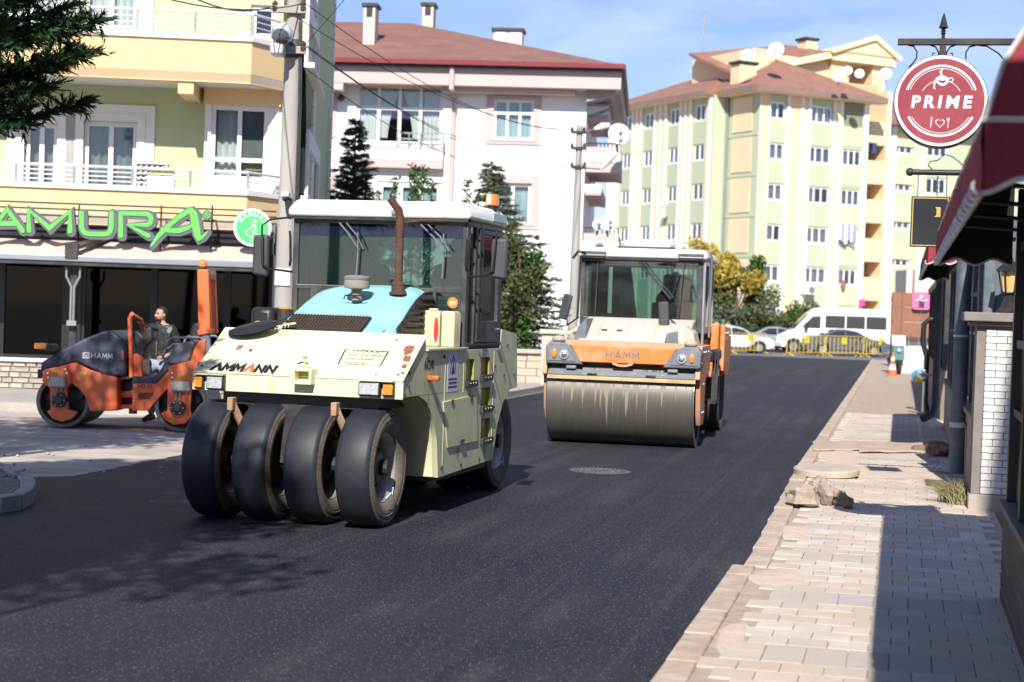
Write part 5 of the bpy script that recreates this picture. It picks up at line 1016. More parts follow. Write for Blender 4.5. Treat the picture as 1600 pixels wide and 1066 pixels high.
# roofs
ez = zt_; rh = AP.hit(1180, 117, 'y', 4).z - zt_
def hip(name, x0, x1, y0, y1, z, h, m, par, ov=1.0, rid=None):
    x0 -= ov; x1 += ov; y0 -= ov; y1 += ov; r_ = min(x1 - x0, y1 - y0) / 2
    if x1 - x0 > y1 - y0: a, b = (x0 + r_, (y0 + y1) / 2), (x1 - r_, (y0 + y1) / 2)
    else: a, b = ((x0 + x1) / 2, y0 + r_), ((x0 + x1) / 2, y1 - r_)
    vs = [(x0, y0, z), (x1, y0, z), (x1, y1, z), (x0, y1, z), (*a, z + h), (*b, z + h)]; vs += [(p[0], p[1], z - .3) for p in vs[:4]]
    fs = [(0, 1, 5, 4), (1, 2, 5), (2, 3, 4, 5), (3, 0, 4)] if x1 - x0 > y1 - y0 else [(0, 1, 4), (1, 2, 5, 4), (2, 3, 5), (3, 0, 4, 5)]
    return B(name, MB().add(vs, fs + [(9, 8, 7, 6), (0, 6, 7, 1), (1, 7, 8, 2), (2, 8, 9, 3), (3, 9, 6, 0)]), m, par)
hip('tiled_roof', 0, xr, 0, 14, zt_ + .3, 3.0, TILE, ap); hip('tiled_roof', xs2, 12, lyb + 1, lend, zt_ + .25, 3.2, TILE, ap, ov=.9)
B('eaves_board', MB().box(-1, xr + 1, -1.05, -1.0, zt_ - .1, zt_ + .3).box(-1.05, -1, -1, lyb, zt_ - .1, zt_ + .3).box(xs2 - .95, xs2 - .9, lyb, lend + 1, zt_ - .1, zt_ + .25), mat('eaves_brown', (.25, .17, .13), .8), ap)
B('eaves_soffit', MB().box(-1, xr + 1, -1, 0, zt_ - .12, zt_ - .06).box(-1, 0, 0, lyb, zt_ - .12, zt_ - .06).box(xs2 - .9, xs2, lyb + .2, lend, zt_ - .12, zt_ - .06), APY, ap)
# tall stair block with gable and balcony stack, right
AQ = 'y'
yk = 3.0; x0 = AP.hit(1352, 300, 'y', 1.2).x; x1 = AP.hit(1362, 300, 'y', 1.2).x; x2 = AP.hit(1384, 300, 'y', 1.2).x; x3 = AP.hit(1425, 300, 'y', 4).x; x4 = AP.hit(1500, 300, 'y', 4).x
zg = AP.hit(1345, 92, 'y', 5).z; zp = AP.hit(1355, 62, 'y', 5).z
st = MB()
for k in range(7):
    z = zfl[0] - fh * (k - .6) ; st.box(x0 + .2, x1 + 1.2, 1.2, 4, z - fh * .95, z - fh * .35) if z - fh > 0 else None
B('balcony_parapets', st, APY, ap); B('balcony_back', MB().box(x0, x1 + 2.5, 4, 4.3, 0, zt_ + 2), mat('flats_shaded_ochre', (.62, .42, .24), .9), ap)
B('stair_column', MB().box(x1 + 1.1, x2, 1.15, 12, 0, zt_ + 1.2), APY, ap)
B('stair_column', MB().box(x2 + .003, x2 + .35, 1.3, 12, 0, zt_ + 1.2), WHT, ap)
# attic storey with pediment
gx0 = AP.hit(1282, 100, 'y', 5).x; gx1 = AP.hit(1384, 100, 'y', 5).x; gx2 = AP.hit(1316, 100, 'y', 5).x; zb_ = zt_ + .3; gxl = AP.hit(1143, 110, 'y', 5).x
at = B('attic_wall', MB().box(gxl + 1, gx2 + .6, 5.4, 12, zb_, zg - .4).box(gx2 - 1.0, gx2 + .7, 5.0, 5.4, zb_, zg - .3).box(gx1 - 1.3, gx1, 5.0, 7, zb_ - 1.5, zg - .3).box(gx2, gx1, 8.2, 12, zb_, zg - .3), APY, ap)
B('attic_beam', MB().box(gx2 - 1.2, gx1 + .7, 4.6, 12, zg - .4, zg + .3), mat('flats_cream', (.80, .70, .42), .9), ap)
B('pediment', MB().prism([(gx2 - 1.4, zg + .3), (gx1 + .9, zg + .3), ((gx2 + gx1) / 2 + .6, zp)], 'y', 4.5, 12), APY, ap)
B('pediment_trim', MB().prism(stroke([(gx2 - 1.4, zg + .25), ((gx2 + gx1) / 2 + .6, zp + .1), (gx1 + .9, zg + .25)], .35), 'y', 4.3, 4.49), bpy.data.materials['flats_cream'], ap)
B('attic_roof', MB().add([(gxl, 5, zg - 2.2), (gx2 - 1, 4.8, zg + .2), (gx2 - 1, 11, zp), (gxl, 11, zp - 1.6), (gxl, 5, zg - 2.4), (gx2 - 1, 4.8, zg), (gx2 - 1, 11, zp - .2), (gxl, 11, zp - 1.8)], [(0, 1, 2, 3), (7, 6, 5, 4), (0, 4, 5, 1), (1, 5, 6, 2), (2, 6, 7, 3), (3, 7, 4, 0)]), TILE, ap)
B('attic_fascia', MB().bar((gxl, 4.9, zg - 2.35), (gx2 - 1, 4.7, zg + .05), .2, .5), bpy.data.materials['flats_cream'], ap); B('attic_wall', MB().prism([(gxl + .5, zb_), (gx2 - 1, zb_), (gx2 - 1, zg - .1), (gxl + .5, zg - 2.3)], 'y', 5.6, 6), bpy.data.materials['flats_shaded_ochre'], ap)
def fchim(px0, py0, px1, py1, y, name='chimney'):
    a = AP.hit(px0, (py0 + py1) / 2, 'y', y); b = AP.hit(px1, (py0 + py1) / 2, 'y', y); zt2 = AP.hit((px0 + px1) / 2, py0, 'y', y).z; zb2 = AP.hit((px0 + px1) / 2, py1, 'y', y).z
    c = B(name, MB().box(a.x, b.x, y, y + 1.2, zb2 - 1, zt2 - .25), APY, ap); B('cap_slab', MB().box(a.x - .15, b.x + .15, y - .1, y + 1.3, zt2 - .2, zt2), DK, c); return c
fchim(1098, 86, 1122, 130, 12); fchim(1156, 96, 1182, 124, 3); fchim(1260, 59, 1277, 80, 8)
q = [AP.hit(px, py, 'y', 6) for px, py in ((1178, 74), (1205, 98))]; B('water_tank', MB().box(q[0].x, q[1].x, 6, 8, q[1].z - 1, q[0].z), mat('tank_grey', (.45, .40, .35), .8), ap, bevel=.1)
q0, q1 = AP.hit(1098, 86, 'y', 14), AP.hit(1101, 10, 'y', 14); B('antenna_mast', MB().tube([(q0.x, 14, q0.z), (q1.x, 14, q1.z)], .07, 5), GREY, ap)
# right wing
xw0 = X(1386, 4) if False else AP.hit(1388, 300, 'y', 4).x
wh = []; ww = []
for k in range(5):
    z = zfl[0] - fh * (k + .25) ; a, b = AP.hit(1393, 300, 'y', 4).x, AP.hit(1424, 300, 'y', 4).x; z0 = z - fh * .15; wh.append(rect(a, b, z0, z0 + fh * .45)); ww.append((a, b, z0, z0 + fh * .45))
    a, b = AP.hit(1446, 300, 'y', 4).x, AP.hit(1478, 300, 'y', 4).x; wh.append(rect(a, b, z0, z0 + fh * .45)); ww.append((a, b, z0, z0 + fh * .45))
B('right_wing_wall', MB().plate(rect(xw0, x4 + 12, 0, zt_ - 1), wh, 'y', 4, 4.3), APG, ap); B('room_fill', MB().box(xw0, x4 + 12, 5.4, 12, .1, zt_ - 1.2), INT, ap)
for i, w in enumerate(ww): window(ap, *w, 4, 3, (1,), [(0, 1, 'd')] if i % 3 else None, CURW if i % 2 else CURLB, fw=.14, depth=.2, panes=False)
for k in range(6): z = zfl[0] - fh * (k + .4) + fh * .5; a, b = AP.hit(1388, 300, 'y', 4).x, AP.hit(1428, 300, 'y', 4).x; B('yellow_spandrel', MB().box(a + .2, b, 3.95, 3.997, z - fh * .30, z - fh * .04 + .2), APY, ap)
B('white_pilaster', MB().box(xw0, xw0 + .5, 3.8, 3.997, 0, zt_ - 1).box(AP.hit(1436, 300, 'y', 4).x, AP.hit(1440, 300, 'y', 4).x, 3.8, 3.997, 0, zt_ - 1), WHT, ap); B('yellow_band', MB().box(AP.hit(1440, 300, 'y', 4).x, AP.hit(1446, 300, 'y', 4).x, 3.9, 3.997, 0, zt_ - 1), APY, ap)
hip('tiled_roof', xw0, x4 + 12, 4, 13, zt_ - .7, 2.5, TILE, ap)
for px, py, r_, l_ in ((1213, 79, 12, 'biggest white dish high on the tiled roof of the striped flats'), (1168, 87, 9.5, 'white dish on the roof chimney left of the biggest one'), (1310, 121, 8, 'lowest left dish of the cluster before the gable'), (1325, 111, 7, 'middle dish of the cluster before the gable'), (1343, 116, 7.5, 'dish in the shaded recess under the gable'), (1384, 116, 9.5, 'dish right of the gable block'), (1037, 316, 6, 'small dish on the left striped face of the flats')):
    dish(px, py, r_, 124 if px != 1037 else 131, l_)
q = AP.hit(1263, 453, 'y', -.5); acf = empty('air_conditioner', tuple(AP.w(q.x, -.55, q.z)), 'white outdoor unit on the lower wall of the striped flats', 'air conditioner'); acf.rotation_euler = (0, 0, AP.a)
B('housing', MB().box(-.45, .45, -.2, .5, -.35, .35), WHT, acf, bevel=.04); B('fan_grille', MB().cyl((.12, -.23, 0), (.12, -.201, 0), .26, n=18), GREY, acf)
def clothes(px0, py0, px1, py1, y, label, m, n=5):
    a = AP.hit(px0, py0, 'y', y); b = AP.hit(px1, py1, 'y', y); t = empty('laundry', tuple(AP.w(a.x, y, b.z)), label, 'laundry'); t.rotation_euler = (0, 0, AP.a); W_ = b.x - a.x; H_ = a.z - b.z
    B('line', MB().tube([(0, 0, H_), (W_, 0, H_)], .02, 4), GREY, t)
    for k in range(n): w = W_ / n; B('cloth', MB().sheet(lambda s_, q_: (k * w + s_ * w * .92, .04 * math.sin(s_ * 9 + k), H_ * (1 - q_ * (.8 + .2 * ((k * 7) % 3) / 2))), 6, 3), m[k % len(m)], t)
LM = [mat('cloth_white', (.7, .7, .75), .9), mat('cloth_blue', (.3, .34, .55), .9), mat('cloth_pink', (.75, .08, .35), .9), mat('cloth_black', (.03, .03, .03), .9), mat('cloth_dark_green', (.03, .10, .06), .9)]
clothes(1311, 350, 1337, 382, -.5, 'striped white and blue washing hanging on the flats window', LM[:2], 6); clothes(1342, 468, 1352, 481, -.6, 'pink washing beside the foot of the flats', [LM[2]], 1); clothes(1348, 222, 1370, 240, .9, 'dark washing on the upper recessed balcony of the flats', [LM[4], LM[3], LM[1]], 3)
q = AP.hit(1318, 440, 'y', -.3); fp = empty('flower_pot', tuple(AP.w(q.x, -.3, q.z)), 'bright pink flowers below a window of the flats', 'flower pot'); B('pot', MB().cyl((0, 0, -.5), (0, 0, -.15), .14, .2, 8), TILE, fp); B('flowers', MB().ell((0, 0, .0), (.14, .14, .12), 8, 6), LM[2], fp)

# ================================================================ VEGETATION
def leaves(mb, c, n, rad, size, rg, flat=1.0, up=.3, m=0):
    c = np.array(c); d = rg.normal(size=(n, 3)); d /= np.linalg.norm(d, axis=1)[:, None]; p = c + d * (rg.random((n, 1)) ** .45) * np.array(rad)
    u = rg.normal(size=(n, 3)); u /= np.linalg.norm(u, axis=1)[:, None]; w = rg.normal(size=(n, 3)); w -= u * (w * u).sum(1)[:, None]; w /= np.linalg.norm(w, axis=1)[:, None]
    s = size * (.6 + .8 * rg.random((n, 1))); k = len(mb.v); q = np.stack([p - u * s, p - w * s * .5 * flat, p + u * s, p + w * s * .5 * flat], 1).reshape(-1, 3)
    mb.v += [tuple(v_) for v_ in q]; mb.f += [(k + 4 * i, k + 4 * i + 1, k + 4 * i + 2, k + 4 * i + 3) for i in range(n)]; mb.m += [m] * n
BARK = mat('bark', (.10, .075, .055), .95, var=.3, scale=10, bump=.6, bscale=30)
CED = leafmat('cedar_needles', (.075, .10, .06), (.19, .22, .14), .25); SPR = leafmat('spruce_needles', (.02, .032, .026), (.06, .08, .06), .1); CYP = leafmat('cypress_sprays', (.012, .04, .012), (.05, .105, .035), .2)
GRN = leafmat('green_leaves', (.035, .085, .02), (.12, .20, .05), .3); GRN2 = leafmat('olive_leaves', (.07, .09, .03), (.17, .19, .07), .3); YEL = leafmat('autumn_leaves', (.40, .30, .04), (.62, .50, .12), .35)
def conifer(name, loc, H, Rb, label, m, seed, droop=.25, dens=1.0, z0=.4, size=.05, lean=0, pw=1.0, cat='tree', levels=26, twig=.34):
    rg = np.random.default_rng(seed); t = empty(name, loc, label, cat); tk = MB(); fo = MB()
    tk.tube([(0, 0, -.1), (lean * .3, 0, H * .4), (lean, 0, H)], [.02 * H + .03, .012 * H + .02, .01], 10)
    for i in range(levels):
        z = z0 + (H - z0) * (i / levels) ** .95; f = 1 - (z - z0) / (H - z0); L_ = Rb * (f ** pw) * rg.uniform(.7, 1.12) + .06; nb = 5 + int(rg.integers(0, 3))
        for j in range(nb):
            z = z0 + (H - z0) * ((i + rg.uniform(-.55, .55)) / levels) ** .95 if i else z0
            a = 2 * math.pi * (j + rg.uniform(0, .8)) / nb + i * 1.1; l_ = L_ * rg.uniform(.65, 1.1); x0 = lean * z / H
            pts = [Vector((x0 + math.cos(a) * l_ * s, math.sin(a) * l_ * s, z - droop * l_ * s * s + .12 * l_ * s)) for s in (0, .35, .7, 1)]
            tk.tube(pts, [.012 * H * f * .5 + .012, .012, .008, .003], 4, caps=False)
            n = int(l_ * 17 * dens) + 2
            for k in range(n):
                s = .12 + .88 * (k + rg.random()) / n; q = pts[0].lerp(pts[3], s); q.z = z - droop * l_ * s * s + .12 * l_ * s
                side = 1 if k % 2 else -1; aa = a + side * rg.uniform(.5, 1.1); tl = twig * (1 - .55 * s) * rg.uniform(.6, 1.2) * (.4 + .6 * min(1, l_)); e = q + Vector((math.cos(aa), math.sin(aa), rg.uniform(-.35, .15))) * tl
                m_ = int(5 + 7 * dens)
                for w in range(m_):
                    p = q.lerp(e, w / m_) ; ss = size * rg.uniform(.7, 1.4); d1 = Vector(rg.normal(size=3)).normalized(); dd = (e - q).normalized(); d2 = (d1 - dd * d1.dot(dd)).normalized(); tip = p + (dd * .9 + d2 * .8 + Vector((0, 0, .1))) * ss * 1.6; sd_ = dd.cross(d2) * ss * .28
                    k_ = len(fo.v); fo.v += [tuple(p - sd_), tuple(p + sd_), tuple(tip)]; fo.f.append((k_, k_ + 1, k_ + 2)); fo.m.append(0)
    B('trunk', tk, BARK, t, smooth=60); B('crown', fo, m, t, fix=False); return t
p = D(549, 400, 46); zt1 = D(549, 182, 46).z; conifer('spruce_tree', (p.x, 46, 0), zt1, 1.85, 'dark sparse young spruce before the white house, right of the pole', SPR, 3, droop=-.02, dens=1.3, size=.05, levels=34, z0=1, twig=.55)
p = D(826, 500, 43.5); zt1 = D(775, 250, 43.5).z; conifer('cedar_tree', (p.x - .5, 43.5, 0), zt1, 2.6, 'big drooping cedar between the cream and the orange front roller', CED, 5, droop=.14, dens=1.15, size=.05, levels=34, z0=.3, lean=-.6, pw=.95, twig=.5)
def broad(name, px, py, Y, H, rad, label, m, seed, n=2600, size=.05, z0=None, stem=.05, cat='tree', m2=None, clumps=9, grp=None):
    rg = np.random.default_rng(seed); p = D(px, py, Y); t = empty(name, (p.x, Y, 0), label, cat, grp); fo = MB(); tk = MB(); tk.tube([(0, 0, -.1), (.03 * H, 0, H * .5), (0, 0, H * .8)], [stem, stem * .7, stem * .3], 8)
    zc = z0 if z0 is not None else H * .55
    for i in range(clumps):
        a = rg.uniform(0, 6.28); r_ = rg.uniform(.2, .85); c = (math.cos(a) * rad[0] * r_, math.sin(a) * rad[1] * r_, zc + rg.uniform(-.75, .85) * rad[2]); cr_ = [x * rg.uniform(.3, .5) for x in rad]
        leaves(fo, c, n // clumps, cr_, size, rg, m=(1 if m2 and rg.random() < .3 else 0)); tk.tube([(0, 0, H * .35), (c[0] * .5, c[1] * .5, (c[2] + H * .3) / 2), c], [stem * .5, stem * .35, stem * .12], 5)
    B('trunk', tk, BARK, t, smooth=60); B('crown', fo, [m, m2] if m2 else m, t, fix=False); return t
broad('deciduous_tree', 1148, 450, 104, 5.6, (2.1, 1.6, 1.7), 'yellowing tree beside the orange front roller cab', YEL, 11, 5200, .16, z0=3.9, stem=.12, m2=GRN2, clumps=16)
broad('deciduous_tree', 1180, 450, 106, 5.0, (1.0, 1.2, 1.9), 'slim green tree touching the yellowing one on its right', GRN, 12, 2600, .14, z0=3.6, stem=.1)
broad('deciduous_tree', 1098, 400, 112, 6.6, (1.6, 1.5, 1.0), 'thin orange leaved tree top behind the orange roller cab', YEL, 19, 900, .12, z0=6.3, stem=.1)
for i, (px, Y, H, rx, l_) in enumerate(((1215, 103, 3.4, 1.7, 'round green shrub left of the white minibus roof'), (1243, 105, 2.9, 1.5, 'green shrub directly behind the minibus bonnet'), (1176, 102, 2.6, 1.9, 'low dark shrub behind the white saloon car'), (1150, 101, 2.4, 2.2, 'low shrub nearest the orange roller'), (1205, 101, 2.0, 1.8, 'lowest shrub between saloon and minibus'))):
    broad('shrub', px, 480, Y, H, (rx, 1.2, H * .5), l_, GRN if i < 2 else GRN2 if i == 4 else CED, 30 + i, 3000, .11, z0=H * .52, stem=.05, cat='shrub', m2=GRN2, clumps=12)
for i, (px, yt, l_) in enumerate(((648, 255, 'tallest laurel sapling above the cream roller cab roof'), (660, 258, 'laurel sapling close right of the tallest one'), (618, 274, 'thin sapling left of the tallest laurel'), (675, 280, 'short sapling right of the laurel pair'), (592, 296, 'smallest sapling tip near the lower window'), (731, 279, 'sapling left of the roller beacon'), (748, 300, 'short bushy sapling just left of the beacon'))):
    Y = 40; zt1 = D(px, yt, Y).z; p = D(px, yt, Y); rg = np.random.default_rng(60 + i); t = empty('laurel_sapling', (p.x, Y, 0), l_, 'sapling', 'laurel saplings behind the cream roller'); fo = MB()
    for k in range(70 if i < 2 else 42): z = zt1 - 2.6 + 2.6 * k / (70 if i < 2 else 42); leaves(fo, (rg.uniform(-.05, .05), 0, z), 9 if i < 2 else 7, (.19 if i < 2 else .13, .12, .05), .062, rg, .8)
    B('stem', MB().tube([(0, 0, 0), (0, 0, zt1 - .1)], [.03, .008], 6), BARK, t); B('crown', fo, GRN, t, fix=False)
# cypress-like tree at the top left: upward sprays on long side branches
def cypress(loc, label, H, Rb, zb, seed, n, spray=.30, size=.03, cat='tree', zs=None):
    rg = np.random.default_rng(seed); t = empty('cypress_tree', loc, label, cat); fo = MB(); tk = MB(); tk.tube([(0, 0, -.1), (0, 0, H)], [.12, .02], 10)
    for b in range(n):
        z = zb + (H - zb) * (b / n) ** .9; a = b * 2.4 + rg.uniform(-.4, .4); f = 1 - ((z - zb) / (H - zb)) ** 1.6; L_ = Rb * (.35 + .65 * f) * rg.uniform(.75, 1.1); d = Vector((math.cos(a), math.sin(a), .0))
        pts = [Vector((0, 0, z)) + d * L_ * s + Vector((0, 0, L_ * (.28 * s * s - .10 * s))) for s in (0, .4, .75, 1)]; tk.tube(pts, [.03, .02, .012, .004], 5, caps=False)
        for k in range(int(L_ * 66)):
            s = rg.uniform(.18, 1); q = pts[0].lerp(pts[3], s); q.z = z + L_ * (.28 * s * s - .10 * s); dd = (d * rg.uniform(.3, 1.0) + Vector((rg.normal() * .6, rg.normal() * .6, rg.normal() * .38 + .18))).normalized(); sl = spray * rg.uniform(.5, 1.15) * (1.15 - .5 * s)
            for w in range(13):
                p = q + dd * sl * w / 13; r_ = Vector(rg.normal(size=3)).normalized(); e = (dd + r_ * .75).normalized(); ss = size * (1.5 - w / 13) * rg.uniform(.8, 1.5); sd_ = e.cross(r_).normalized() * ss * .26; k_ = len(fo.v)
                fo.v += [tuple(p - sd_), tuple(p + sd_), tuple(p + e * ss * 1.9)]; fo.f.append((k_, k_ + 1, k_ + 2)); fo.m.append(0)
    B('trunk', tk, BARK, t, smooth=60); B('crown', fo, CYP, t, fix=False); return t
cypress((-4.95, 11.6, 0), 'dark green cypress reaching into the top left corner', 5.6, 2.02, 2.88, 21, 290, size=.032)
# trees just outside the left edge, whose shade lies on the street
broad('deciduous_tree', -3900, 450, 2.7, 9.0, (2.1, 2.0, 1.3), 'tall tree left of the camera shading the near asphalt', GRN, 47, 8000, .10, z0=8.0, stem=.14, clumps=24)
broad('deciduous_tree', -545, 450, 13.6, 8.4, (2.3, 1.9, 1.6), 'tall leafy tree left of the photo shading the small roller', GRN, 44, 9000, .08, z0=7.0, stem=.12, clumps=26)
broad('laurel_bush', 808, 450, 42, 4.2, (.75, .8, 1.7), 'bright green laurel bush in front of the cedar, right of the cream cab', GRN2, 71, 3600, .06, z0=2.2, stem=.05, cat='shrub', m2=GRN, clumps=16)
# low garden wall by the cedar
GWm = mat('garden_wall_stone', (.50, .44, .35), .9, var=.12, scale=3, bump=.3, bscale=30, dirt=(.36, .31, .25), damt=.6)
g0, g1 = G(640, 600, .13), G(868, 603, .13); gx = empty('garden_wall', (0, 0, 0), 'low beige block wall with a squat pillar in front of the cedar', 'wall')
a, b = Vector((-6, 40.5, 0)), Vector((1.35, 40.9, 0)); hz = D(830, 546, 40.7).z
for r_ in range(4):
    x = -6.0; hh = (hz - .13 - .1) / 4
    while x < 1.3:
        w = min(rnd.choice((.5, .62, .75)), 1.35 - x)
        if w > .1: B('block', MB().box(x + .008, x + w - .008, 40.6 + rnd.uniform(0, .02), 40.85, .13 + r_ * hh + .006, .13 + (r_ + 1) * hh - .006), GWm, gx)
        x += w
B('coping', MB().box(-6.1, 1.42, 40.52, 40.93, hz - .1, hz), GWm, gx, bevel=.015)
x0_ = D(846, 540, 40.6).x; x1_ = D(868, 540, 40.6).x; B('pillar', MB().box(x0_, x1_ + .2, 40.45, 41, .1, D(855, 522, 40.5).z), CREAM, gx, bevel=.02); B('pillar_cap', MB().box(x0_ - .06, x1_ + .26, 40.38, 41.06, D(855, 522, 40.5).z, D(855, 515, 40.5).z), CREAM, gx, bevel=.02)
B('return_wall', MB().box(1.2, 1.45, 40.93, 58, 0, hz - .02), GWm, gx)

# ================================================================ FAR VEHICLES AND BARRIERS
CARG = mat('car_glass', (.02, .025, .03), .05, spec=.8, coat=.5); TYRE = mat('car_tyre', (.025, .025, .026), .8); RIMM = mat('alloy_rim', (.55, .56, .58), .3, .8)
def wheel(par, x, z, r, y0, y1):
    w = B('wheel', MB().lathe([(r * .62, 0), (r * .92, 0), (r, .04), (r, abs(y1 - y0) - .04), (r * .92, abs(y1 - y0)), (r * .62, abs(y1 - y0))], (x, min(y0, y1), z), (0, 1, 0), 20, closed=True), TYRE, par, smooth=40)
    B('rim', MB().cyl((x, min(y0, y1) + .02, z), (x, max(y0, y1) - .02, z), r * .63, n=14), RIMM, w)
    for k in range(5): a = k * 2 * math.pi / 5; B('spoke', MB().bar((x, min(y0, y1) - .0, z), (x + math.cos(a) * r * .6, min(y0, y1) - .0, z + math.sin(a) * r * .6), .03, .05, (0, 1, 0)), RIMM, w)
def carbody(par, prof, W, m, wheels, r):
    """side profile (x, z) extruded across y with tumblehome towards the roof"""
    zmax = max(p[1] for p in prof); zb = .55 * zmax; n = len(prof); vs = []; 
    for yy in (-1, -.86, .86, 1):
        for (x, z) in prof:
            k = 1 - .22 * max(0, (z - zb) / (zmax - zb)); ins = 0 if abs(yy) < 1 else 1; vs.append((x, yy * W / 2 * k, z - (.03 if abs(yy) == 1 and z > zb else 0)))
    fs = [tuple(range(n)), tuple(3 * n + i for i in reversed(range(n)))]
    for j in range(3): fs += [(j * n + i, j * n + (i + 1) % n, (j + 1) * n + (i + 1) % n, (j + 1) * n + i) for i in range(n)]
    o = B('body', MB().add(vs, fs), m, par, smooth=40, bevel=.03)
    return o
def saloon(loc, rz, label, col, flip=1, L=4.5, H=1.45, W=1.78):
    t = empty('parked_car', loc, label, 'car'); t.rotation_euler = (0, 0, rz); m = mat('car_paint_' + label[:9], col, .25, .3, var=.03, coat=.8)
    arch = lambda cx: [(cx + .40, .24), (cx + .38, .44), (cx + .24, .62), (cx, .70), (cx - .24, .62), (cx - .38, .44), (cx - .40, .24)]
    pr_ = [(-2.15, .3), (-2.25, .45), (-2.22, .68), (-2.0, .84), (-1.15, .98), (-.45, 1.36), (.1, 1.45), (.7, 1.42), (1.45, 1.08), (2.05, 1.0), (2.22, .85), (2.25, .45), (2.15, .28)] + arch(1.38) + arch(-1.38)
    carbody(t, pr_, W, m, 0, 0)
    for s in (-1, 1):
        yy = s * (W / 2 - .055); y2_ = s * (W / 2 + .0)
        zt2 = 1.37; B('side_window', MB().add([(-.98, s * (W / 2 - .03), .99), (-.42, s * (W / 2 - .165), 1.30), (.12, s * (W / 2 - .17), 1.36), (.12, s * (W / 2 - .025), .99)], [(0, 1, 2, 3)]).add([(.2, s * (W / 2 - .025), .99), (.2, s * (W / 2 - .17), 1.36), (.68, s * (W / 2 - .165), 1.33), (1.25, s * (W / 2 - .04), 1.04)], [(0, 1, 2, 3)]), CARG, t)
        for x in (-1.38, 1.38): wheel(t, x, .32, .32, s * (W / 2 - .2), s * (W / 2 + .01))
        B('headlight', MB().box(-2.24, -2.05, s * .78 - .12, s * .78 + .08, .62, .76), LENSW, t, bevel=.03); B('tail_light', MB().box(2.1, 2.25, s * .75 - .12, s * .75 + .1, .72, .9), mat('tail_red', (.5, .02, .02), .2) if 'tail_red' not in bpy.data.materials else bpy.data.materials['tail_red'], t, bevel=.02)
        B('door_handle', MB().box(-.1, .05, s * (W / 2) - .01, s * (W / 2) + .03, .86, .89).box(.95, 1.08, s * (W / 2) - .01, s * (W / 2) + .03, .86, .89), GREY, t); B('mirror', MB().ell((-.78, s * (W / 2 + .08), 1.0), (.07, .1, .07), 8, 6), m, t)
        B('sill_trim', MB().box(-.9, .9, s * (W / 2 - .02) - .02, s * (W / 2 - .02) + .03, .27, .34), DK, t)
    B('windscreen', MB().add([(-1.14, -.66, 1.005), (-1.14, .66, 1.005), (-.5, .56, 1.345), (-.5, -.56, 1.345)], [(0, 1, 2, 3)]), CARG, t); B('rear_window', MB().add([(1.42, -.64, 1.115), (1.42, .64, 1.115), (.75, .55, 1.415), (.75, -.55, 1.415)], [(0, 1, 2, 3)]), CARG, t)
    B('grille', MB().box(-2.262, -2.2, -.45, .45, .36, .48), DK, t); B('number_plate', MB().box(-2.275, -2.262, -.26, .26, .5, .6), WHT, t)
    return t
q = G(1322, 557.5); saloon((q.x + .4, q.y + 2.3, 0), R(180), 'dark grey saloon car behind the yellow barriers in front of the minibus', (.10, .105, .115))
q = G(1160, 553); saloon((q.x - .4, q.y + 2.2, 0), R(188), 'white saloon car behind the leftmost yellow barrier', (.80, .80, .80))
q = G(1212, 553); saloon((q.x + .8, q.y + 5.5, 0), R(190), 'silver grey car half hidden between white saloon and minibus', (.32, .34, .38))
# minibus
q = G(1305, 553); mbp = empty('minibus', (0, 0, 0), 'white minibus with dark side windows standing behind the dark saloon', 'minibus'); YB = G(1305, 557).y + 5.0; x0 = D(1213, 530, YB).x; x1 = D(1391, 530, YB).x; Lb = x1 - x0; mbp.location = (x0, YB, 0)
zt2 = D(1310, 481, YB).z; k_ = Lb; MW = mat('minibus_white', (.82, .82, .83), .25, 0, var=.02, coat=.6)
pz = lambda f_: zt2 * f_
prof = [(.05, .35), (0, .55), (.02, pz(.34)), (.35, pz(.42)), (k_ * .16, pz(.52)), (k_ * .29, pz(.86)), (k_ * .36, pz(.97)), (k_ * .42, pz(1)), (k_ * .97, pz(.99)), (k_ * .995, pz(.93)), (k_, .5), (k_ - .05, .35)]
def arch2(cx): return [(cx + .48, .35), (cx + .42, .62), (cx + .25, .8), (cx, .86), (cx - .25, .8), (cx - .42, .62), (cx - .48, .35)]
prof += arch2(k_ * .84) + arch2(k_ * .155)
mb_ = MB(); n = len(prof); vs = []
for yy in (0, .12, 1.88, 2.0):
    for (x, z) in prof: vs.append((x, yy + (.0 if .1 < yy < 1.9 else (0 if z < pz(.5) else (.13 if yy < 1 else -.13) * (z / zt2) ** 2)), z))
fs = [tuple(range(n)), tuple(3 * n + i for i in reversed(range(n)))]
for j in range(3): fs += [(j * n + i, j * n + (i + 1) % n, (j + 1) * n + (i + 1) % n, (j + 1) * n + i) for i in range(n)]
B('body', mb_.add(vs, fs), MW, mbp, smooth=40, bevel=.04)
za, zb = pz(.56), pz(.83)
for a, b in ((.427, .60), (.612, .775), (.787, .965)): B('side_window', MB().prism([(k_ * a, za), (k_ * b, za), (k_ * b, zb), (k_ * a, zb)], 'y', .045, .12), CARG, mbp, bevel=.015)
B('driver_window', MB().prism([(k_ * .215, za - .05), (k_ * .385, za - .05), (k_ * .385, zb - .06), (k_ * .315, zb - .08)], 'y', .045, .12), CARG, mbp, bevel=.015)
B('windscreen', MB().add([(k_ * .163, .22, pz(.525)), (k_ * .163, 1.78, pz(.525)), (k_ * .286, 1.7, pz(.85)), (k_ * .286, .3, pz(.85))], [(0, 1, 2, 3)]).moved(Matrix.Translation((-.02, 0, .03))), CARG, mbp)
B('seam', MB().box(k_ * .40, k_ * .403, -.004, .03, .5, pz(.86)).box(k_ * .6, k_ * .603, -.004, .03, .5, pz(.55)), GREY, mbp)
for x in (k_ * .155, k_ * .84): wheel(mbp, x, .38, .38, -.02, .22); wheel(mbp, x, .38, .38, 1.78, 2.02)
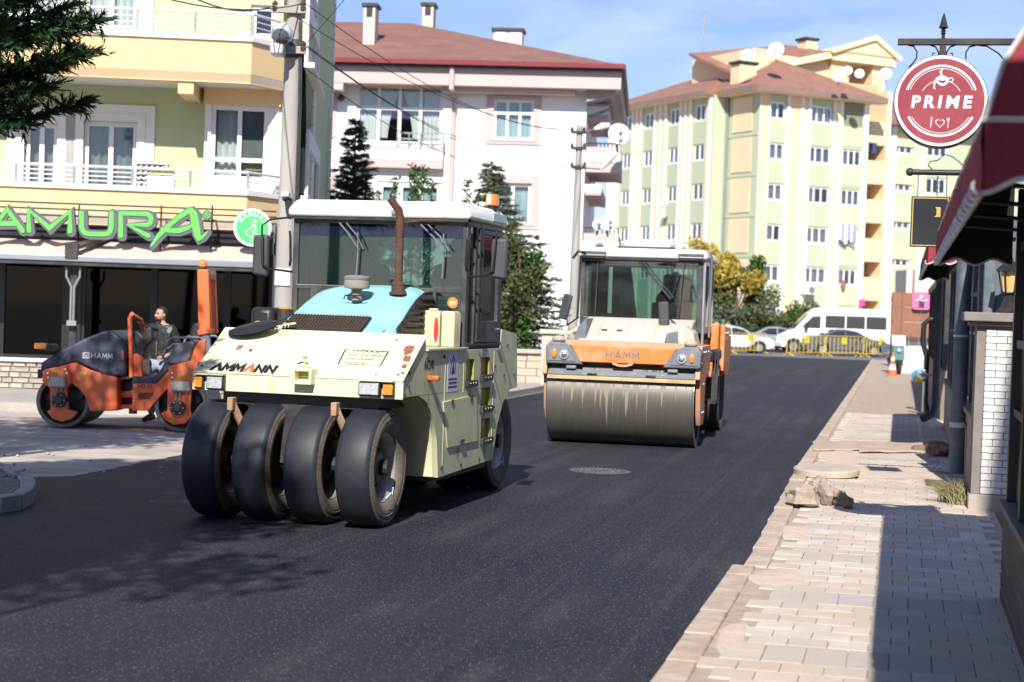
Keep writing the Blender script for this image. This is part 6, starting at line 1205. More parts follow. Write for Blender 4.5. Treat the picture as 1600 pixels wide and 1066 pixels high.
B('headlight', MB().prism([(.03, pz(.33)), (.30, pz(.39)), (.62, pz(.36)), (.3, pz(.29))], 'y', -.02, .1), LENSW, mbp); B('bumper', MB().box(-.05, .3, -.03, 2.03, .34, .62), mat('bumper_grey', (.35, .36, .38), .5), mbp, bevel=.05); B('mirror', MB().box(k_ * .24, k_ * .27, -.3, -.05, za - .1, za + .25), BLK, mbp, bevel=.03); B('side_skirt', MB().box(k_ * .24, k_ * .76, -.015, .05, .34, .46), bpy.data.materials['bumper_grey'], mbp)
for a in (.47, .53, .93): B('passenger', MB().ell((k_ * a, .5, pz(.66)), (.12, .12, .17), 10, 8).ell((k_ * a, .5, pz(.55)), (.2, .2, .25), 10, 8), mat('seated_shape', (.2, .13, .1), .8) if 'seated_shape' not in bpy.data.materials else bpy.data.materials['seated_shape'], mbp, smooth=60)
# yellow crowd barriers
YB_ = mat('barrier_yellow', (.72, .50, .04), .5, var=.1, dirt=(.4, .33, .15), damt=.3); YS = mat('yellow_sign_face', (.80, .66, .02), .4)
def barrier(px0, px1, pyb, label, sgx):
    a, b = G(px0, pyb), G(px1, pyb); Lx = (b - a).length; t = empty('crowd_barrier', tuple(a), label, 'barrier', 'yellow crowd barriers across the road end'); t.rotation_euler = (0, 0, math.atan2(b.y - a.y, b.x - a.x)); h = 1.08
    B('frame', MB().tube([(.05, 0, .18), (.05, 0, h - .12), (.08, 0, h - .03), (.17, 0, h), (Lx - .17, 0, h), (Lx - .08, 0, h - .03), (Lx - .05, 0, h - .12), (Lx - .05, 0, .18)], .028, 6, closed=True), YB_, t)
    n = 9
    for k in range(1, n): B('upright', MB().cyl((.05 + (Lx - .1) * k / n, 0, .18), (.05 + (Lx - .1) * k / n, 0, h), .018, n=6), YB_, t)
    for x in (.3, Lx - .3): B('foot', MB().tube([(x, -.3, .02), (x, -.05, .1), (x, 0, .2), (x, .05, .1), (x, .3, .02)], .026, 6), YB_, t)
    if sgx is not None: B('yellow_plate', MB().box(Lx * sgx - .3, Lx * sgx + .3, -.05, -.03, h - .42, h - .06), YS, t)
    return t
barrier(1139, 1197, 553, 'leftmost yellow barrier, in front of the white saloon', .55); barrier(1228, 1288, 556.5, 'yellow barrier by the front of the minibus', .5); barrier(1289, 1347, 557.5, 'middle yellow barrier in front of the dark saloon', .48); barrier(1348, 1391, 558.5, 'yellow barrier nearest the right pavement', .65)
# ================================================================ PEOPLE
SKIN = mat('skin', (.42, .24, .16), .55, var=.06); HAIR = mat('black_hair', (.015, .012, .010), .6, var=.3, scale=60, bump=.5, bscale=120)
def skinmesh(name, nodes, edges, m, par, sub=2, root=None):
    ks = list(nodes); me = bpy.data.meshes.new(name); me.from_pydata([nodes[k][0] for k in ks], [(ks.index(a), ks.index(b)) for a, b in edges], []); me.materials.append(m)
    o = link(name, me, par); o.modifiers.new('skin', 'SKIN'); lay = me.skin_vertices[0].data if me.skin_vertices else None
    if lay is None:
        bm = bmesh.new(); bm.from_mesh(me); bm.verts.layers.skin.verify(); bm.to_mesh(me); bm.free(); lay = me.skin_vertices[0].data
    for i, k in enumerate(ks):
        r_ = nodes[k][1]; lay[i].radius = r_ if isinstance(r_, tuple) else (r_, r_); lay[i].use_root = (k == (root or ks[0]))
    o.modifiers['skin'].use_smooth_shade = True; s = o.modifiers.new('sub', 'SUBSURF'); s.levels = s.render_levels = sub; return o
def person(loc, face, label, J, jacket, trousers, extra=None, beard=True, fr=None):
    """J: joints in local coordinates (x = the person's left, -y = front)"""
    t = empty('person', loc, label, 'person'); t.rotation_euler = (0, 0, face)
    N = {'pelvis': (J['pelvis'], (.14, .10)), 'waist': (J['waist'], (.13, .095)), 'chest': (J['chest'], (.165, .11)), 'neck': (J['neck'], .055), 'skull': (J['head'], .06)}
    E_ = [('pelvis', 'waist'), ('waist', 'chest'), ('chest', 'neck'), ('neck', 'skull')]
    for s in 'LR':
        for a, b, r_ in (('sh', 'chest', .062), ('el', 'sh', .045), ('wr', 'el', .030), ('palm', 'wr', (.034, .018)), ('hip', 'pelvis', .088), ('kn', 'hip', .060), ('an', 'kn', .040), ('toe', 'an', .035)):
            N[a + s] = (J[a + s], r_); E_.append((b + (s if b in ('sh', 'el', 'wr', 'hip', 'kn', 'an') else ''), a + s))
        pd = (Vector(J['palm' + s]) - Vector(J['wr' + s])).normalized(); sd_ = pd.cross(Vector((0, 1, .2))).normalized()
        for k, (o_, l_) in enumerate(((-.026, .062), (-.009, .072), (.009, .068), (.026, .055))):
            a = Vector(J['palm' + s]) + sd_ * o_ + pd * .012; b = a + pd * l_ * .6; c = b + pd * l_ * .35 + Vector((0, -.012, -.012)); N[f'f{k}a{s}'] = (tuple(a + pd * .02), .0095); N[f'f{k}b{s}'] = (tuple(b), .0085); N[f'f{k}c{s}'] = (tuple(c), .007); E_ += [('palm' + s, f'f{k}a{s}'), (f'f{k}a{s}', f'f{k}b{s}'), (f'f{k}b{s}', f'f{k}c{s}')]
        a = Vector(J['wr' + s]).lerp(Vector(J['palm' + s]), .5) - sd_ * .035; N['tha' + s] = (tuple(a), .011); N['thb' + s] = (tuple(a + pd * .035 - sd_ * .015), .009); E_ += [('wr' + s, 'tha' + s), ('tha' + s, 'thb' + s)]
    body = skinmesh('body', N, E_, SKIN, t, 1, 'pelvis')
    h = Vector(J['head']); hd = MB().ell((0, 0, 0), (.074, .092, .112), 20, 16); vs = []
    for (x, y, z) in hd.v:
        if z < -.02: x *= 1 - .28 * min(1, (-z - .02) / .09); y = y * (1 - .12 * min(1, (-z) / .1)) - .008
        if y < -.05 and abs(x) < .02 and -.035 < z < .02: y -= .016 * (1 - abs(x) / .02)
        if y < -.06 and .012 < abs(x) < .045 and 0 < z < .035: y += .010
        vs.append((x, y, z))
    hd.v = vs; hr = J.get('hrot', 0); M = Matrix.Translation(h + Vector((0, 0, .035))) @ Matrix.Rotation(hr, 4, 'Z') @ Matrix.Rotation(J.get('hpitch', 0), 4, 'X')
    hdo = B('head', hd.moved(M), SKIN, t, smooth=80)
    B('nose', MB().prism([(-.086, .018), (-.108, -.022), (-.084, -.032)], 'x', -.010, .010).moved(M), SKIN, hdo, bevel=.004)
    for s in (-1, 1):
        B('ear', MB().ell((s * .076, .008, .0), (.009, .018, .03), 8, 6).moved(M), SKIN, hdo, smooth=60); B('eye', MB().ell((s * .028, -.078, .014), (.012, .006, .007), 8, 6).moved(M), BLK, hdo)
        B('eyebrow', MB().box(s * .028 - .016, s * .028 + .016, -.089, -.078, .027, .034).moved(M), HAIR, hdo)
    B('mouth', MB().box(-.02, .02, -.090, -.080, -.053, -.046).moved(M), mat('lips', (.3, .12, .09), .5) if 'lips' not in bpy.data.materials else bpy.data.materials['lips'], hdo)
    hh = MB().ell((0, .012, .030), (.083, .094, .098), 20, 14); hh.v = [(x, y + (.05 if (y < -.035 and z < .075) else 0) * 1, max(z, -.045 if y > -.01 else .045) ) for x, y, z in hh.v]; B('hair', hh.moved(M), HAIR, t, smooth=80)
    if beard: B('beard', MB().sheet(lambda a, b: ((.066 - .014 * b) * math.sin((a - .5) * 2.4), -.006 - (.084 - .014 * b) * math.cos((a - .5) * 2.4) , -.062 - .040 * b), 12, 4).join(MB().box(-.024, .024, -.097, -.083, -.042, -.034)).moved(M), HAIR, t, smooth=60)
    jk = {'hem': (tuple(Vector(J['pelvis']).lerp(Vector(J['waist']), .25)), (.165, .125)), 'waist': (J['waist'], (.160, .125)), 'chest': (J['chest'], (.195, .135)), 'collar': (tuple(Vector(J['neck']).lerp(Vector(J['chest']), .22)), .092), 'collart': (tuple(Vector(J['neck']).lerp(Vector(J['head']), .12)), .076)}
    je = [('hem', 'waist'), ('waist', 'chest'), ('chest', 'collar'), ('collar', 'collart')]
    for s in 'LR': jk['sh' + s] = (J['sh' + s], .082); jk['el' + s] = (J['el' + s], .066); jk['cu' + s] = (tuple(Vector(J['el' + s]).lerp(Vector(J['wr' + s]), .93)), .048); je += [('chest', 'sh' + s), ('sh' + s, 'el' + s), ('el' + s, 'cu' + s)]
    j_ = skinmesh('jacket', jk, je, jacket, t, 2, 'waist')
    tr = {'pelvis': (J['pelvis'], (.155, .115))}; te = []
    for s in 'LR': tr['hip' + s] = (J['hip' + s], .102); tr['kn' + s] = (J['kn' + s], .075); tr['an' + s] = (tuple(Vector(J['kn' + s]).lerp(Vector(J['an' + s]), .95)), .062); te += [('pelvis', 'hip' + s), ('hip' + s, 'kn' + s), ('kn' + s, 'an' + s)]
    skinmesh('trousers', tr, te, trousers, t, 2, 'pelvis')
    for s in 'LR':
        a, b = Vector(J['an' + s]), Vector(J['toe' + s]); B('shoe', MB().tube([a + Vector((0, .05, -.01)), a.lerp(b, .4) + Vector((0, 0, .0)), b + Vector((0, -.02, 0))], [.05, .05, .038], 10), BLK, t, smooth=60)
    return t
JB = mat('black_leather_jacket', (.022, .022, .024), .42, var=.3, scale=9, bump=.9, bscale=14); DEN = mat('light_denim', (.26, .33, .42), .9, var=.2, scale=9, bump=.4, bscale=60); DKC = mat('dark_clothes', (.02, .022, .03), .85, var=.2); HIV = mat('green_vest', (.03, .42, .22), .8)
st_ = {'pelvis': (0, 0, .93), 'waist': (0, -.01, 1.08), 'chest': (0, 0, 1.31), 'neck': (0, .0, 1.47), 'head': (0, -.015, 1.565), 'shL': (.175, 0, 1.40), 'shR': (-.175, 0, 1.40), 'elL': (.26, .03, 1.13), 'elR': (-.25, .04, 1.13), 'wrL': (.20, -.17, 1.0), 'wrR': (-.19, -.19, 1.02), 'palmL': (.13, -.21, .98), 'palmR': (-.11, -.24, 1.0),
       'hipL': (.09, 0, .88), 'hipR': (-.09, 0, .88), 'knL': (.11, -.03, .48), 'knR': (-.12, .0, .48), 'anL': (.12, .03, .09), 'anR': (-.14, .04, .09), 'toeL': (.14, -.13, .045), 'toeR': (-.17, -.12, .045), 'hrot': R(-34)}
mp_ = person((-5.2, 25.3, 0), R(-14), 'dark haired man in black jacket and light jeans standing behind the small roller', st_, JB, DEN)
B('jacket_zip', MB().box(-.006, .006, -.155, -.13, 1.0, 1.42), mat('brass_zip', (.35, .28, .15), .4, .6), mp_)
def operator(parent_fr, x, y, zseat, label, vest):
    s = {'pelvis': (0, .02, zseat + .09), 'waist': (0, 0, zseat + .24), 'chest': (0, -.02, zseat + .46), 'neck': (0, -.03, zseat + .62), 'head': (0, -.05, zseat + .71), 'shL': (.18, -.02, zseat + .55), 'shR': (-.18, -.02, zseat + .55), 'elL': (.24, -.16, zseat + .33), 'elR': (-.24, -.16, zseat + .33), 'wrL': (.14, -.38, zseat + .38), 'wrR': (-.14, -.38, zseat + .38), 'palmL': (.12, -.44, zseat + .40), 'palmR': (-.12, -.44, zseat + .40),
         'hipL': (.10, -.02, zseat + .08), 'hipR': (-.10, -.02, zseat + .08), 'knL': (.14, -.44, zseat + .08), 'knR': (-.14, -.44, zseat + .08), 'anL': (.14, -.50, zseat - .30), 'anR': (-.14, -.50, zseat - .30), 'toeL': (.15, -.64, zseat - .34), 'toeR': (-.15, -.64, zseat - .34), 'hrot': R(20), 'hpitch': R(8)}
    return person(tuple(parent_fr.w(x, y, 0)), parent_fr.a, label, s, vest, DKC)

# ================================================================ CREAM PNEUMATIC ROLLER
CR = Fr(-1.750, 14.379, -15.06)
cr0 = empty('pneumatic_roller', CR, 'cream and turquoise pneumatic road roller with four smooth front tyres', 'road roller')
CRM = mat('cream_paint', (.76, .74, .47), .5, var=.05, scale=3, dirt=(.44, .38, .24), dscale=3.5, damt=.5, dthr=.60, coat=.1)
CRM2 = mat('cream_paint_shaded', (.54, .56, .36), .5, var=.06, scale=2, dirt=(.36, .35, .24), dscale=3.5, damt=.55, dthr=.56, stretch=(1, 1.2, .3), coat=.1)  # same cream made darker and greener: the flank's weak grazing light in colour
OLV = mat('step_recess_yellow', (.36, .34, .06), .6, var=.15, dirt=(.2, .17, .1), damt=.5)
TRQ = mat('turquoise_bonnet', (.27, .57, .60), .45, var=.04, scale=3, dirt=(.40, .56, .52), dscale=5, damt=.6, dthr=.58, coat=.15)
RUSTM = mat('rusty_steel', (.10, .045, .028), .85, var=.35, scale=12, bump=.6, bscale=50); RUSTP = mat('rust_patch', (.26, .10, .06), .9, var=.4, scale=30)
prof = [(-.15, 1.10), (-.15, 1.235), (.44, 1.60), (.47, 1.485), (1.66, 1.47), (2.84, 1.475), (2.87, 1.66), (3.47, 1.61), (3.55, 1.06), (3.28, 1.05), (3.02, .93), (2.82, .70), (2.71, .38), (.93, .35), (.86, .68), (.74, .88), (.55, 1.03), (.30, 1.10)]
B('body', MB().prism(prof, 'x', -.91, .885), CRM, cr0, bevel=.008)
stp = [(1.69, 1.97, 1.13, 1.38), (2.18, 2.49, 1.17, 1.39), (2.21, 2.53, .87, 1.10), (2.25, 2.57, .56, .80)]
def hole(y0, y1, z0, z1): return [(y0, z0), (y1, z0), (y1, z1), (y0, z1)]
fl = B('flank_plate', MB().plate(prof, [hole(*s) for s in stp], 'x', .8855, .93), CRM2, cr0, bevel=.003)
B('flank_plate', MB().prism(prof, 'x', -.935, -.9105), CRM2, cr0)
for (a, b, c, d) in stp:
    s_ = B('step', MB().box(.886, .890, a, b, c, d).box(.886, .93, b - .02, b - .001, c + .001, d - .001), OLV, cr0); B('tread_plate', MB().box(.89, .965, a - .03, b + .02, c - .005, c + .055), DK, s_, bevel=.004)
    for k in range(3): yy = a + (b - a) * (.2 + .3 * k); B('bolt_hole', MB().cyl((.9652, yy, c + .028), (.967, yy, c + .028), .012, n=8), CHROME, s_)
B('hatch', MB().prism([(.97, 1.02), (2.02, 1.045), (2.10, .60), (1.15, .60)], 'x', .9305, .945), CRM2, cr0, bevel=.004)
B('hatch_hinge', MB().box(.945, .955, 1.2, 1.26, .99, 1.03).box(.945, .955, 1.8, 1.86, 1.0, 1.045).box(.945, .96, 1.5, 1.62, .63, .65), RUSTM, cr0)
B('deck_edge', MB().box(-.93, .955, .46, 1.66, 1.475, 1.497), CRM2, cr0, bevel=.004)
slope = Vector((0, .59, .365)).normalized(); sn = Vector((0, -.365, .59)).normalized()
SB = Vector((0, -.15, 1.235)); MS = Matrix(((1, 0, 0, 0), (0, slope.y, sn.y, SB.y), (0, slope.z, sn.z, SB.z), (0, 0, 0, 1)))
def slope_xy(px, py):
    d = ray(px, py); n_ = CR.x * sn.x + CR.y * sn.y + Vector((0, 0, 1)) * sn.z; o_ = CR.w(0, SB.y, SB.z); t = (o_ - CP).dot(n_) / d.dot(n_); p = CR.loc(CP + d * t); return p.x, (p - SB).dot(slope)
B('slope_panel', MB().box(-.925, .945, -.012, .70, .001, .014).moved(MS), CRM, cr0, bevel=.004)
B('front_beam', MB().box(-.93, .95, -.175, -.151, 1.085, 1.225), CRM, cr0, bevel=.005)
# rust spots along the edges
for i, (px, py, r_) in enumerate(((639, 548, .075), (636, 563, .06), (632, 575, .04), (630, 585, .025), (623, 588, .02), (588, 588, .016), (375, 545, .045), (392, 550, .03), (316, 574, .02), (330, 587, .018), (620, 534, .02), (560, 560, .008), (600, 520, .02))):
    x, s_ = slope_xy(px, py); pts = []
    for k in range(14): a = k * 2 * math.pi / 14; q = r_ * (.6 + .8 * abs(noise.noise((math.cos(a) * 2 + i * 3, math.sin(a) * 2, i)))); pts.append((min(x + q * math.cos(a) * .9, .94), s_ + q * math.sin(a) * 1.1))
    B('rust_patch', MB().prism(pts, 'z', .0142, .0152).moved(MS), RUSTP, cr0)
x0, s0 = slope_xy(387, 578)
xl1, _ = slope_xy(331, 579); xr1, _ = slope_xy(438, 576); LW = (xr1 - xl1) / 6
for i, ch in enumerate('VMMVNN'):
    g_ = glyphs(ch, .094, LW * (.78 if ch != 'N' else .72), .036, 0, shear=.05, z0=.0148); B('maker_lettering', g_.moved(Matrix.Translation((xl1 + i * LW, s0 - .045, 0))).moved(MS), BLK if i != 3 else mat('red_lettering', (.62, .12, .08), .5), cr0)
def fit(t, x0, x1, s_):
    a = min(v_[0] for v_ in t.v); b = max(v_[0] for v_ in t.v); k = (x1 - x0) / (b - a); t.v = [(x0 + (v_[0] - a) * k, s_ + v_[1] * .86, v_[2]) for v_ in t.v]; return t
c4 = [slope_xy(*p) for p in ((529, 571), (595, 573.5), (607, 552), (540, 549))]
stc = mat('stencil_black', (.04, .04, .045), .7, var=.5, scale=30)
fr_ = MB()
for i, (a, b) in enumerate(zip(c4, c4[1:] + c4[:1])): fr_.prism(stroke([a, b], .008 if i % 2 == 0 else .014, 3), 'z', .0145, .0158 + i * .0004)
B('stencil_frame', fr_.moved(MS), stc, cr0)
cxm = sum(p[0] for p in c4) / 4; csm = sum(p[1] for p in c4) / 4
for i, (tt, h, w_) in enumerate((('! DIKKAT.!', .062, .31), ('IS SIRASINDA STAFFEDEN', .036, .33), ('YAKLASMAK', .040, .25), ('YASAKTIR', .036, .18))):
    t = text_mb(('! DİKKAT.!', 'US OF  STALFEDEN', 'YAKLAŞMAK', 'YASAKTIR')[i], h, .001, shear=.0, offset=0, sp=1.1); cx_ = cxm + .035 - i * .028; t = fit(t, cx_ - w_ / 2, cx_ + w_ / 2, csm + .092 - i * .060); B('stencil_lettering', t.moved(Matrix.Translation((0, 0, .0165))).moved(MS), stc, cr0)
for (y, z0_, z1_) in ((1.03, .40, 1.44), (1.60, 1.08, 1.45), (2.62, .42, 1.45)): B('weld_seam', MB().box(.9302, .9335, y, y + .012, z0_, z1_), CRM2, cr0)
for (y, z) in ((.02, 1.19), (.02, 1.30), (.5, 1.42), (.98, 1.42), (1.0, .44), (1.6, .42), (2.2, .42), (2.66, .9), (2.66, 1.3), (3.0, 1.2), (3.4, 1.2), (3.1, 1.5)): B('bolt', MB().cyl((.93, y, z), (.942, y, z), .014, n=8), DK, cr0)
for (y, z, w_, h_) in ((1.83, 1.10, .05, .16), (2.33, .84, .06, .12), (2.4, .53, .06, .13), (1.5, .58, .12, .14), (.57, 1.2, .03, .25)):
    B('rust_streak', MB().prism([(y - w_ / 2, z), (y + w_ / 2, z), (y + w_ / 5, z - h_), (y + .01, z - h_ * .7), (y - w_ / 4, z - h_ * .9)], 'x', .9302, .9312), mat('rust_streak_paint', (.30, .27, .17), .8, var=.2) if 'rust_streak_paint' not in bpy.data.materials else bpy.data.materials['rust_streak_paint'], cr0)
# hook and lamps on the beam
hx = .095; B('tow_box', MB().plate([(hx - .085, 1.175), (hx + .085, 1.175), (hx + .085, 1.31), (hx - .085, 1.31)], [[(hx - .062, 1.20), (hx + .062, 1.20), (hx + .062, 1.285), (hx - .062, 1.285)]], 'y', -.27, -.13), CRM, cr0, bevel=.006); B('tow_box_back', MB().box(hx - .062, hx + .062, -.16, -.15, 1.2, 1.285), OLV, cr0)
B('tow_pin', MB().cyl((hx + .0, -.21, 1.30), (hx, -.21, 1.40), .014, n=8).ell((hx, -.21, 1.41), .025, 8, 6), CRM2, cr0); B('tow_pin_loop', MB().tube([(hx - .06, -.21, 1.345), (hx - .02, -.22, 1.36), (hx + .03, -.2, 1.35)], .008, 5), RUSTM, cr0)
B('plug_disc', MB().cyl((-.21, -.177, 1.155), (-.21, -.173, 1.155), .045, n=20), CRM2, cr0)
for (xa, wa, xb, wb_, zc) in ((-.70, .16, -.855, .085, 1.155), (.675, .19, .835, .10, 1.165)):
    h_ = B('headlight', MB().box(xa - wa / 2, xa + wa / 2, -.235, -.176, zc - .06, zc + .06), BLK, cr0, bevel=.012); B('lens', MB().box(xa - wa / 2 + .012, xa + wa / 2 - .012, -.243, -.234, zc - .048, zc + .048), LENSW, h_, bevel=.004)
    i_ = B('indicator', MB().box(xb - wb_ / 2, xb + wb_ / 2, -.215, -.176, zc - .058, zc + .052), DK, cr0, bevel=.006); B('lens', MB().box(xb - wb_ / 2 + .008, xb + wb_ / 2 - .008, -.232, -.214, zc - .045, zc + .042), LENSO, i_, bevel=.006)
    B('lamp_hood', MB().box(min(xa - wa / 2, xb - wb_ / 2), max(xa + wa / 2, xb + wb_ / 2), -.25, -.176, zc + .064, zc + .072), CRM2, cr0)
B('side_indicator', MB().box(.93, 1.03, .52, .60, 1.225, 1.265), mat('orange_plastic', (.75, .13, .03), .35), cr0, bevel=.01)
B('fleet_number', text_mb('AK240', .115, .0015, offset=.0008, wx=.85).moved(Matrix.Rotation(math.pi / 2, 4, 'X')).moved(Matrix.Rotation(math.pi / 2, 4, 'Z')).moved(Matrix.Translation((.932, .56, 1.355))), stc, cr0)
DEC = mat('sticker_white', (.58, .58, .66), .5); NAVY = mat('sticker_navy', (.03, .035, .2), .5)
B('sticker', MB().box(.9303, .9325, 1.10, 1.42, 1.10, 1.45), DEC, cr0); mk = MB()
for k, p_ in enumerate(([(1.17, 1.27), (1.21, 1.37), (1.26, 1.42), (1.31, 1.37), (1.35, 1.27)], [(1.22, 1.27), (1.255, 1.34), (1.26, 1.36), (1.265, 1.34), (1.30, 1.27)])): mk.prism(stroke(p_, .018), 'x', .9328, .9345 + k * .001)
mk.prism([(1.235, 1.27), (1.285, 1.27), (1.26, 1.31)], 'x', .9328, .934)
for k in range(3): mk.box(.9328, .9338, 1.13 + .02 * (k == 1), 1.39, 1.135 + k * .035, 1.152 + k * .035)
B('sticker_mark', mk, NAVY, cr0)
# bonnet
def hz_(y): return float(np.interp(y, [.46, .62, .85, 1.05, 1.2, 1.36, 1.6], [1.60, 1.665, 1.785, 1.885, 1.955, 2.015, 2.04]))
hx0, hx1 = -.57, .60
def hood(a, b):
    y = .46 + 1.14 * a; t = -1 + 2 * b; z0 = 1.497; H = hz_(y) - z0; cx = (hx0 + hx1) / 2; ww = (hx1 - hx0) / 2
    th = (1 - b) * math.pi; c, s = math.cos(th), math.sin(th); ex = .35 if t > 0 else .62
    x = cx + ww * math.copysign(abs(c) ** (ex), c); z = z0 + H * abs(s) ** (.30 if t > 0 else .55); return (x, y, z)
hb_ = MB().sheet(hood, 24, 40); fc = [hood(0, j / 40) for j in range(41)]; hb_.add(fc + [(0, .46, 1.495)], [(j, j + 1, 41) for j in range(40)])
bn = B('bonnet', hb_, TRQ, cr0, smooth=50)
# grille on the sloping front of the bonnet
MG = None; gy0, gy1 = .462, .74
ga = Vector((0, gy0, hz_(gy0) + .004)); gb = Vector((0, gy1, hz_(gy1) + .016)); gd = (gb - ga).normalized(); gn = Vector((0, -gd.z, gd.y)); GL = (gb - ga).length
MGm = Matrix(((1, 0, 0, 0), (0, gd.y, gn.y, ga.y), (0, gd.z, gn.z, ga.z), (0, 0, 0, 1))); gxa, gxb = -.41, .33
gr = B('grille', MB().box(gxa, gxb, 0, GL, -.03, .004).moved(MGm), BLK, cr0)
gs = MB(); [gs.box(gxa + .01, gxb - .01, GL * (k + .5) / 9 - .004, GL * (k + .5) / 9 + .004, .0045, .016) for k in range(9)]; B('slats', gs.moved(MGm), mat('grille_brown', (.085, .06, .05), .7, var=.4, scale=20), gr)
gs = MB(); [gs.box(x - .0025, x + .0025, 0, GL, .017, .022) for x in np.linspace(gxa + .012, gxb - .012, 26)]; B('mesh_wires', gs.moved(MGm), bpy.data.materials['grille_brown'], gr)
# louvre side
lp_ = [(.66, 1.60), (1.585, 1.60), (1.585, 2.0), (1.4, 1.985), (1.2, 1.925), (1.0, 1.83), (.82, 1.73), (.66, 1.66)]
lv_ = B('louvre_panel', MB().prism(lp_, 'x', .585, .612), BLK, cr0, bevel=.004)
for k in range(6):
    z = 1.63 + k * .058; y0 = float(np.interp(z, [1.66, 1.73, 1.83, 1.925, 1.985], [.69, .84, 1.02, 1.22, 1.42])) + .02; B('louvre', MB().add([(.613, y0, z), (.613, 1.57, z), (.645, 1.57, z - .0), (.645, y0 + .03, z), (.613, y0, z + .042), (.613, 1.57, z + .042), (.640, 1.57, z + .012), (.640, y0 + .03, z + .012)], [(0, 1, 2, 3), (4, 7, 6, 5), (0, 3, 7, 4), (1, 5, 6, 2), (2, 6, 7, 3), (0, 4, 5, 1)]), DK, lv_, bevel=.004)
# exhaust and air cleaner
B('exhaust', MB().tube([(.40, 1.22, 1.96), (.40, 1.22, 2.40), (.395, 1.22, 2.66), (.385, 1.21, 2.72), (.355, 1.19, 2.76), (.315, 1.16, 2.82)], [.037, .037, .037, .037, .035, .033], 16), RUSTM, cr0, smooth=50); B('exhaust_collar', MB().lathe([(.08, 0), (.08, .02), (.062, .03), (.062, .10), (.052, .11)], (.40, 1.22, 1.955), n=16), RUSTM, cr0, smooth=40)
B('exhaust_stay', MB().tube([(.40, 1.22, 2.60), (.55, 1.4, 2.64), (.75, 1.56, 2.65)], .016, 6), RUSTM, cr0)
ac_ = B('air_cleaner', MB().lathe([(.05, -.10), (.05, .0), (.112, .01), (.118, .03), (.115, .085), (0, .095)], (.085, 1.0, 1.99), n=24), mat('dusty_filter', (.28, .25, .2), .85, var=.2), cr0, smooth=40); B('cap', MB().lathe([(.12, 0), (.122, .02), (.10, .035), (0, .042)], (.085, 1.0, 2.077), n=24), mat('filter_cap_grey', (.18, .19, .2), .7), ac_, smooth=40)
B('bonnet_latch', MB().tube([(-.02, .96, 1.90), (.0, .93, 1.93), (.16, .93, 1.935), (.19, .97, 1.915)], .008, 6), DK, cr0)
wl = B('reserve_tank', MB().box(-.93, -.70, .95, 1.25, 1.50, 1.80), BLK, cr0, bevel=.05); B('orange_cap', MB().cyl((-.83, .93, 1.62), (-.83, .955, 1.62), .055, n=20), LENSO, wl); B('cap_core', MB().cyl((-.83, .915, 1.62), (-.83, .93, 1.62), .04, n=16), RUSTM, wl); B('breather', MB().cyl((-.64, 1.1, 1.5), (-.64, 1.1, 1.79), .075, n=14), DK, wl); B('orange_ring', MB().cyl((-.64, 1.1, 1.79), (-.64, 1.1, 1.805), .065, n=14), LENSO, wl)
# cab
cx0, cx1, cy0, cy1, cz0, cz1 = -.79, .93, 1.60, 2.83, 1.50, 2.662
FRM = mat('cab_frame_dark', (.055, .06, .065), .4, .2, var=.2, dirt=(.25, .23, .2), damt=.3)
fm = MB()
B('windscreen_frame', MB().plate([(cx0, cz0), (cx1, cz0), (cx1, cz1), (cx0, cz1)], [[(cx0 + .055, 2.03), (cx1 - .055, 2.03), (cx1 - .055, 2.61), (cx0 + .055, 2.61)], [(.64, 1.53), (cx1 - .055, 1.53), (cx1 - .055, 1.985), (.64, 1.985)], [(cx0 + .055, 1.53), (-.60, 1.53), (-.60, 1.985), (cx0 + .055, 1.985)]], 'y', cy0, cy0 + .055), FRM, cr0, bevel=.008)
ws = B('windscreen', MB().box(cx0 + .05, cx1 - .05, cy0 + .02, cy0 + .027, 2.025, 2.49), CABGL, cr0); B('tinted_strip', MB().box(cx0 + .05, cx1 - .05, cy0 + .02, cy0 + .027, 2.491, 2.612), CABGL2, ws)
B('lower_pane', MB().box(.635, cx1 - .05, cy0 + .02, cy0 + .027, 1.525, 1.99), CABGL, cr0); B('lower_pane', MB().box(cx0 + .05, -.6, cy0 + .02, cy0 + .027, 1.525, 1.99), CABGL, cr0)
for xs0, xs1, sg_ in ((cx1 - .045, cx1, 1), (cx0, cx0 + .045, -1)):
    B('side_frame', MB().plate([(cy0 + .056, cz0), (cy1, cz0), (cy1 - .05, cz1), (cy0 + .056, cz1)], [[(cy0 + .09, 1.53), (1.88, 1.53), (1.88, 2.61), (cy0 + .09, 2.61)], [(1.95, 1.53), (2.70, 1.53), (2.68, 2.61), (1.95, 2.61)]], 'x', xs0, xs1), FRM, cr0, bevel=.006)
    B('side_window', MB().box((xs0 + xs1) / 2 - .003, (xs0 + xs1) / 2 + .003, cy0 + .08, 1.89, 1.52, 2.62), CABGL, cr0)
    dr = B('door', MB().plate([(1.955, 1.535), (2.695, 1.535), (2.675, 2.605), (1.955, 2.605)], [[(2.0, 1.74), (2.65, 1.74), (2.635, 2.56), (2.0, 2.56)]], 'x', xs0 + .008, xs1 + .012), FRM, cr0, bevel=.006); B('glass', MB().box((xs0 + xs1) / 2 - .003, (xs0 + xs1) / 2 + .003, 1.99, 2.66, 1.73, 2.575), CABGL, dr); B('handle', MB().tube([(xs1 + sg_ * .02 if sg_ > 0 else xs0 - .02, 2.58, 1.66), (xs1 + .05 if sg_ > 0 else xs0 - .05, 2.58, 1.66), (xs1 + .05 if sg_ > 0 else xs0 - .05, 2.46, 1.66)], .012, 6), CHROME, dr)
    for zz in (2.0, 2.5): B('hinge', MB().box(xs1 if sg_ > 0 else xs0 - .04, xs1 + .04 if sg_ > 0 else xs0, 1.93, 1.99, zz, zz + .05), DK, dr)
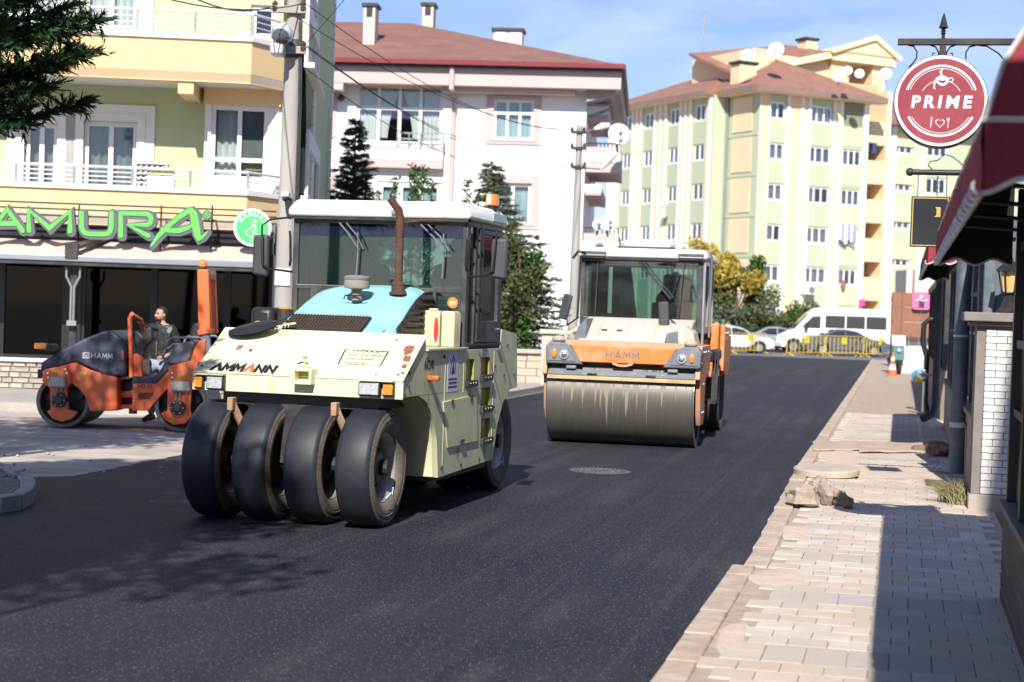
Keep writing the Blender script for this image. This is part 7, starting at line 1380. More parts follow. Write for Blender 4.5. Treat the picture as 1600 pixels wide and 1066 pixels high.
B('rear_frame', MB().plate([(cx0 + .046, cz0), (cx1 - .046, cz0), (cx1 - .046, cz1), (cx0 + .046, cz1)], [[(cx0 + .12, 1.75), (cx1 - .12, 1.75), (cx1 - .12, 2.575), (cx0 + .12, 2.575)]], 'y', cy1 - .1, cy1 - .055), FRM, cr0); B('rear_window', MB().box(cx0 + .11, cx1 - .11, cy1 - .08, cy1 - .074, 1.74, 2.585), CABGL, cr0)
B('cab_floor', MB().box(cx0 + .03, cx1 - .03, cy0 + .06, cy1 - .1, 1.476, 1.53), DK, cr0)
def roofp(x0, x1, y0, y1, z0, z1, ins):
    vs = [(x0, y0, z0), (x1, y0, z0), (x1, y1, z0), (x0, y1, z0), (x0 - .0, y0 + .0, z0 + .07), (x1, y0, z0 + .07), (x1, y1, z0 + .07), (x0, y1, z0 + .07), (x0 + ins, y0 + ins * .6, z1), (x1 - ins, y0 + ins * .6, z1), (x1 - ins, y1 - ins, z1), (x0 + ins, y1 - ins, z1)]
    return MB().add(vs, [(3, 2, 1, 0), (8, 9, 10, 11)] + [(i + 4 * j, (i + 1) % 4 + 4 * j, (i + 1) % 4 + 4 * j + 4, i + 4 * j + 4) for j in (0, 1) for i in range(4)])
B('roof', roofp(-.83, .965, 1.53, 2.88, 2.664, 2.828, .07), mat('roof_white', (.80, .81, .78), .4, var=.03, dirt=(.5, .48, .4), damt=.25, dscale=5), cr0, bevel=.045, seg=3)
B('roof_side_window', MB().box(.972, .985, 2.25, 2.72, 2.69, 2.775), mat('pale_teal_plastic', (.35, .5, .48), .3), cr0, bevel=.01); B('gutter_strip', MB().box(-.80, .94, 1.545, 1.60, 2.642, 2.664), DK, cr0); B('roof_lamp', MB().box(.21, .25, 1.50, 1.53, 2.70, 2.735), GREY, cr0)
bc = B('beacon', MB().cyl((.88, 2.55, 2.80), (.88, 2.55, 2.86), .045, n=12), BLK, cr0); B('amber_dome', MB().lathe([(.062, 0), (.066, .05), (.058, .105), (0, .115)], (.88, 2.55, 2.86), n=16), mat('beacon_orange', (.80, .22, .04), .25, var=.1, coat=.8), bc, smooth=50); B('pale_panel', MB().box(.845, .885, 2.478, 2.488, 2.87, 2.96), WHITE, bc)
# wipers
for (xw, xt) in ((-.30, -.16), (.50, .68)):
    B('wiper', MB().tube([(xw - .02, cy0 - .03, 2.612), ((xw + xt) / 2 + .02, cy0 - .05, 2.50), (xt + .05, cy0 - .045, 2.36)], .008, 5).tube([(xw + .05, cy0 - .03, 2.612), ((xw + xt) / 2 + .09, cy0 - .05, 2.50), (xt + .09, cy0 - .045, 2.37)], .007, 5).tube([(xt + .02, cy0 - .02, 2.53), (xt + .03, cy0 - .02, 2.35), (xt + .02, cy0 - .02, 2.12)], .009, 5).box(xw - .04, xw + .08, cy0 - .045, cy0, 2.65, 2.64), mat('wiper_grey', (.16, .16, .17), .5) if 'wiper_grey' not in bpy.data.materials else bpy.data.materials['wiper_grey'], cr0)
# interior
INTC = mat('cab_trim', (.06, .065, .07), .8)
B('dashboard', MB().prism([(1.66, 1.53), (1.95, 1.53), (1.86, 2.0), (1.70, 2.06), (1.66, 2.0)], 'x', .05, .86), mat('dash_beige', (.20, .21, .19), .7), cr0, bevel=.02)
B('side_lining', MB().box(-.74, -.35, 2.62, 2.70, 1.55, 2.3), mat('pale_lining', (.45, .50, .46), .8), cr0, bevel=.03); sw = B('steering_wheel', MB().tube([(.62 + .2 * math.cos(a), 1.92 + .07 * math.sin(a), 2.12 + .14 * math.sin(a)) for a in np.linspace(0, 2 * math.pi, 25)[:-1]], .014, 6, closed=True).tube([(.43, 1.92, 2.12), (.81, 1.92, 2.12)], .012, 5).tube([(.62, 1.92, 2.12), (.62, 1.84, 1.95)], .025, 6), BLK, cr0, smooth=50)
B('seat', MB().box(.36, .84, 2.15, 2.6, 1.62, 1.74).box(.38, .82, 2.55, 2.68, 1.74, 2.35), mat('seat_teal', (.02, .30, .22), .7), cr0, bevel=.04); B('seat_base', MB().box(.45, .75, 2.2, 2.55, 1.53, 1.62), INTC, cr0)
B('spare_seat', MB().box(-.6, -.15, 2.2, 2.6, 1.6, 1.72).box(-.58, -.17, 2.55, 2.66, 1.72, 2.25), mat('seat_green', (.02, .32, .2), .7), cr0, bevel=.04); B('storage_box', MB().box(-.55, -.1, 1.7, 1.9, 1.53, 1.88), INTC, cr0, bevel=.02)
operator(CR, .60, 2.42, 1.66, 'operator in a green vest seated behind the cream roller wheel', HIV)
B('seat_sticker', MB().cyl((.80, cy0 + .012, 1.90), (.80, cy0 + .018, 1.90), .05, n=18), LENSO, cr0); B('sticker_label', MB().box(.775, .825, cy0 + .008, cy0 + .0115, 1.885, 1.915), WHITE, cr0)
# mirrors and grab rails
for (xm_, ym, s, za, zb) in ((-1.02, 1.40, -1, 2.08, 2.48), (1.285, 1.44, 1, 2.12, 2.50)):
    mi_ = B('mirror', MB().add([(xm_ - .075, ym - .05, za + .02), (xm_ + .075, ym - .03, za), (xm_ + .075, ym + .03, za), (xm_ - .075, ym + .05, za + .02), (xm_ - .075, ym - .05, zb - .01), (xm_ + .075, ym - .03, zb), (xm_ + .075, ym + .03, zb), (xm_ - .075, ym + .05, zb - .01)], [(0, 3, 2, 1), (4, 5, 6, 7), (0, 1, 5, 4), (1, 2, 6, 5), (2, 3, 7, 6), (3, 0, 4, 7)]), mat('mirror_shell', (.05, .052, .058), .6, var=.2) if 'mirror_shell' not in bpy.data.materials else bpy.data.materials['mirror_shell'], cr0, bevel=.028, seg=3)
    B('mirror_glass', MB().box(xm_ - .06, xm_ + .06, ym + .051, ym + .054, za + .04, zb - .04), CHROME, mi_)
    xa = (cx1 if s > 0 else cx0); B('mirror_arm', MB().tube([(xa, cy0 + .02, 2.66), (xa + s * .26 * (1 if s > 0 else .55), ym - .02, 2.62), (xm_ - s * .02, ym - .06, 2.56), (xm_ - s * .04, ym - .07, 2.2), (xm_ - s * .09, ym - .05, 2.16), (xa, cy0 + .02, 2.14)], .011, 6), BLK, cr0, smooth=50)
    B('grab_rail', MB().tube([(xa + s * .03, cy0 - .02, 2.52), (xa + s * .01, cy0 - .05, 2.48), (xa + s * .0, cy0 - .05, 2.25), (xa + s * .02, cy0 - .02, 2.2)], .012, 6), BLK, cr0)
B('long_grab_rail', MB().tube([(.97, 1.9, 2.66), (.985, 1.9, 2.6), (.985, 1.92, 1.62), (.96, 1.92, 1.56)], .013, 6), BLK, cr0)
B('rear_deck_box', MB().box(.3, .955, 3.02, 3.50, 1.40, 1.635), CRM2, cr0, bevel=.006) if False else None
B('hydraulic_hose', MB().tube([(-.5, .2, 1.02), (-.45, .0, .86), (-.3, .05, .74), (-.12, .1, .8)], .016, 6), BLK, cr0, smooth=60); B('hydraulic_hose', MB().tube([(.35, .2, 1.02), (.4, .0, .84), (.3, .04, .72), (.1, .1, .8)], .016, 6), BLK, cr0, smooth=60)
# underside, axles, brackets
B('underframe', MB().box(-.7, .7, -.05, .9, .98, 1.095).box(-.85, .85, 1.0, 2.7, .30, .36), DK, cr0)
B('front_axle', MB().cyl((-.9, .04, .5), (.78, .04, .5), .07, n=12).box(-.16, .10, -.06, .16, .5, 1.0), DK, cr0)
HUBB = mat('rusty_beige_bracket', (.42, .27, .16), .8, var=.25, scale=12, dirt=(.15, .1, .07), damt=.5)
for xb in (-.515, .41): B('scraper_bracket', MB().bar((xb - .03, -.22, 1.0), (xb + .04, -.12, .78), .035, .06).bar((xb + .04, -.1, .86), (xb + .03, .02, .45), .03, .05).box(xb - .05, xb + .0, -.27, -.18, .93, 1.04).box(xb + .0, xb + .05, -.08, .10, .42, .62), HUBB, cr0, bevel=.006)
TREAD = mat('tyre_tread', (.017, .020, .028), .5, var=.3, scale=5, bump=.12, bscale=200, dirt=(.08, .08, .085), dscale=110, damt=.8, dthr=.64, spec=.45); SIDEW = mat('dusty_sidewall', (.125, .105, .085), .85, var=.25, scale=10, bump=.4, bscale=50, dirt=(.2, .17, .13), dscale=4, damt=.7)
RIMD = mat('rim_dusty', (.12, .11, .095), .6, .3, var=.3, scale=9, dirt=(.3, .27, .22), damt=.5)
def bigtyre(xc, yc, par, proto=None):
    if proto: c = copy_tree(proto, par); c.location = (xc, yc, .502); return c
    r_ = .503; w_ = .160; tr = MB().lathe([(r_ - .035, -w_ + .012), (r_ - .012, -w_ + .03), (r_ - .002, -w_ + .06), (r_, 0), (r_ - .002, w_ - .06), (r_ - .012, w_ - .03), (r_ - .035, w_ - .012)], (0, 0, 0), (1, 0, 0), 96); tr.f = tr.f[:-2]; tr.m = tr.m[:-2]
    for s in (1, -1):
        pf = [(r_ - .035, s * (w_ - .012)), (r_ - .06, s * (w_ - .002)), (r_ - .066, s * (w_ - .008)), (r_ - .075, s * w_), (r_ - .105, s * (w_ + .002)), (r_ - .11, s * (w_ - .004)), (r_ - .12, s * w_), (r_ - .16, s * (w_ - .012)), (r_ - .19, s * (w_ - .03)), (r_ - .215, s * (w_ - .055)), (r_ - .22, s * (w_ - .08))]
        k = MB().lathe(pf, (0, 0, 0), (1, 0, 0), 72); k.f = k.f[:-2]; k.m = k.m[:-2]; tr.join(k, 1)
    o = B('wheel', tr, [TREAD, SIDEW], par, smooth=45, loc=(xc, yc, .502))
    B('rim', MB().lathe([(r_ - .216, -.13), (r_ - .20, -.125), (r_ - .235, -.09), (r_ - .25, .0), (r_ - .235, .06), (r_ - .205, .105), (r_ - .214, .115), (r_ - .245, .085), (r_ - .265, .0), (r_ - .25, -.1)], (0, 0, 0), (1, 0, 0), 48, closed=True), mat('rim_silver', (.45, .43, .40), .45, .5, var=.25, scale=9, dirt=(.25, .2, .16), damt=.6), o, smooth=40)
    B('hub', MB().lathe([(0, -.06), (.25, -.055), (.255, .0), (.20, .02), (.13, .03), (.12, .07), (.05, .085), (0, .085)], (0, 0, 0), (1, 0, 0), 30), RIMD, o, smooth=40)
    for k in range(8): a = k * math.pi / 4; B('wheel_nut', MB().cyl((.015, .16 * math.cos(a), .16 * math.sin(a)), (.045, .16 * math.cos(a), .16 * math.sin(a)), .016, n=6), RIMD, o)
    return o
pw_ = bigtyre(-.74, .04, cr0)
for xx in (-.285, .17, .625): o_ = bigtyre(xx, .04, cr0, pw_); o_.rotation_euler = (rnd.uniform(0, 6), 0, 0)
for xx in (-.60, -.15, .30, .625): o_ = bigtyre(xx, 3.50, cr0, pw_); o_.rotation_euler = (rnd.uniform(0, 6), 0, 0)
B('rear_axle', MB().cyl((-.8, 3.5, .5), (.78, 3.5, .5), .07, n=12).box(-.1, .2, 3.3, 3.7, .5, 1.1), DK, cr0)
for yy in (.04, 3.5): B('wire_tie', MB().tube([(.80, yy - .12, .26), (.82, yy - .05, .30), (.805, yy + .02, .27), (.82, yy + .0, .34), (.80, yy + .08, .25)], .005, 4), WHITE, cr0)
# loose things carried on the deck
JC = mat('jerrycan_beige', (.62, .55, .36), .55, var=.06, dirt=(.45, .38, .25), damt=.4)
jc = empty('jerrycan', tuple(CR.w(.76, 1.40, 1.498)), 'beige jerrycan with red stain beside the bonnet louvres', 'jerrycan'); jc.rotation_euler = (0, 0, CR.a)
B('body', MB().prism([(-.17, 0), (.02, 0), (.02, .30), (-.0, .325), (-.13, .325), (-.17, .295)], 'y', -.1, .1), JC, jc, bevel=.022, seg=3); B('body_rear', MB().prism([(.035, 0), (.16, 0), (.16, .30), (.145, .325), (.05, .325), (.035, .31)], 'y', -.1, .1), JC, jc, bevel=.02, seg=3); B('seam_handle', MB().box(-.115, -.03, -.02, .02, .326, .345).box(-.115, -.1, -.02, .02, .30, .345), JC, jc, bevel=.006); B('red_cap', MB().cyl((-.145, 0, .30), (-.165, 0, .345), .026, n=12), mat('red_plastic', (.55, .04, .04), .4), jc)
B('red_stain', MB().prism([(-.012 + .022 * math.cos(a) * (1 + .35 * noise.noise((math.cos(a) * 3, math.sin(a) * 3, 7))) - .0, .15 + .115 * math.sin(a)) for a in np.linspace(0, 2 * math.pi, 20)[:-1]], 'y', -.1025, -.1003), bpy.data.materials['red_plastic'], jc)
B('rib', MB().prism(stroke([(-.15, .03), (-.15, .28), (-.11, .305)], .008), 'y', -.106, -.098).prism(stroke([(-.14, .29), (-.06, .12)], .008), 'y', -.107, -.098), JC, jc)
xs_, ss_ = slope_xy(398, 523); ps_ = SB + slope * ss_ + sn * .07; sv_ = empty('shovel', tuple(CR.w(xs_, ps_.y, ps_.z)), 'black shovel blade lying on the left edge of the cream roller', 'shovel'); sv_.rotation_euler = (R(24), R(-12), CR.a + R(6))
B('blade', MB().sheet(lambda a, b: ((a - .5) * .44, (b - .5) * .26 * math.sqrt(max(.02, 1 - ((a - .5) * 1.85) ** 2)), .015 * math.sin(b * math.pi)), 18, 8).sheet(lambda a, b: ((a - .5) * .44, (b - .5) * .26 * math.sqrt(max(.02, 1 - ((a - .5) * 1.85) ** 2)), -.01 + .015 * math.sin(b * math.pi)), 18, 8), BLK, sv_, smooth=60); B('socket', MB().cyl((.19, .0, .0), (.30, .05, .0), .018, n=8), BLK, sv_)
xs_, ss_ = slope_xy(447, 518); ps_ = SB + slope * ss_ + sn * .06; rk = empty('rake', tuple(CR.w(xs_, ps_.y, ps_.z)), 'cream steel rake head with fine tines beside the shovel', 'rake'); rk.rotation_euler = (0, R(-10), CR.a)
B('head_bar', MB().box(-.17, .10, 0, .02, .0, .015), CRM, rk)
for k in range(9): B('tine', MB().tube([(-.16 + k * .031, .01, .005), (-.175 + k * .031, -.07, .002), (-.18 + k * .031, -.10, -.025)], .004, 4), CRM, rk)
B('socket', MB().cyl((-.03, .02, .01), (-.05, .12, .03), .014, n=8), CRM, rk)
# ================================================================ ORANGE TANDEM ROLLER (facing the camera)
TD = Fr(1.666, 24.316, -11.0)
td = empty('tandem_roller', TD, 'big orange double drum roller with glazed cab driving towards the camera', 'road roller')
ORG = mat('roller_orange', (.80, .22, .045), .5, var=.06, scale=3, dirt=(.55, .38, .28), dscale=3, damt=.55, dthr=.55, coat=.1)
ORGP = mat('roller_orange_dusty', (.68, .33, .18), .7, var=.08, scale=3, dirt=(.5, .42, .35), damt=.6, dscale=4)
SLG = mat('roller_slate_grey', (.14, .16, .19), .6, var=.1, dirt=(.36, .33, .3), damt=.35, dscale=5)
BEI = mat('dusty_beige_cover', (.60, .50, .42), .85, var=.08, scale=2, dirt=(.44, .36, .30), damt=.6, dscale=4)
def drummat():
    m = mat('steel_drum', (.13, .12, .105), .5, .4, var=.10, scale=2.5, stretch=(14, .6, .6)); N, L = m.node_tree.nodes, m.node_tree.links; p = [n for n in N if n.type == 'BSDF_PRINCIPLED'][0]; src = p.inputs['Base Color'].links[0].from_socket
    t = N.new('ShaderNodeTexCoord'); s = N.new('ShaderNodeSeparateXYZ'); L.new(t.outputs['Object'], s.inputs[0])
    mp_ = N.new('ShaderNodeMapping'); mp_.inputs['Scale'].default_value = (9, .01, .35); L.new(t.outputs['Object'], mp_.inputs['Vector']); n = N.new('ShaderNodeTexNoise'); n.inputs['Scale'].default_value = 1.6; n.inputs['Detail'].default_value = 5; L.new(mp_.outputs[0], n.inputs['Vector'])
    add = N.new('ShaderNodeMath'); add.operation = 'MULTIPLY_ADD'; add.inputs[1].default_value = .95; add.inputs[2].default_value = -1.05; L.new(s.outputs['Z'], add.inputs[0])        # mud starts at the scraper
    ax = N.new('ShaderNodeMath'); ax.operation = 'ADD'; L.new(s.outputs['X'], ax.inputs[0]); ax.inputs[1].default_value = .12; ab = N.new('ShaderNodeMath'); ab.operation = 'ABSOLUTE'; L.new(ax.outputs[0], ab.inputs[0]); mm = N.new('ShaderNodeMath'); mm.operation = 'MULTIPLY_ADD'; mm.inputs[1].default_value = -.38; L.new(ab.outputs[0], mm.inputs[0]); L.new(add.outputs[0], mm.inputs[2])
    sm_ = N.new('ShaderNodeMath'); sm_.operation = 'MULTIPLY_ADD'; sm_.inputs[1].default_value = 3.0; L.new(n.outputs['Fac'], sm_.inputs[0]); L.new(mm.outputs[0], sm_.inputs[2])
    r = N.new('ShaderNodeMapRange'); r.inputs['From Min'].default_value = .46; r.inputs['From Max'].default_value = .56; r.inputs['To Max'].default_value = .8; L.new(sm_.outputs[0], r.inputs['Value'])
    mi = N.new('ShaderNodeMix'); mi.data_type = 'RGBA'; mi.inputs[7].default_value = (.30, .25, .20, 1); L.new(r.outputs[0], mi.inputs[0]); L.new(src, mi.inputs[6]); L.new(mi.outputs[2], p.inputs['Base Color'])
    q = N.new('ShaderNodeMapRange'); q.inputs['To Min'].default_value = .4; q.inputs['To Max'].default_value = 0; L.new(r.outputs[0], q.inputs['Value']); L.new(q.outputs[0], p.inputs['Metallic']); q2 = N.new('ShaderNodeMapRange'); q2.inputs['To Min'].default_value = .45; q2.inputs['To Max'].default_value = .9; L.new(r.outputs[0], q2.inputs['Value']); L.new(q2.outputs[0], p.inputs['Roughness'])
    return m
DRM = drummat()
def drum(par, yc, x0, x1, r, m):
    o = B('drum', MB().lathe([(r - .09, 0), (r - .02, 0), (r, .015), (r, x1 - x0 - .015), (r - .02, x1 - x0), (r - .09, x1 - x0), (r - .10, x1 - x0 - .12), (r - .10, .12)], (-(x1 - x0) / 2, 0, 0), (1, 0, 0), 96, closed=True), m, par, smooth=35, loc=((x0 + x1) / 2, yc, r + .004))
    [B('drum_web', MB().lathe([(0, -.03), (r - .10, -.03), (r - .10, .03), (0, .03)], (q_, 0, 0), (1, 0, 0), 40), DK, o) for q_ in ((x1 - x0) / 2 - .14, -(x1 - x0) / 2 + .14)]
    B('rim_edge', MB().lathe([(r - .035, 0), (r - .001, 0), (r - .001, .006), (r - .035, .006)], ((x1 - x0) / 2 - .002, 0, 0), (1, 0, 0), 80, closed=True), CHROME, o); return o
drum(td, .0, -1.065, 1.0, .66, DRM); drum(td, 4.05, -1.0, 1.06, .66, DRM)
# scraper and yellow strip
B('scraper_bar', MB().prism([(-.66, .985), (-.60, 1.06), (-.56, 1.06), (-.60, .955)], 'x', -1.03, 1.0), SLG, td, bevel=.004); B('yellow_strip', MB().prism([(-.685, .925), (-.65, .975), (-.61, .975), (-.65, .925)], 'x', -1.05, 1.02), mat('ochre_strip', (.42, .31, .15), .8, var=.2), td)
for x in np.linspace(-.97, .95, 11): B('bolt', MB().ell((x, -.645, 1.02), .011, 6, 4), GREY, td)
for x in (-.42, .40): B('slot_handle', MB().box(x - .07, x + .07, -.665, -.635, .985, 1.015), BLK, td, bevel=.01)
for x in (-.72, .70): B('scraper_link', MB().box(x - .07, x + .07, -.66, -.55, 1.065, 1.11), GREY, td, bevel=.01)
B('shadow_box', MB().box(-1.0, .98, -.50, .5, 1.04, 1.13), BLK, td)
# fascia with headlamp pods
yy = -.62
B('fascia', MB().prism([(-.60, 1.165), (.60, 1.165), (.74, 1.40), (-.74, 1.40)], 'y', yy, yy + .12), ORG, td, bevel=.012); B('fascia_top', MB().add([(-.80, yy + .005, 1.40), (.80, yy + .005, 1.40), (.90, -.38, 1.47), (-.90, -.38, 1.47), (-.80, yy + .10, 1.36), (.80, yy + .10, 1.36), (.90, -.30, 1.40), (-.90, -.30, 1.40)], [(0, 1, 2, 3), (4, 7, 6, 5), (0, 4, 5, 1), (1, 5, 6, 2), (2, 6, 7, 3), (3, 7, 4, 0)]), ORGP, td, bevel=.01); B('fascia_lip', MB().prism(stroke([(-.13, 1.16), (-.05, 1.135), (.05, 1.135), (.13, 1.16)], .03), 'y', yy - .01, yy + .05), ORGP, td)
[B('lettering', glyphs(ch, .095, .088, .02, 0).moved(ROTX).moved(Matrix.Translation((-.235 + k * .122, yy - .001, 1.235))), SLG, td) for k, ch in enumerate('HAMM')]
for s in (-1, 1):
    ps = [(s * 1.08, 1.13), (s * .56, 1.13), (s * .74, 1.385), (s * .84, 1.43), (s * 1.04, 1.43), (s * 1.09, 1.36)]
    pod = B('headlamp_pod', MB().prism(ps, 'y', yy - .03, -.2), SLG, td, bevel=.02); B('inner_panel', MB().prism([(s * 1.04, 1.17), (s * .66, 1.17), (s * .80, 1.37), (s * 1.04, 1.37)], 'y', yy - .042, yy - .028), mat('pod_panel', (.18, .20, .225), .5), pod, bevel=.006)
    B('headlight', MB().lathe([(0, 0), (.062, .004), (.07, .02), (.07, .04), (0, .04)], (s * .82, yy - .07, 1.26), (0, 1, 0), 20), LENSW, pod, smooth=40); B('reflector', MB().lathe([(.02, 0), (.045, .008), (.02, .01)], (s * .82, yy - .078, 1.26), (0, 1, 0), 12), CHROME, pod)
    B('indicator', MB().ell((s * .96, yy - .05, 1.27), (.038, .022, .068), 14, 10), LENSO, pod, smooth=60); B('fluff', MB().ell((s * .93, -.5, 1.47), (.10, .08, .05), 10, 6), mat('dirt_clump', (.42, .36, .3), .95, bump=.8, bscale=30) if 'dirt_clump' not in bpy.data.materials else bpy.data.materials['dirt_clump'], td, smooth=60)
# side yokes down to the drum axle
for s, x0, x1 in ((1, 1.005, 1.075), (-1, -1.14, -1.07)):
    B('yoke', MB().prism([(-.58, 1.10), (-.35, 1.44), (1.2, 1.44), (1.15, 1.05), (.42, .95), (.30, .45), (.20, .32), (-.20, .32), (-.34, .5), (-.45, .95), (-.6, .98)], 'x', x0, x1), ORGP, td, bevel=.01)
    for (y, z) in ((-.42, 1.2), (-.3, 1.35), (0, 1.35), (.3, 1.35), (.7, 1.35), (-.1, .5), (.1, .5), (0, .9)): B('bolt', MB().cyl((x1 if s > 0 else x0, y, z), ((x1 + .015) if s > 0 else (x0 - .015), y, z), .018, n=8), GREY, td)
    B('rear_yoke', MB().prism([(3.2, 1.0), (3.2, 1.72), (4.7, 1.68), (4.9, 1.3), (4.6, 1.05), (4.2, .90), (3.6, .92)], 'x', x0 + (.06 if s > 0 else 0), x1 + (.06 if s > 0 else 0)), ORG, td, bevel=.012)
    for (y, z) in ((3.4, 1.6), (3.9, 1.6), (4.4, 1.55)): B('bolt', MB().cyl((x1 + .06 if s > 0 else x0, y, z), ((x1 + .08) if s > 0 else (x0 - .02), y, z), .024, n=8), GREY, td)
B('rear_body', MB().prism([(2.9, .9), (2.9, 1.75), (4.7, 1.68), (4.9, 1.3), (4.7, 1.35), (4.5, 1.38), (3.4, 1.38), (3.2, .9)], 'x', -1.05, 1.055), ORG, td, bevel=.02); B('mid_frame', MB().box(-.8, .8, .8, 3.2, .75, 1.42), DK, td, bevel=.02); B('front_frame', MB().box(-1.06, 1.0, -.15, 1.2, 1.38, 1.45), ORGP, td)
B('black_intake', MB().box(1.0, 1.12, 1.3, 2.9, 1.18, 1.36), BLK, td, bevel=.04); B('step', MB().box(.9, 1.14, 1.5, 2.1, .55, .6), DK, td); [B('step_post', MB().box(1.08, 1.13, y_, y_ + .06, .55, 1.3), DK, td) for y_ in (1.5, 2.04)]
# beige sloping cover below the windscreen
B('cover', MB().prism([(-.15, 1.46), (-.10, 1.50), (.55, 1.775), (1.0, 1.80), (1.0, 1.46)], 'x', -.72, .86), BEI, td, bevel=.03); 
for x in (-.45, -.25, -.05, .15, .35, .55): B('cover_rib', MB().bar((x, .0, 1.555), (x, .5, 1.765), .012, .012), BEI, td)
for x in (-.38, -.16): B('cover_notch', MB().bar((x - .04, .14, 1.618), (x + .04, .14, 1.618), .02, .02), DK, td)
B('side_wedge', MB().prism([(-.78, 1.46), (-.60, 1.46), (-.60, 1.78), (-.72, 1.66)], 'y', -.12, .6), SLG, td, bevel=.01); B('side_wedge', MB().prism([(.80, 1.46), (.96, 1.46), (.92, 1.62), (.80, 1.72)], 'y', -.12, .6), BEI, td, bevel=.01); B('grey_window', MB().prism([(.52, 1.47), (.72, 1.47), (.70, 1.64), (.55, 1.60)], 'y', -.165, -.12), SLG, td)
B('dust_sheet', MB().sheet(lambda a, b: (-1.06 + a * .42, -.12 + b * .5, 1.50 + .10 * a + .16 * a * b + .03 * noise.noise((a * 5, b * 5, 2))), 10, 8), BEI, td, smooth=60)
# cab
a0, a1, b0, b1, c0, c1 = -.87, .95, .98, 2.95, 1.60, 2.68
B('cab_front_frame', MB().plate([(a0, c0 + .1), (a1, c0), (a1, c1), (a0, c1)], [[(a0 + .06, 1.80), (a1 - .16, 1.80), (a1 - .09, 1.72), (a1 - .09, 2.63), (a0 + .05, 2.63)]], 'y', b0, b0 + .06), FRM, td, bevel=.01)
CABG3 = glass('roller_glass', (.36, .55, .52), .09, .10)
B('windscreen', MB().box(a0 + .04, a1 - .08, b0 + .02, b0 + .028, 1.72, 2.64), CABG3, td)
for xa, xb in ((a1 - .06, a1), (a0, a0 + .06)):
    B('side_frame', MB().plate([(b0 + .061, c0), (b1, c0), (b1, c1), (b0 + .061, c1)], [[(b0 + .12, 1.7), (1.95, 1.5 + .2), (1.95, 2.62), (b0 + .12, 2.62)], [(2.02, 1.7), (2.9, 1.7), (2.9, 2.62), (2.02, 2.62)]], 'x', xa, xb), mat('pale_post', (.42, .42, .42), .35, .5) if xa > 0 and 'pale_post' not in bpy.data.materials else FRM, td); B('side_window', MB().box((xa + xb) / 2 - .004, (xa + xb) / 2 + .004, b0 + .1, 2.92, 1.68, 2.64), CABG3, td)
B('rear_frame', MB().plate([(a0 + .061, c0), (a1 - .061, c0), (a1 - .061, c1), (a0 + .061, c1)], [[(a0 + .14, 1.75), (a1 - .14, 1.75), (a1 - .14, 2.6), (a0 + .14, 2.6)]], 'y', b1 - .06, b1), FRM, td); B('cab_floor', MB().box(a0 + .05, a1 - .05, b0 + .1, b1, 1.42, 1.50), DK, td)
B('roof', roofp(-.92, 1.0, .90, 3.02, 2.69, 2.83, .05), bpy.data.materials['roof_white'], td, bevel=.03); B('front_lip', MB().box(-.86, .95, .92, 1.04, 2.655, 2.688), DK, td)
acu = B('air_conditioning_unit', roofp(-.28, .42, 1.25, 2.1, 2.86, 2.98, .04), bpy.data.materials['roof_white'], td, bevel=.02); B('base', MB().box(-.38, .46, 1.2, 2.15, 2.82, 2.865), DK, acu)
for s, xx in ((-1, -.68), (1, .76)): B('roof_rail', MB().tube([(xx - .17, .87, 2.70), (xx - .19, .87, 2.76), (xx + .19, .87, 2.76), (xx + .17, .87, 2.70)], .011, 6, closed=True), DK, td)
B('hand_rail', MB().tube([(.92, 1.2, 2.76), (1.0, 1.25, 2.82), (1.03, 1.3, 2.74), (1.03, 1.3, 1.55)], .02, 8), GREY, td, smooth=50); B('hand_rail', MB().tube([(.96, 1.0, 2.72), (.96, .96, 1.45)], .022, 8), mat('worn_chrome', (.6, .6, .6), .3, .7), td, smooth=50)
B('left_hose', MB().tube([(-1.0, .95, 2.66), (-.92, .92, 2.76), (-.82, .9, 2.74), (-.80, .93, 2.70)], .022, 8), DK, td, smooth=50); B('left_post', MB().tube([(-.88, .94, 2.70), (-.90, .93, 1.75)], .02, 6), DK, td)
B('wiper', MB().tube([(.0, .94, 2.63), (.48, .92, 2.10)], .016, 5).tube([(.07, .94, 2.63), (.52, .92, 2.12)], .012, 5).tube([(.49, .93, 2.10), (.60, .93, 2.46)], .010, 5), DK, td); B('wiper', MB().tube([(.66, .95, 2.63), (.60, .94, 1.78)], .008, 5), DK, td); B('wiper', MB().tube([(-.62, .95, 2.60), (-.64, .94, 1.80)], .010, 5), DK, td)
mir = bpy.data.materials['mirror_shell']
B('mirror', MB().box(-.075, .075, -.03, .03, -.19, .19), mir, td, bevel=.025, loc=(-1.02, .55, 1.93), rot=(0, R(14), R(-25))); B('mirror', MB().box(-.075, .075, -.03, .03, -.19, .19), mir, td, bevel=.025, loc=(.44, .42, 1.86), rot=(0, R(-5), R(5)))
B('mirror_arm', MB().tube([(-1.0, .56, 1.78), (-.98, .5, 1.66), (-.88, .9, 1.78)], .012, 6).tube([(.50, .45, 1.82), (.72, .5, 1.66), (.80, .55, 1.45)], .012, 6), BLK, td)
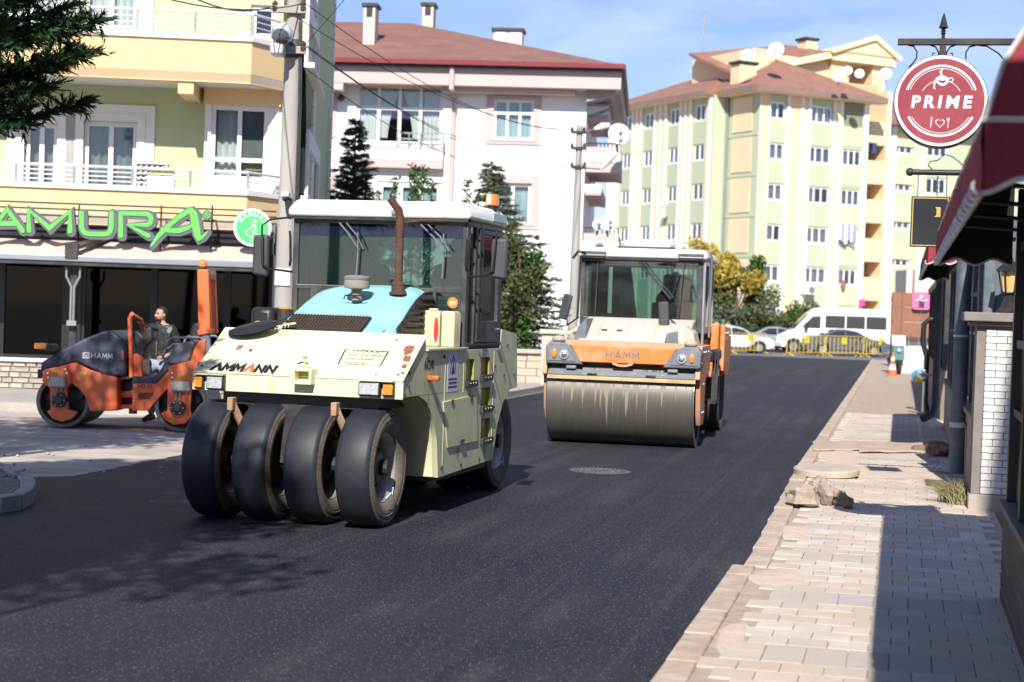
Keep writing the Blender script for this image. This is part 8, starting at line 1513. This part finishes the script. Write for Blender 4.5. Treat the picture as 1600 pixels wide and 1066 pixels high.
# interior of the cab
B('seat', MB().box(.16, .70, 2.0, 2.5, 1.62, 1.76).box(.2, .66, 2.42, 2.56, 1.76, 2.5), mat('seat_dark', (.02, .022, .03), .8), td, bevel=.05); B('seat_plinth', MB().box(.25, .6, 2.05, 2.45, 1.5, 1.62), INTC, td)
B('console', MB().prism([(1.3, 1.5), (1.62, 1.5), (1.55, 2.02), (1.38, 2.05)], 'x', .15, .62), mat('console_blue_grey', (.12, .16, .20), .6), td, bevel=.03); B('steering_wheel', MB().tube([(.38 + .19 * math.cos(a), 1.68 + .08 * math.sin(a), 2.10 + .14 * math.sin(a)) for a in np.linspace(0, 2 * math.pi, 25)[:-1]], .015, 6, closed=True).tube([(.38, 1.68, 2.1), (.38, 1.55, 1.95)], .03, 6), BLK, td, smooth=50)
B('coat', MB().sheet(lambda a, b: (-.45 + a * (.28 + .12 * b) , 1.35 + .05 * math.sin(a * 12), 2.58 - b * .85), 14, 8), mat('hanging_coat_blue', (.03, .07, .14), .9, var=.2), td, smooth=60); B('side_box', MB().box(-.8, -.35, 1.1, 1.6, 1.5, 1.86), mat('teal_box', (.12, .22, .22), .7), td, bevel=.06)
operator(TD, .42, 2.25, 1.66, 'operator in dark clothes behind the wheel of the big orange roller', DKC)

# ================================================================ SMALL ORANGE TANDEM ROLLER (side view)
SM = Fr(-5.45, 23.7, 0); s0 = empty('small_tandem_roller', SM, 'small orange and navy open tandem roller parked on the side street', 'road roller')
ORD = mat('small_roller_orange', (.85, .15, .035), .45, var=.08, scale=3, dirt=(.42, .2, .12), damt=.5, dscale=4, dthr=.56, coat=.2); NVY = mat('navy_bonnet', (.028, .035, .065), .45, var=.1, dirt=(.16, .15, .15), damt=.35, dscale=4)
def SP(pts, y=-.1): return [SM.on(px, py, y) for px, py in pts]
DRS = mat('small_drum_steel', (.15, .145, .14), .5, .5, var=.25, dirt=(.3, .27, .23), damt=.5, dscale=6)
Wd = 1.12
for cx, nm in ((-.745, 0), (.895, 1)):
    r = .372; o = B('drum', MB().lathe([(r - .055, 0), (r - .012, 0), (r, .012), (r, Wd - .012), (r - .012, Wd), (r - .055, Wd), (r - .06, Wd - .2), (r - .06, .2)], (0, 0, 0), (0, 1, 0), 72, closed=True), DRS, s0, smooth=35, loc=(cx, -.06, r + .003)); [B('drum_web', MB().cyl((0, q_, 0), (0, q_ + .03, 0), r - .055, n=40), DK, o) for q_ in (.2, .9)]
    for k in range(5): a = k * 2 * math.pi / 5 + .4; B('rubber_mount', MB().cyl((math.cos(a) * .22, .12, math.sin(a) * .22), (math.cos(a) * .22, .2, math.sin(a) * .22), .05, n=10), BLK, o)
# near side plates: yoke, navy bonnet, orange body
yk_ = lambda pts: SP(pts, -.16)
B('front_yoke', MB().prism(yk_([(70, 577), (104, 571), (109, 582), (110, 600), (104, 608), (107, 640), (122, 644), (112, 655), (96, 659), (82, 654), (74, 643), (80, 640), (78, 606), (70, 600)]), 'y', -.18, -.10), ORD, s0, bevel=.008)
B('rear_yoke', MB().prism(yk_([(264, 572), (312, 560), (300, 600), (297, 640), (300, 650), (290, 662), (272, 664), (258, 656), (252, 646), (262, 641), (262, 606)]), 'y', -.18, -.10), ORD, s0, bevel=.008)
for (cx, cy) in ((93, 625), (278, 637)):
    x, z = SM.on(cx, cy, -.2); B('hub_motor', MB().cyl((x, -.26, z), (x, -.12, z), .105, n=16).cyl((x, -.29, z), (x, -.26, z), .06, n=10), DK, s0, bevel=.01)
    for k in range(6): a = k * math.pi / 3; B('bolt', MB().cyl((x + .08 * math.cos(a), -.275, z + .08 * math.sin(a)), (x + .08 * math.cos(a), -.26, z + .08 * math.sin(a)), .013, n=6), GREY, s0)
    B('hose', MB().tube([(x - .025, -.2, z + .08), (x - .03, -.22, z + .2), (x - .01, -.2, z + .26)], .014, 6).tube([(x + .03, -.2, z + .08), (x + .025, -.22, z + .2), (x + .01, -.2, z + .26)], .014, 6), GREY, s0)
for (p0, p1) in (((78, 588), (104, 606)), ((268, 595), (298, 612))):
    x0, z1 = SM.on(*p0, -.2); x1, z0 = SM.on(*p1, -.2); B('work_light', MB().prism([(x0 + .02, z1), (x1 - .02, z1), (x1, z0 + .03), (x1 - .01, z0), (x0 + .01, z0), (x0, z0 + .03)], 'y', -.27, -.18), mat('light_housing_pale', (.38, .42, .38), .4, .2) if 'light_housing_pale' not in bpy.data.materials else bpy.data.materials['light_housing_pale'], s0, bevel=.02)
bod = SP([(66, 580), (118, 566), (140, 578), (182, 590), (184, 642), (140, 643), (134, 622), (122, 606), (104, 596), (82, 592), (66, 598)])
B('front_body', MB().prism(bod, 'y', -.10, 1.10), ORD, s0, bevel=.012)
bon = SP([(62, 579), (64, 566), (98, 546), (132, 529), (160, 518), (172, 517), (192, 530), (196, 545), (196, 588), (160, 588), (152, 580), (126, 569), (118, 566), (66, 580)])
bo = B('bonnet', MB().prism(bon, 'y', -.085, 1.085), NVY, s0, bevel=.05, seg=3)
for k, px in enumerate((88, 98, 109)): B('vent', MB().prism(SP([(px, 560), (px + 7, 555), (px + 3, 566), (px - 1, 569)]), 'y', -.092, -.05), BLK, bo)
x, z = SM.on(150, 556, -.1); PLT = mat('pale_lettering', (.55, .57, .6), .5)
for k, ch in enumerate('HAMM'): B('lettering', glyphs(ch, .062, .056, .012, 0).moved(ROTX).moved(Matrix.Translation((x - .065 + k * .077, -.0865, z - .031))), PLT, bo)
B('logo_box', MB().plate(rect(x - .185, x - .095, z - .04, z + .04), [rect(x - .175, x - .105, z - .03, z + .03)], 'y', -.0895, -.086).prism(stroke([(x - .165, z + .015), (x - .152, z - .018), (x - .14, z + .005), (x - .128, z - .018), (x - .115, z + .015)], .006), 'y', -.0895, -.086), bpy.data.materials['pale_lettering'], bo)
B('reflector', MB().prism(SP([(190, 547), (193, 547), (193, 562), (190, 562)]), 'y', -.095, -.085), mat('reflector_red', (.6, .05, .02), .3), bo); B('sensor', MB().prism(SP([(155, 580), (176, 581), (174, 586), (158, 586)]), 'y', -.10, -.08), BLK, bo, bevel=.008)
B('indicator', MB().prism(SP([(56, 536), (74, 536), (77, 541), (72, 546), (56, 545)]), 'y', -.2, -.08), LENSO, s0, bevel=.015); B('indicator_base', MB().prism(SP([(74, 538), (82, 538), (84, 546), (74, 549)]), 'y', -.18, .2), DK, s0, bevel=.01)
B('hose_hook', MB().prism(stroke(SP([(14, 543), (18, 535), (25, 533)]), .02), 'y', .5, .54), ORD, s0) if False else None
B('rear_lamp', MB().prism(SP([(52, 578), (60, 578), (60, 592), (52, 592)]), 'y', .1, .2), DK, s0, bevel=.01); 
for k, (px, py) in enumerate(((87, 580), (128, 584), (283, 586))): x, z = SM.on(px, py, -.2); B('hazard_label', MB().box(x - .05, x + .04, -.186 if k != 1 else -.105, -.1 if k == 1 else -.18, z - .022, z + .022), mat('label_yellow', (.5, .38, .08), .6) if k == 0 else bpy.data.materials['label_yellow'], s0)
for (px, py) in ((74, 583), (75, 590), (102, 577), (104, 583), (269, 583), (269, 590), (268, 598), (311, 575)): x, z = SM.on(px, py, -.2); B('bolt', MB().cyl((x, -.195, z), (x, -.18, z), .013, n=8), CHROME, s0)
# articulation and steering post
B('articulation', MB().box(.02, .2, .2, .8, .30, .68), DK, s0, bevel=.02); B('pivot', MB().cyl((.12, .45, .2), (.12, .45, .8), .06, n=12), GREY, s0); B('hinge_plate', MB().prism(SP([(184, 614), (206, 611), (206, 622), (184, 622)]), 'y', .1, .9), ORD, s0); B('hinge_plate', MB().prism(SP([(184, 634), (206, 634), (206, 640), (184, 640)]), 'y', .1, .9), ORD, s0)
B('orange_bar', MB().tube([(*_p, 0) for _p in []] or [(SM.on(205, 590, 0)[0], .0, SM.on(205, 590, 0)[1]), (SM.on(203, 497, 0)[0], .0, SM.on(203, 497, 0)[1]), (SM.on(205, 491, 0)[0], .03, SM.on(205, 491, 0)[1]), (SM.on(211, 497, 0)[0], .35, SM.on(211, 500, 0)[1]), (SM.on(213, 515, 0)[0], .5, SM.on(213, 520, 0)[1]), (SM.on(213, 590, 0)[0], .5, SM.on(213, 590, 0)[1])], .033, 8), ORD, s0, smooth=50)
B('lower_panel', MB().prism(SP([(204, 556), (212, 552), (222, 560), (222, 590), (204, 590)], .0), 'y', .02, .5), ORD, s0, bevel=.02); B('dash_pod', MB().prism(SP([(205, 520), (214, 516), (222, 525), (226, 513), (236, 510), (240, 530), (226, 545), (222, 588), (214, 588), (212, 545)], .1), 'y', .1, .45), DK, s0, bevel=.02)
a, c_ = SM.on(214, 503, .2), SM.on(246, 516, .2); ctr = ((a[0] + c_[0]) / 2, .3, (a[1] + c_[1]) / 2); dx, dz = (c_[0] - a[0]) / 2, (c_[1] - a[1]) / 2
B('steering_wheel', MB().tube([(ctr[0] + dx * math.cos(t), ctr[1] + .17 * math.sin(t), ctr[2] + dz * math.cos(t)) for t in np.linspace(0, 2 * math.pi, 21)[:-1]], .016, 6, closed=True).tube([ctr, (ctr[0] - .03, .3, ctr[2] - .16)], .03, 6), BLK, s0, smooth=50)
# rear platform and body
B('platform', MB().prism(SP([(205, 588), (240, 590), (262, 565), (268, 574), (244, 599), (208, 599)]), 'y', -.12, 1.12), NVY, s0, bevel=.012)
rb_ = SP([(208, 598), (244, 598), (268, 572), (318, 562), (318, 590), (300, 596), (280, 600), (262, 608), (250, 620), (238, 634), (232, 642), (206, 642)])
B('rear_body', MB().prism(rb_, 'y', -.10, 1.10), ORD, s0, bevel=.012); B('recess', MB().prism(SP([(216, 614), (240, 614), (234, 624), (216, 624)]), 'y', -.104, -.08), mat('deep_red', (.25, .04, .015), .6), s0); x, z = SM.on(226, 604, -.1); B('lettering', text_mb('HD 12', .075, .002).moved(ROTX).moved(Matrix.Translation((x, -.103, z))), DK, s0)
B('rear_cowl', MB().prism(SP([(256, 566), (278, 537), (298, 532), (304, 532), (296, 566), (262, 572)]), 'y', -.08, 1.08), SLG, s0, bevel=.03)
B('side_rail', MB().tube([(SM.on(px, py, -.12)[0], -.12, SM.on(px, py, -.12)[1]) for px, py in ((254, 560), (263, 533), (268, 528), (312, 527), (320, 532), (324, 560))], .018, 8).tube([(SM.on(px, py, -.12)[0], 1.1, SM.on(px, py, -.12)[1]) for px, py in ((254, 560), (263, 533), (268, 528), (312, 527), (320, 532), (324, 560))], .018, 8), SLG, s0, smooth=50)
B('seat', MB().prism(SP([(298, 524), (302, 508), (308, 504), (314, 506), (316, 526), (312, 545), (276, 545), (276, 538), (298, 538)], .4), 'y', .3, .8), BLK, s0, bevel=.04); B('seat_rail', MB().tube([(SM.on(262, 545, .3)[0], .3, SM.on(262, 545, .3)[1]), (SM.on(270, 538, .3)[0], .3, SM.on(270, 538, .3)[1]), (SM.on(296, 538, .3)[0], .3, SM.on(296, 538, .3)[1])], .014, 6), GREY, s0)
p0 = SP([(307, 421), (326, 421), (328, 524), (322, 530), (309, 522)], -.14)
B('roll_post', MB().prism(SP([(308, 421), (318, 421), (322, 524), (310, 522)], -.14), 'y', -.14, 1.14).prism(SP([(318, 421), (326, 421), (328, 520), (322, 524)], -.10), 'y', -.10, 1.10) if False else MB().prism(SP([(308, 421), (325, 421), (329, 522), (310, 522)], -.14), 'y', -.14, .02), ORD, s0, bevel=.012)
B('roll_post', MB().prism(SP([(308, 421), (325, 421), (329, 522), (310, 522)], -.14), 'y', .36, .50), ORD, s0, bevel=.012); B('roll_cross_bar', MB().prism(SP([(308, 421), (325, 421), (325.5, 436), (308.5, 436)], -.14), 'y', .021, .359), ORD, s0); B('post_foot', MB().prism(SP([(312, 532), (322, 530), (318, 566), (296, 568), (304, 545)], -.15), 'y', -.17, .05), ORD, s0, bevel=.012); B('post_clamp', MB().prism(SP([(308, 516), (331, 514), (332, 520), (310, 524)], -.15), 'y', -.17, .05), ORD, s0, bevel=.006); B('grey_link', MB().prism(SP([(315, 524), (327, 522), (330, 560), (322, 572), (316, 566), (322, 556)], -.15), 'y', -.14, -.04), SLG, s0, bevel=.008)
x, z = SM.on(316, 421, -.1); bq = B('beacon_base', MB().cyl((x, -.06, z), (x, -.06, z + .04), .055, n=14), DK, s0); B('amber_dome', MB().lathe([(.058, 0), (.06, .04), (.048, .085), (0, .10)], (x, -.06, z + .04), n=16), bpy.data.materials['beacon_orange'], bq, smooth=60)
print('objects', len(bpy.data.objects), 'tris', sum(len(o.data.polygons) for o in bpy.data.objects if o.type == 'MESH'))
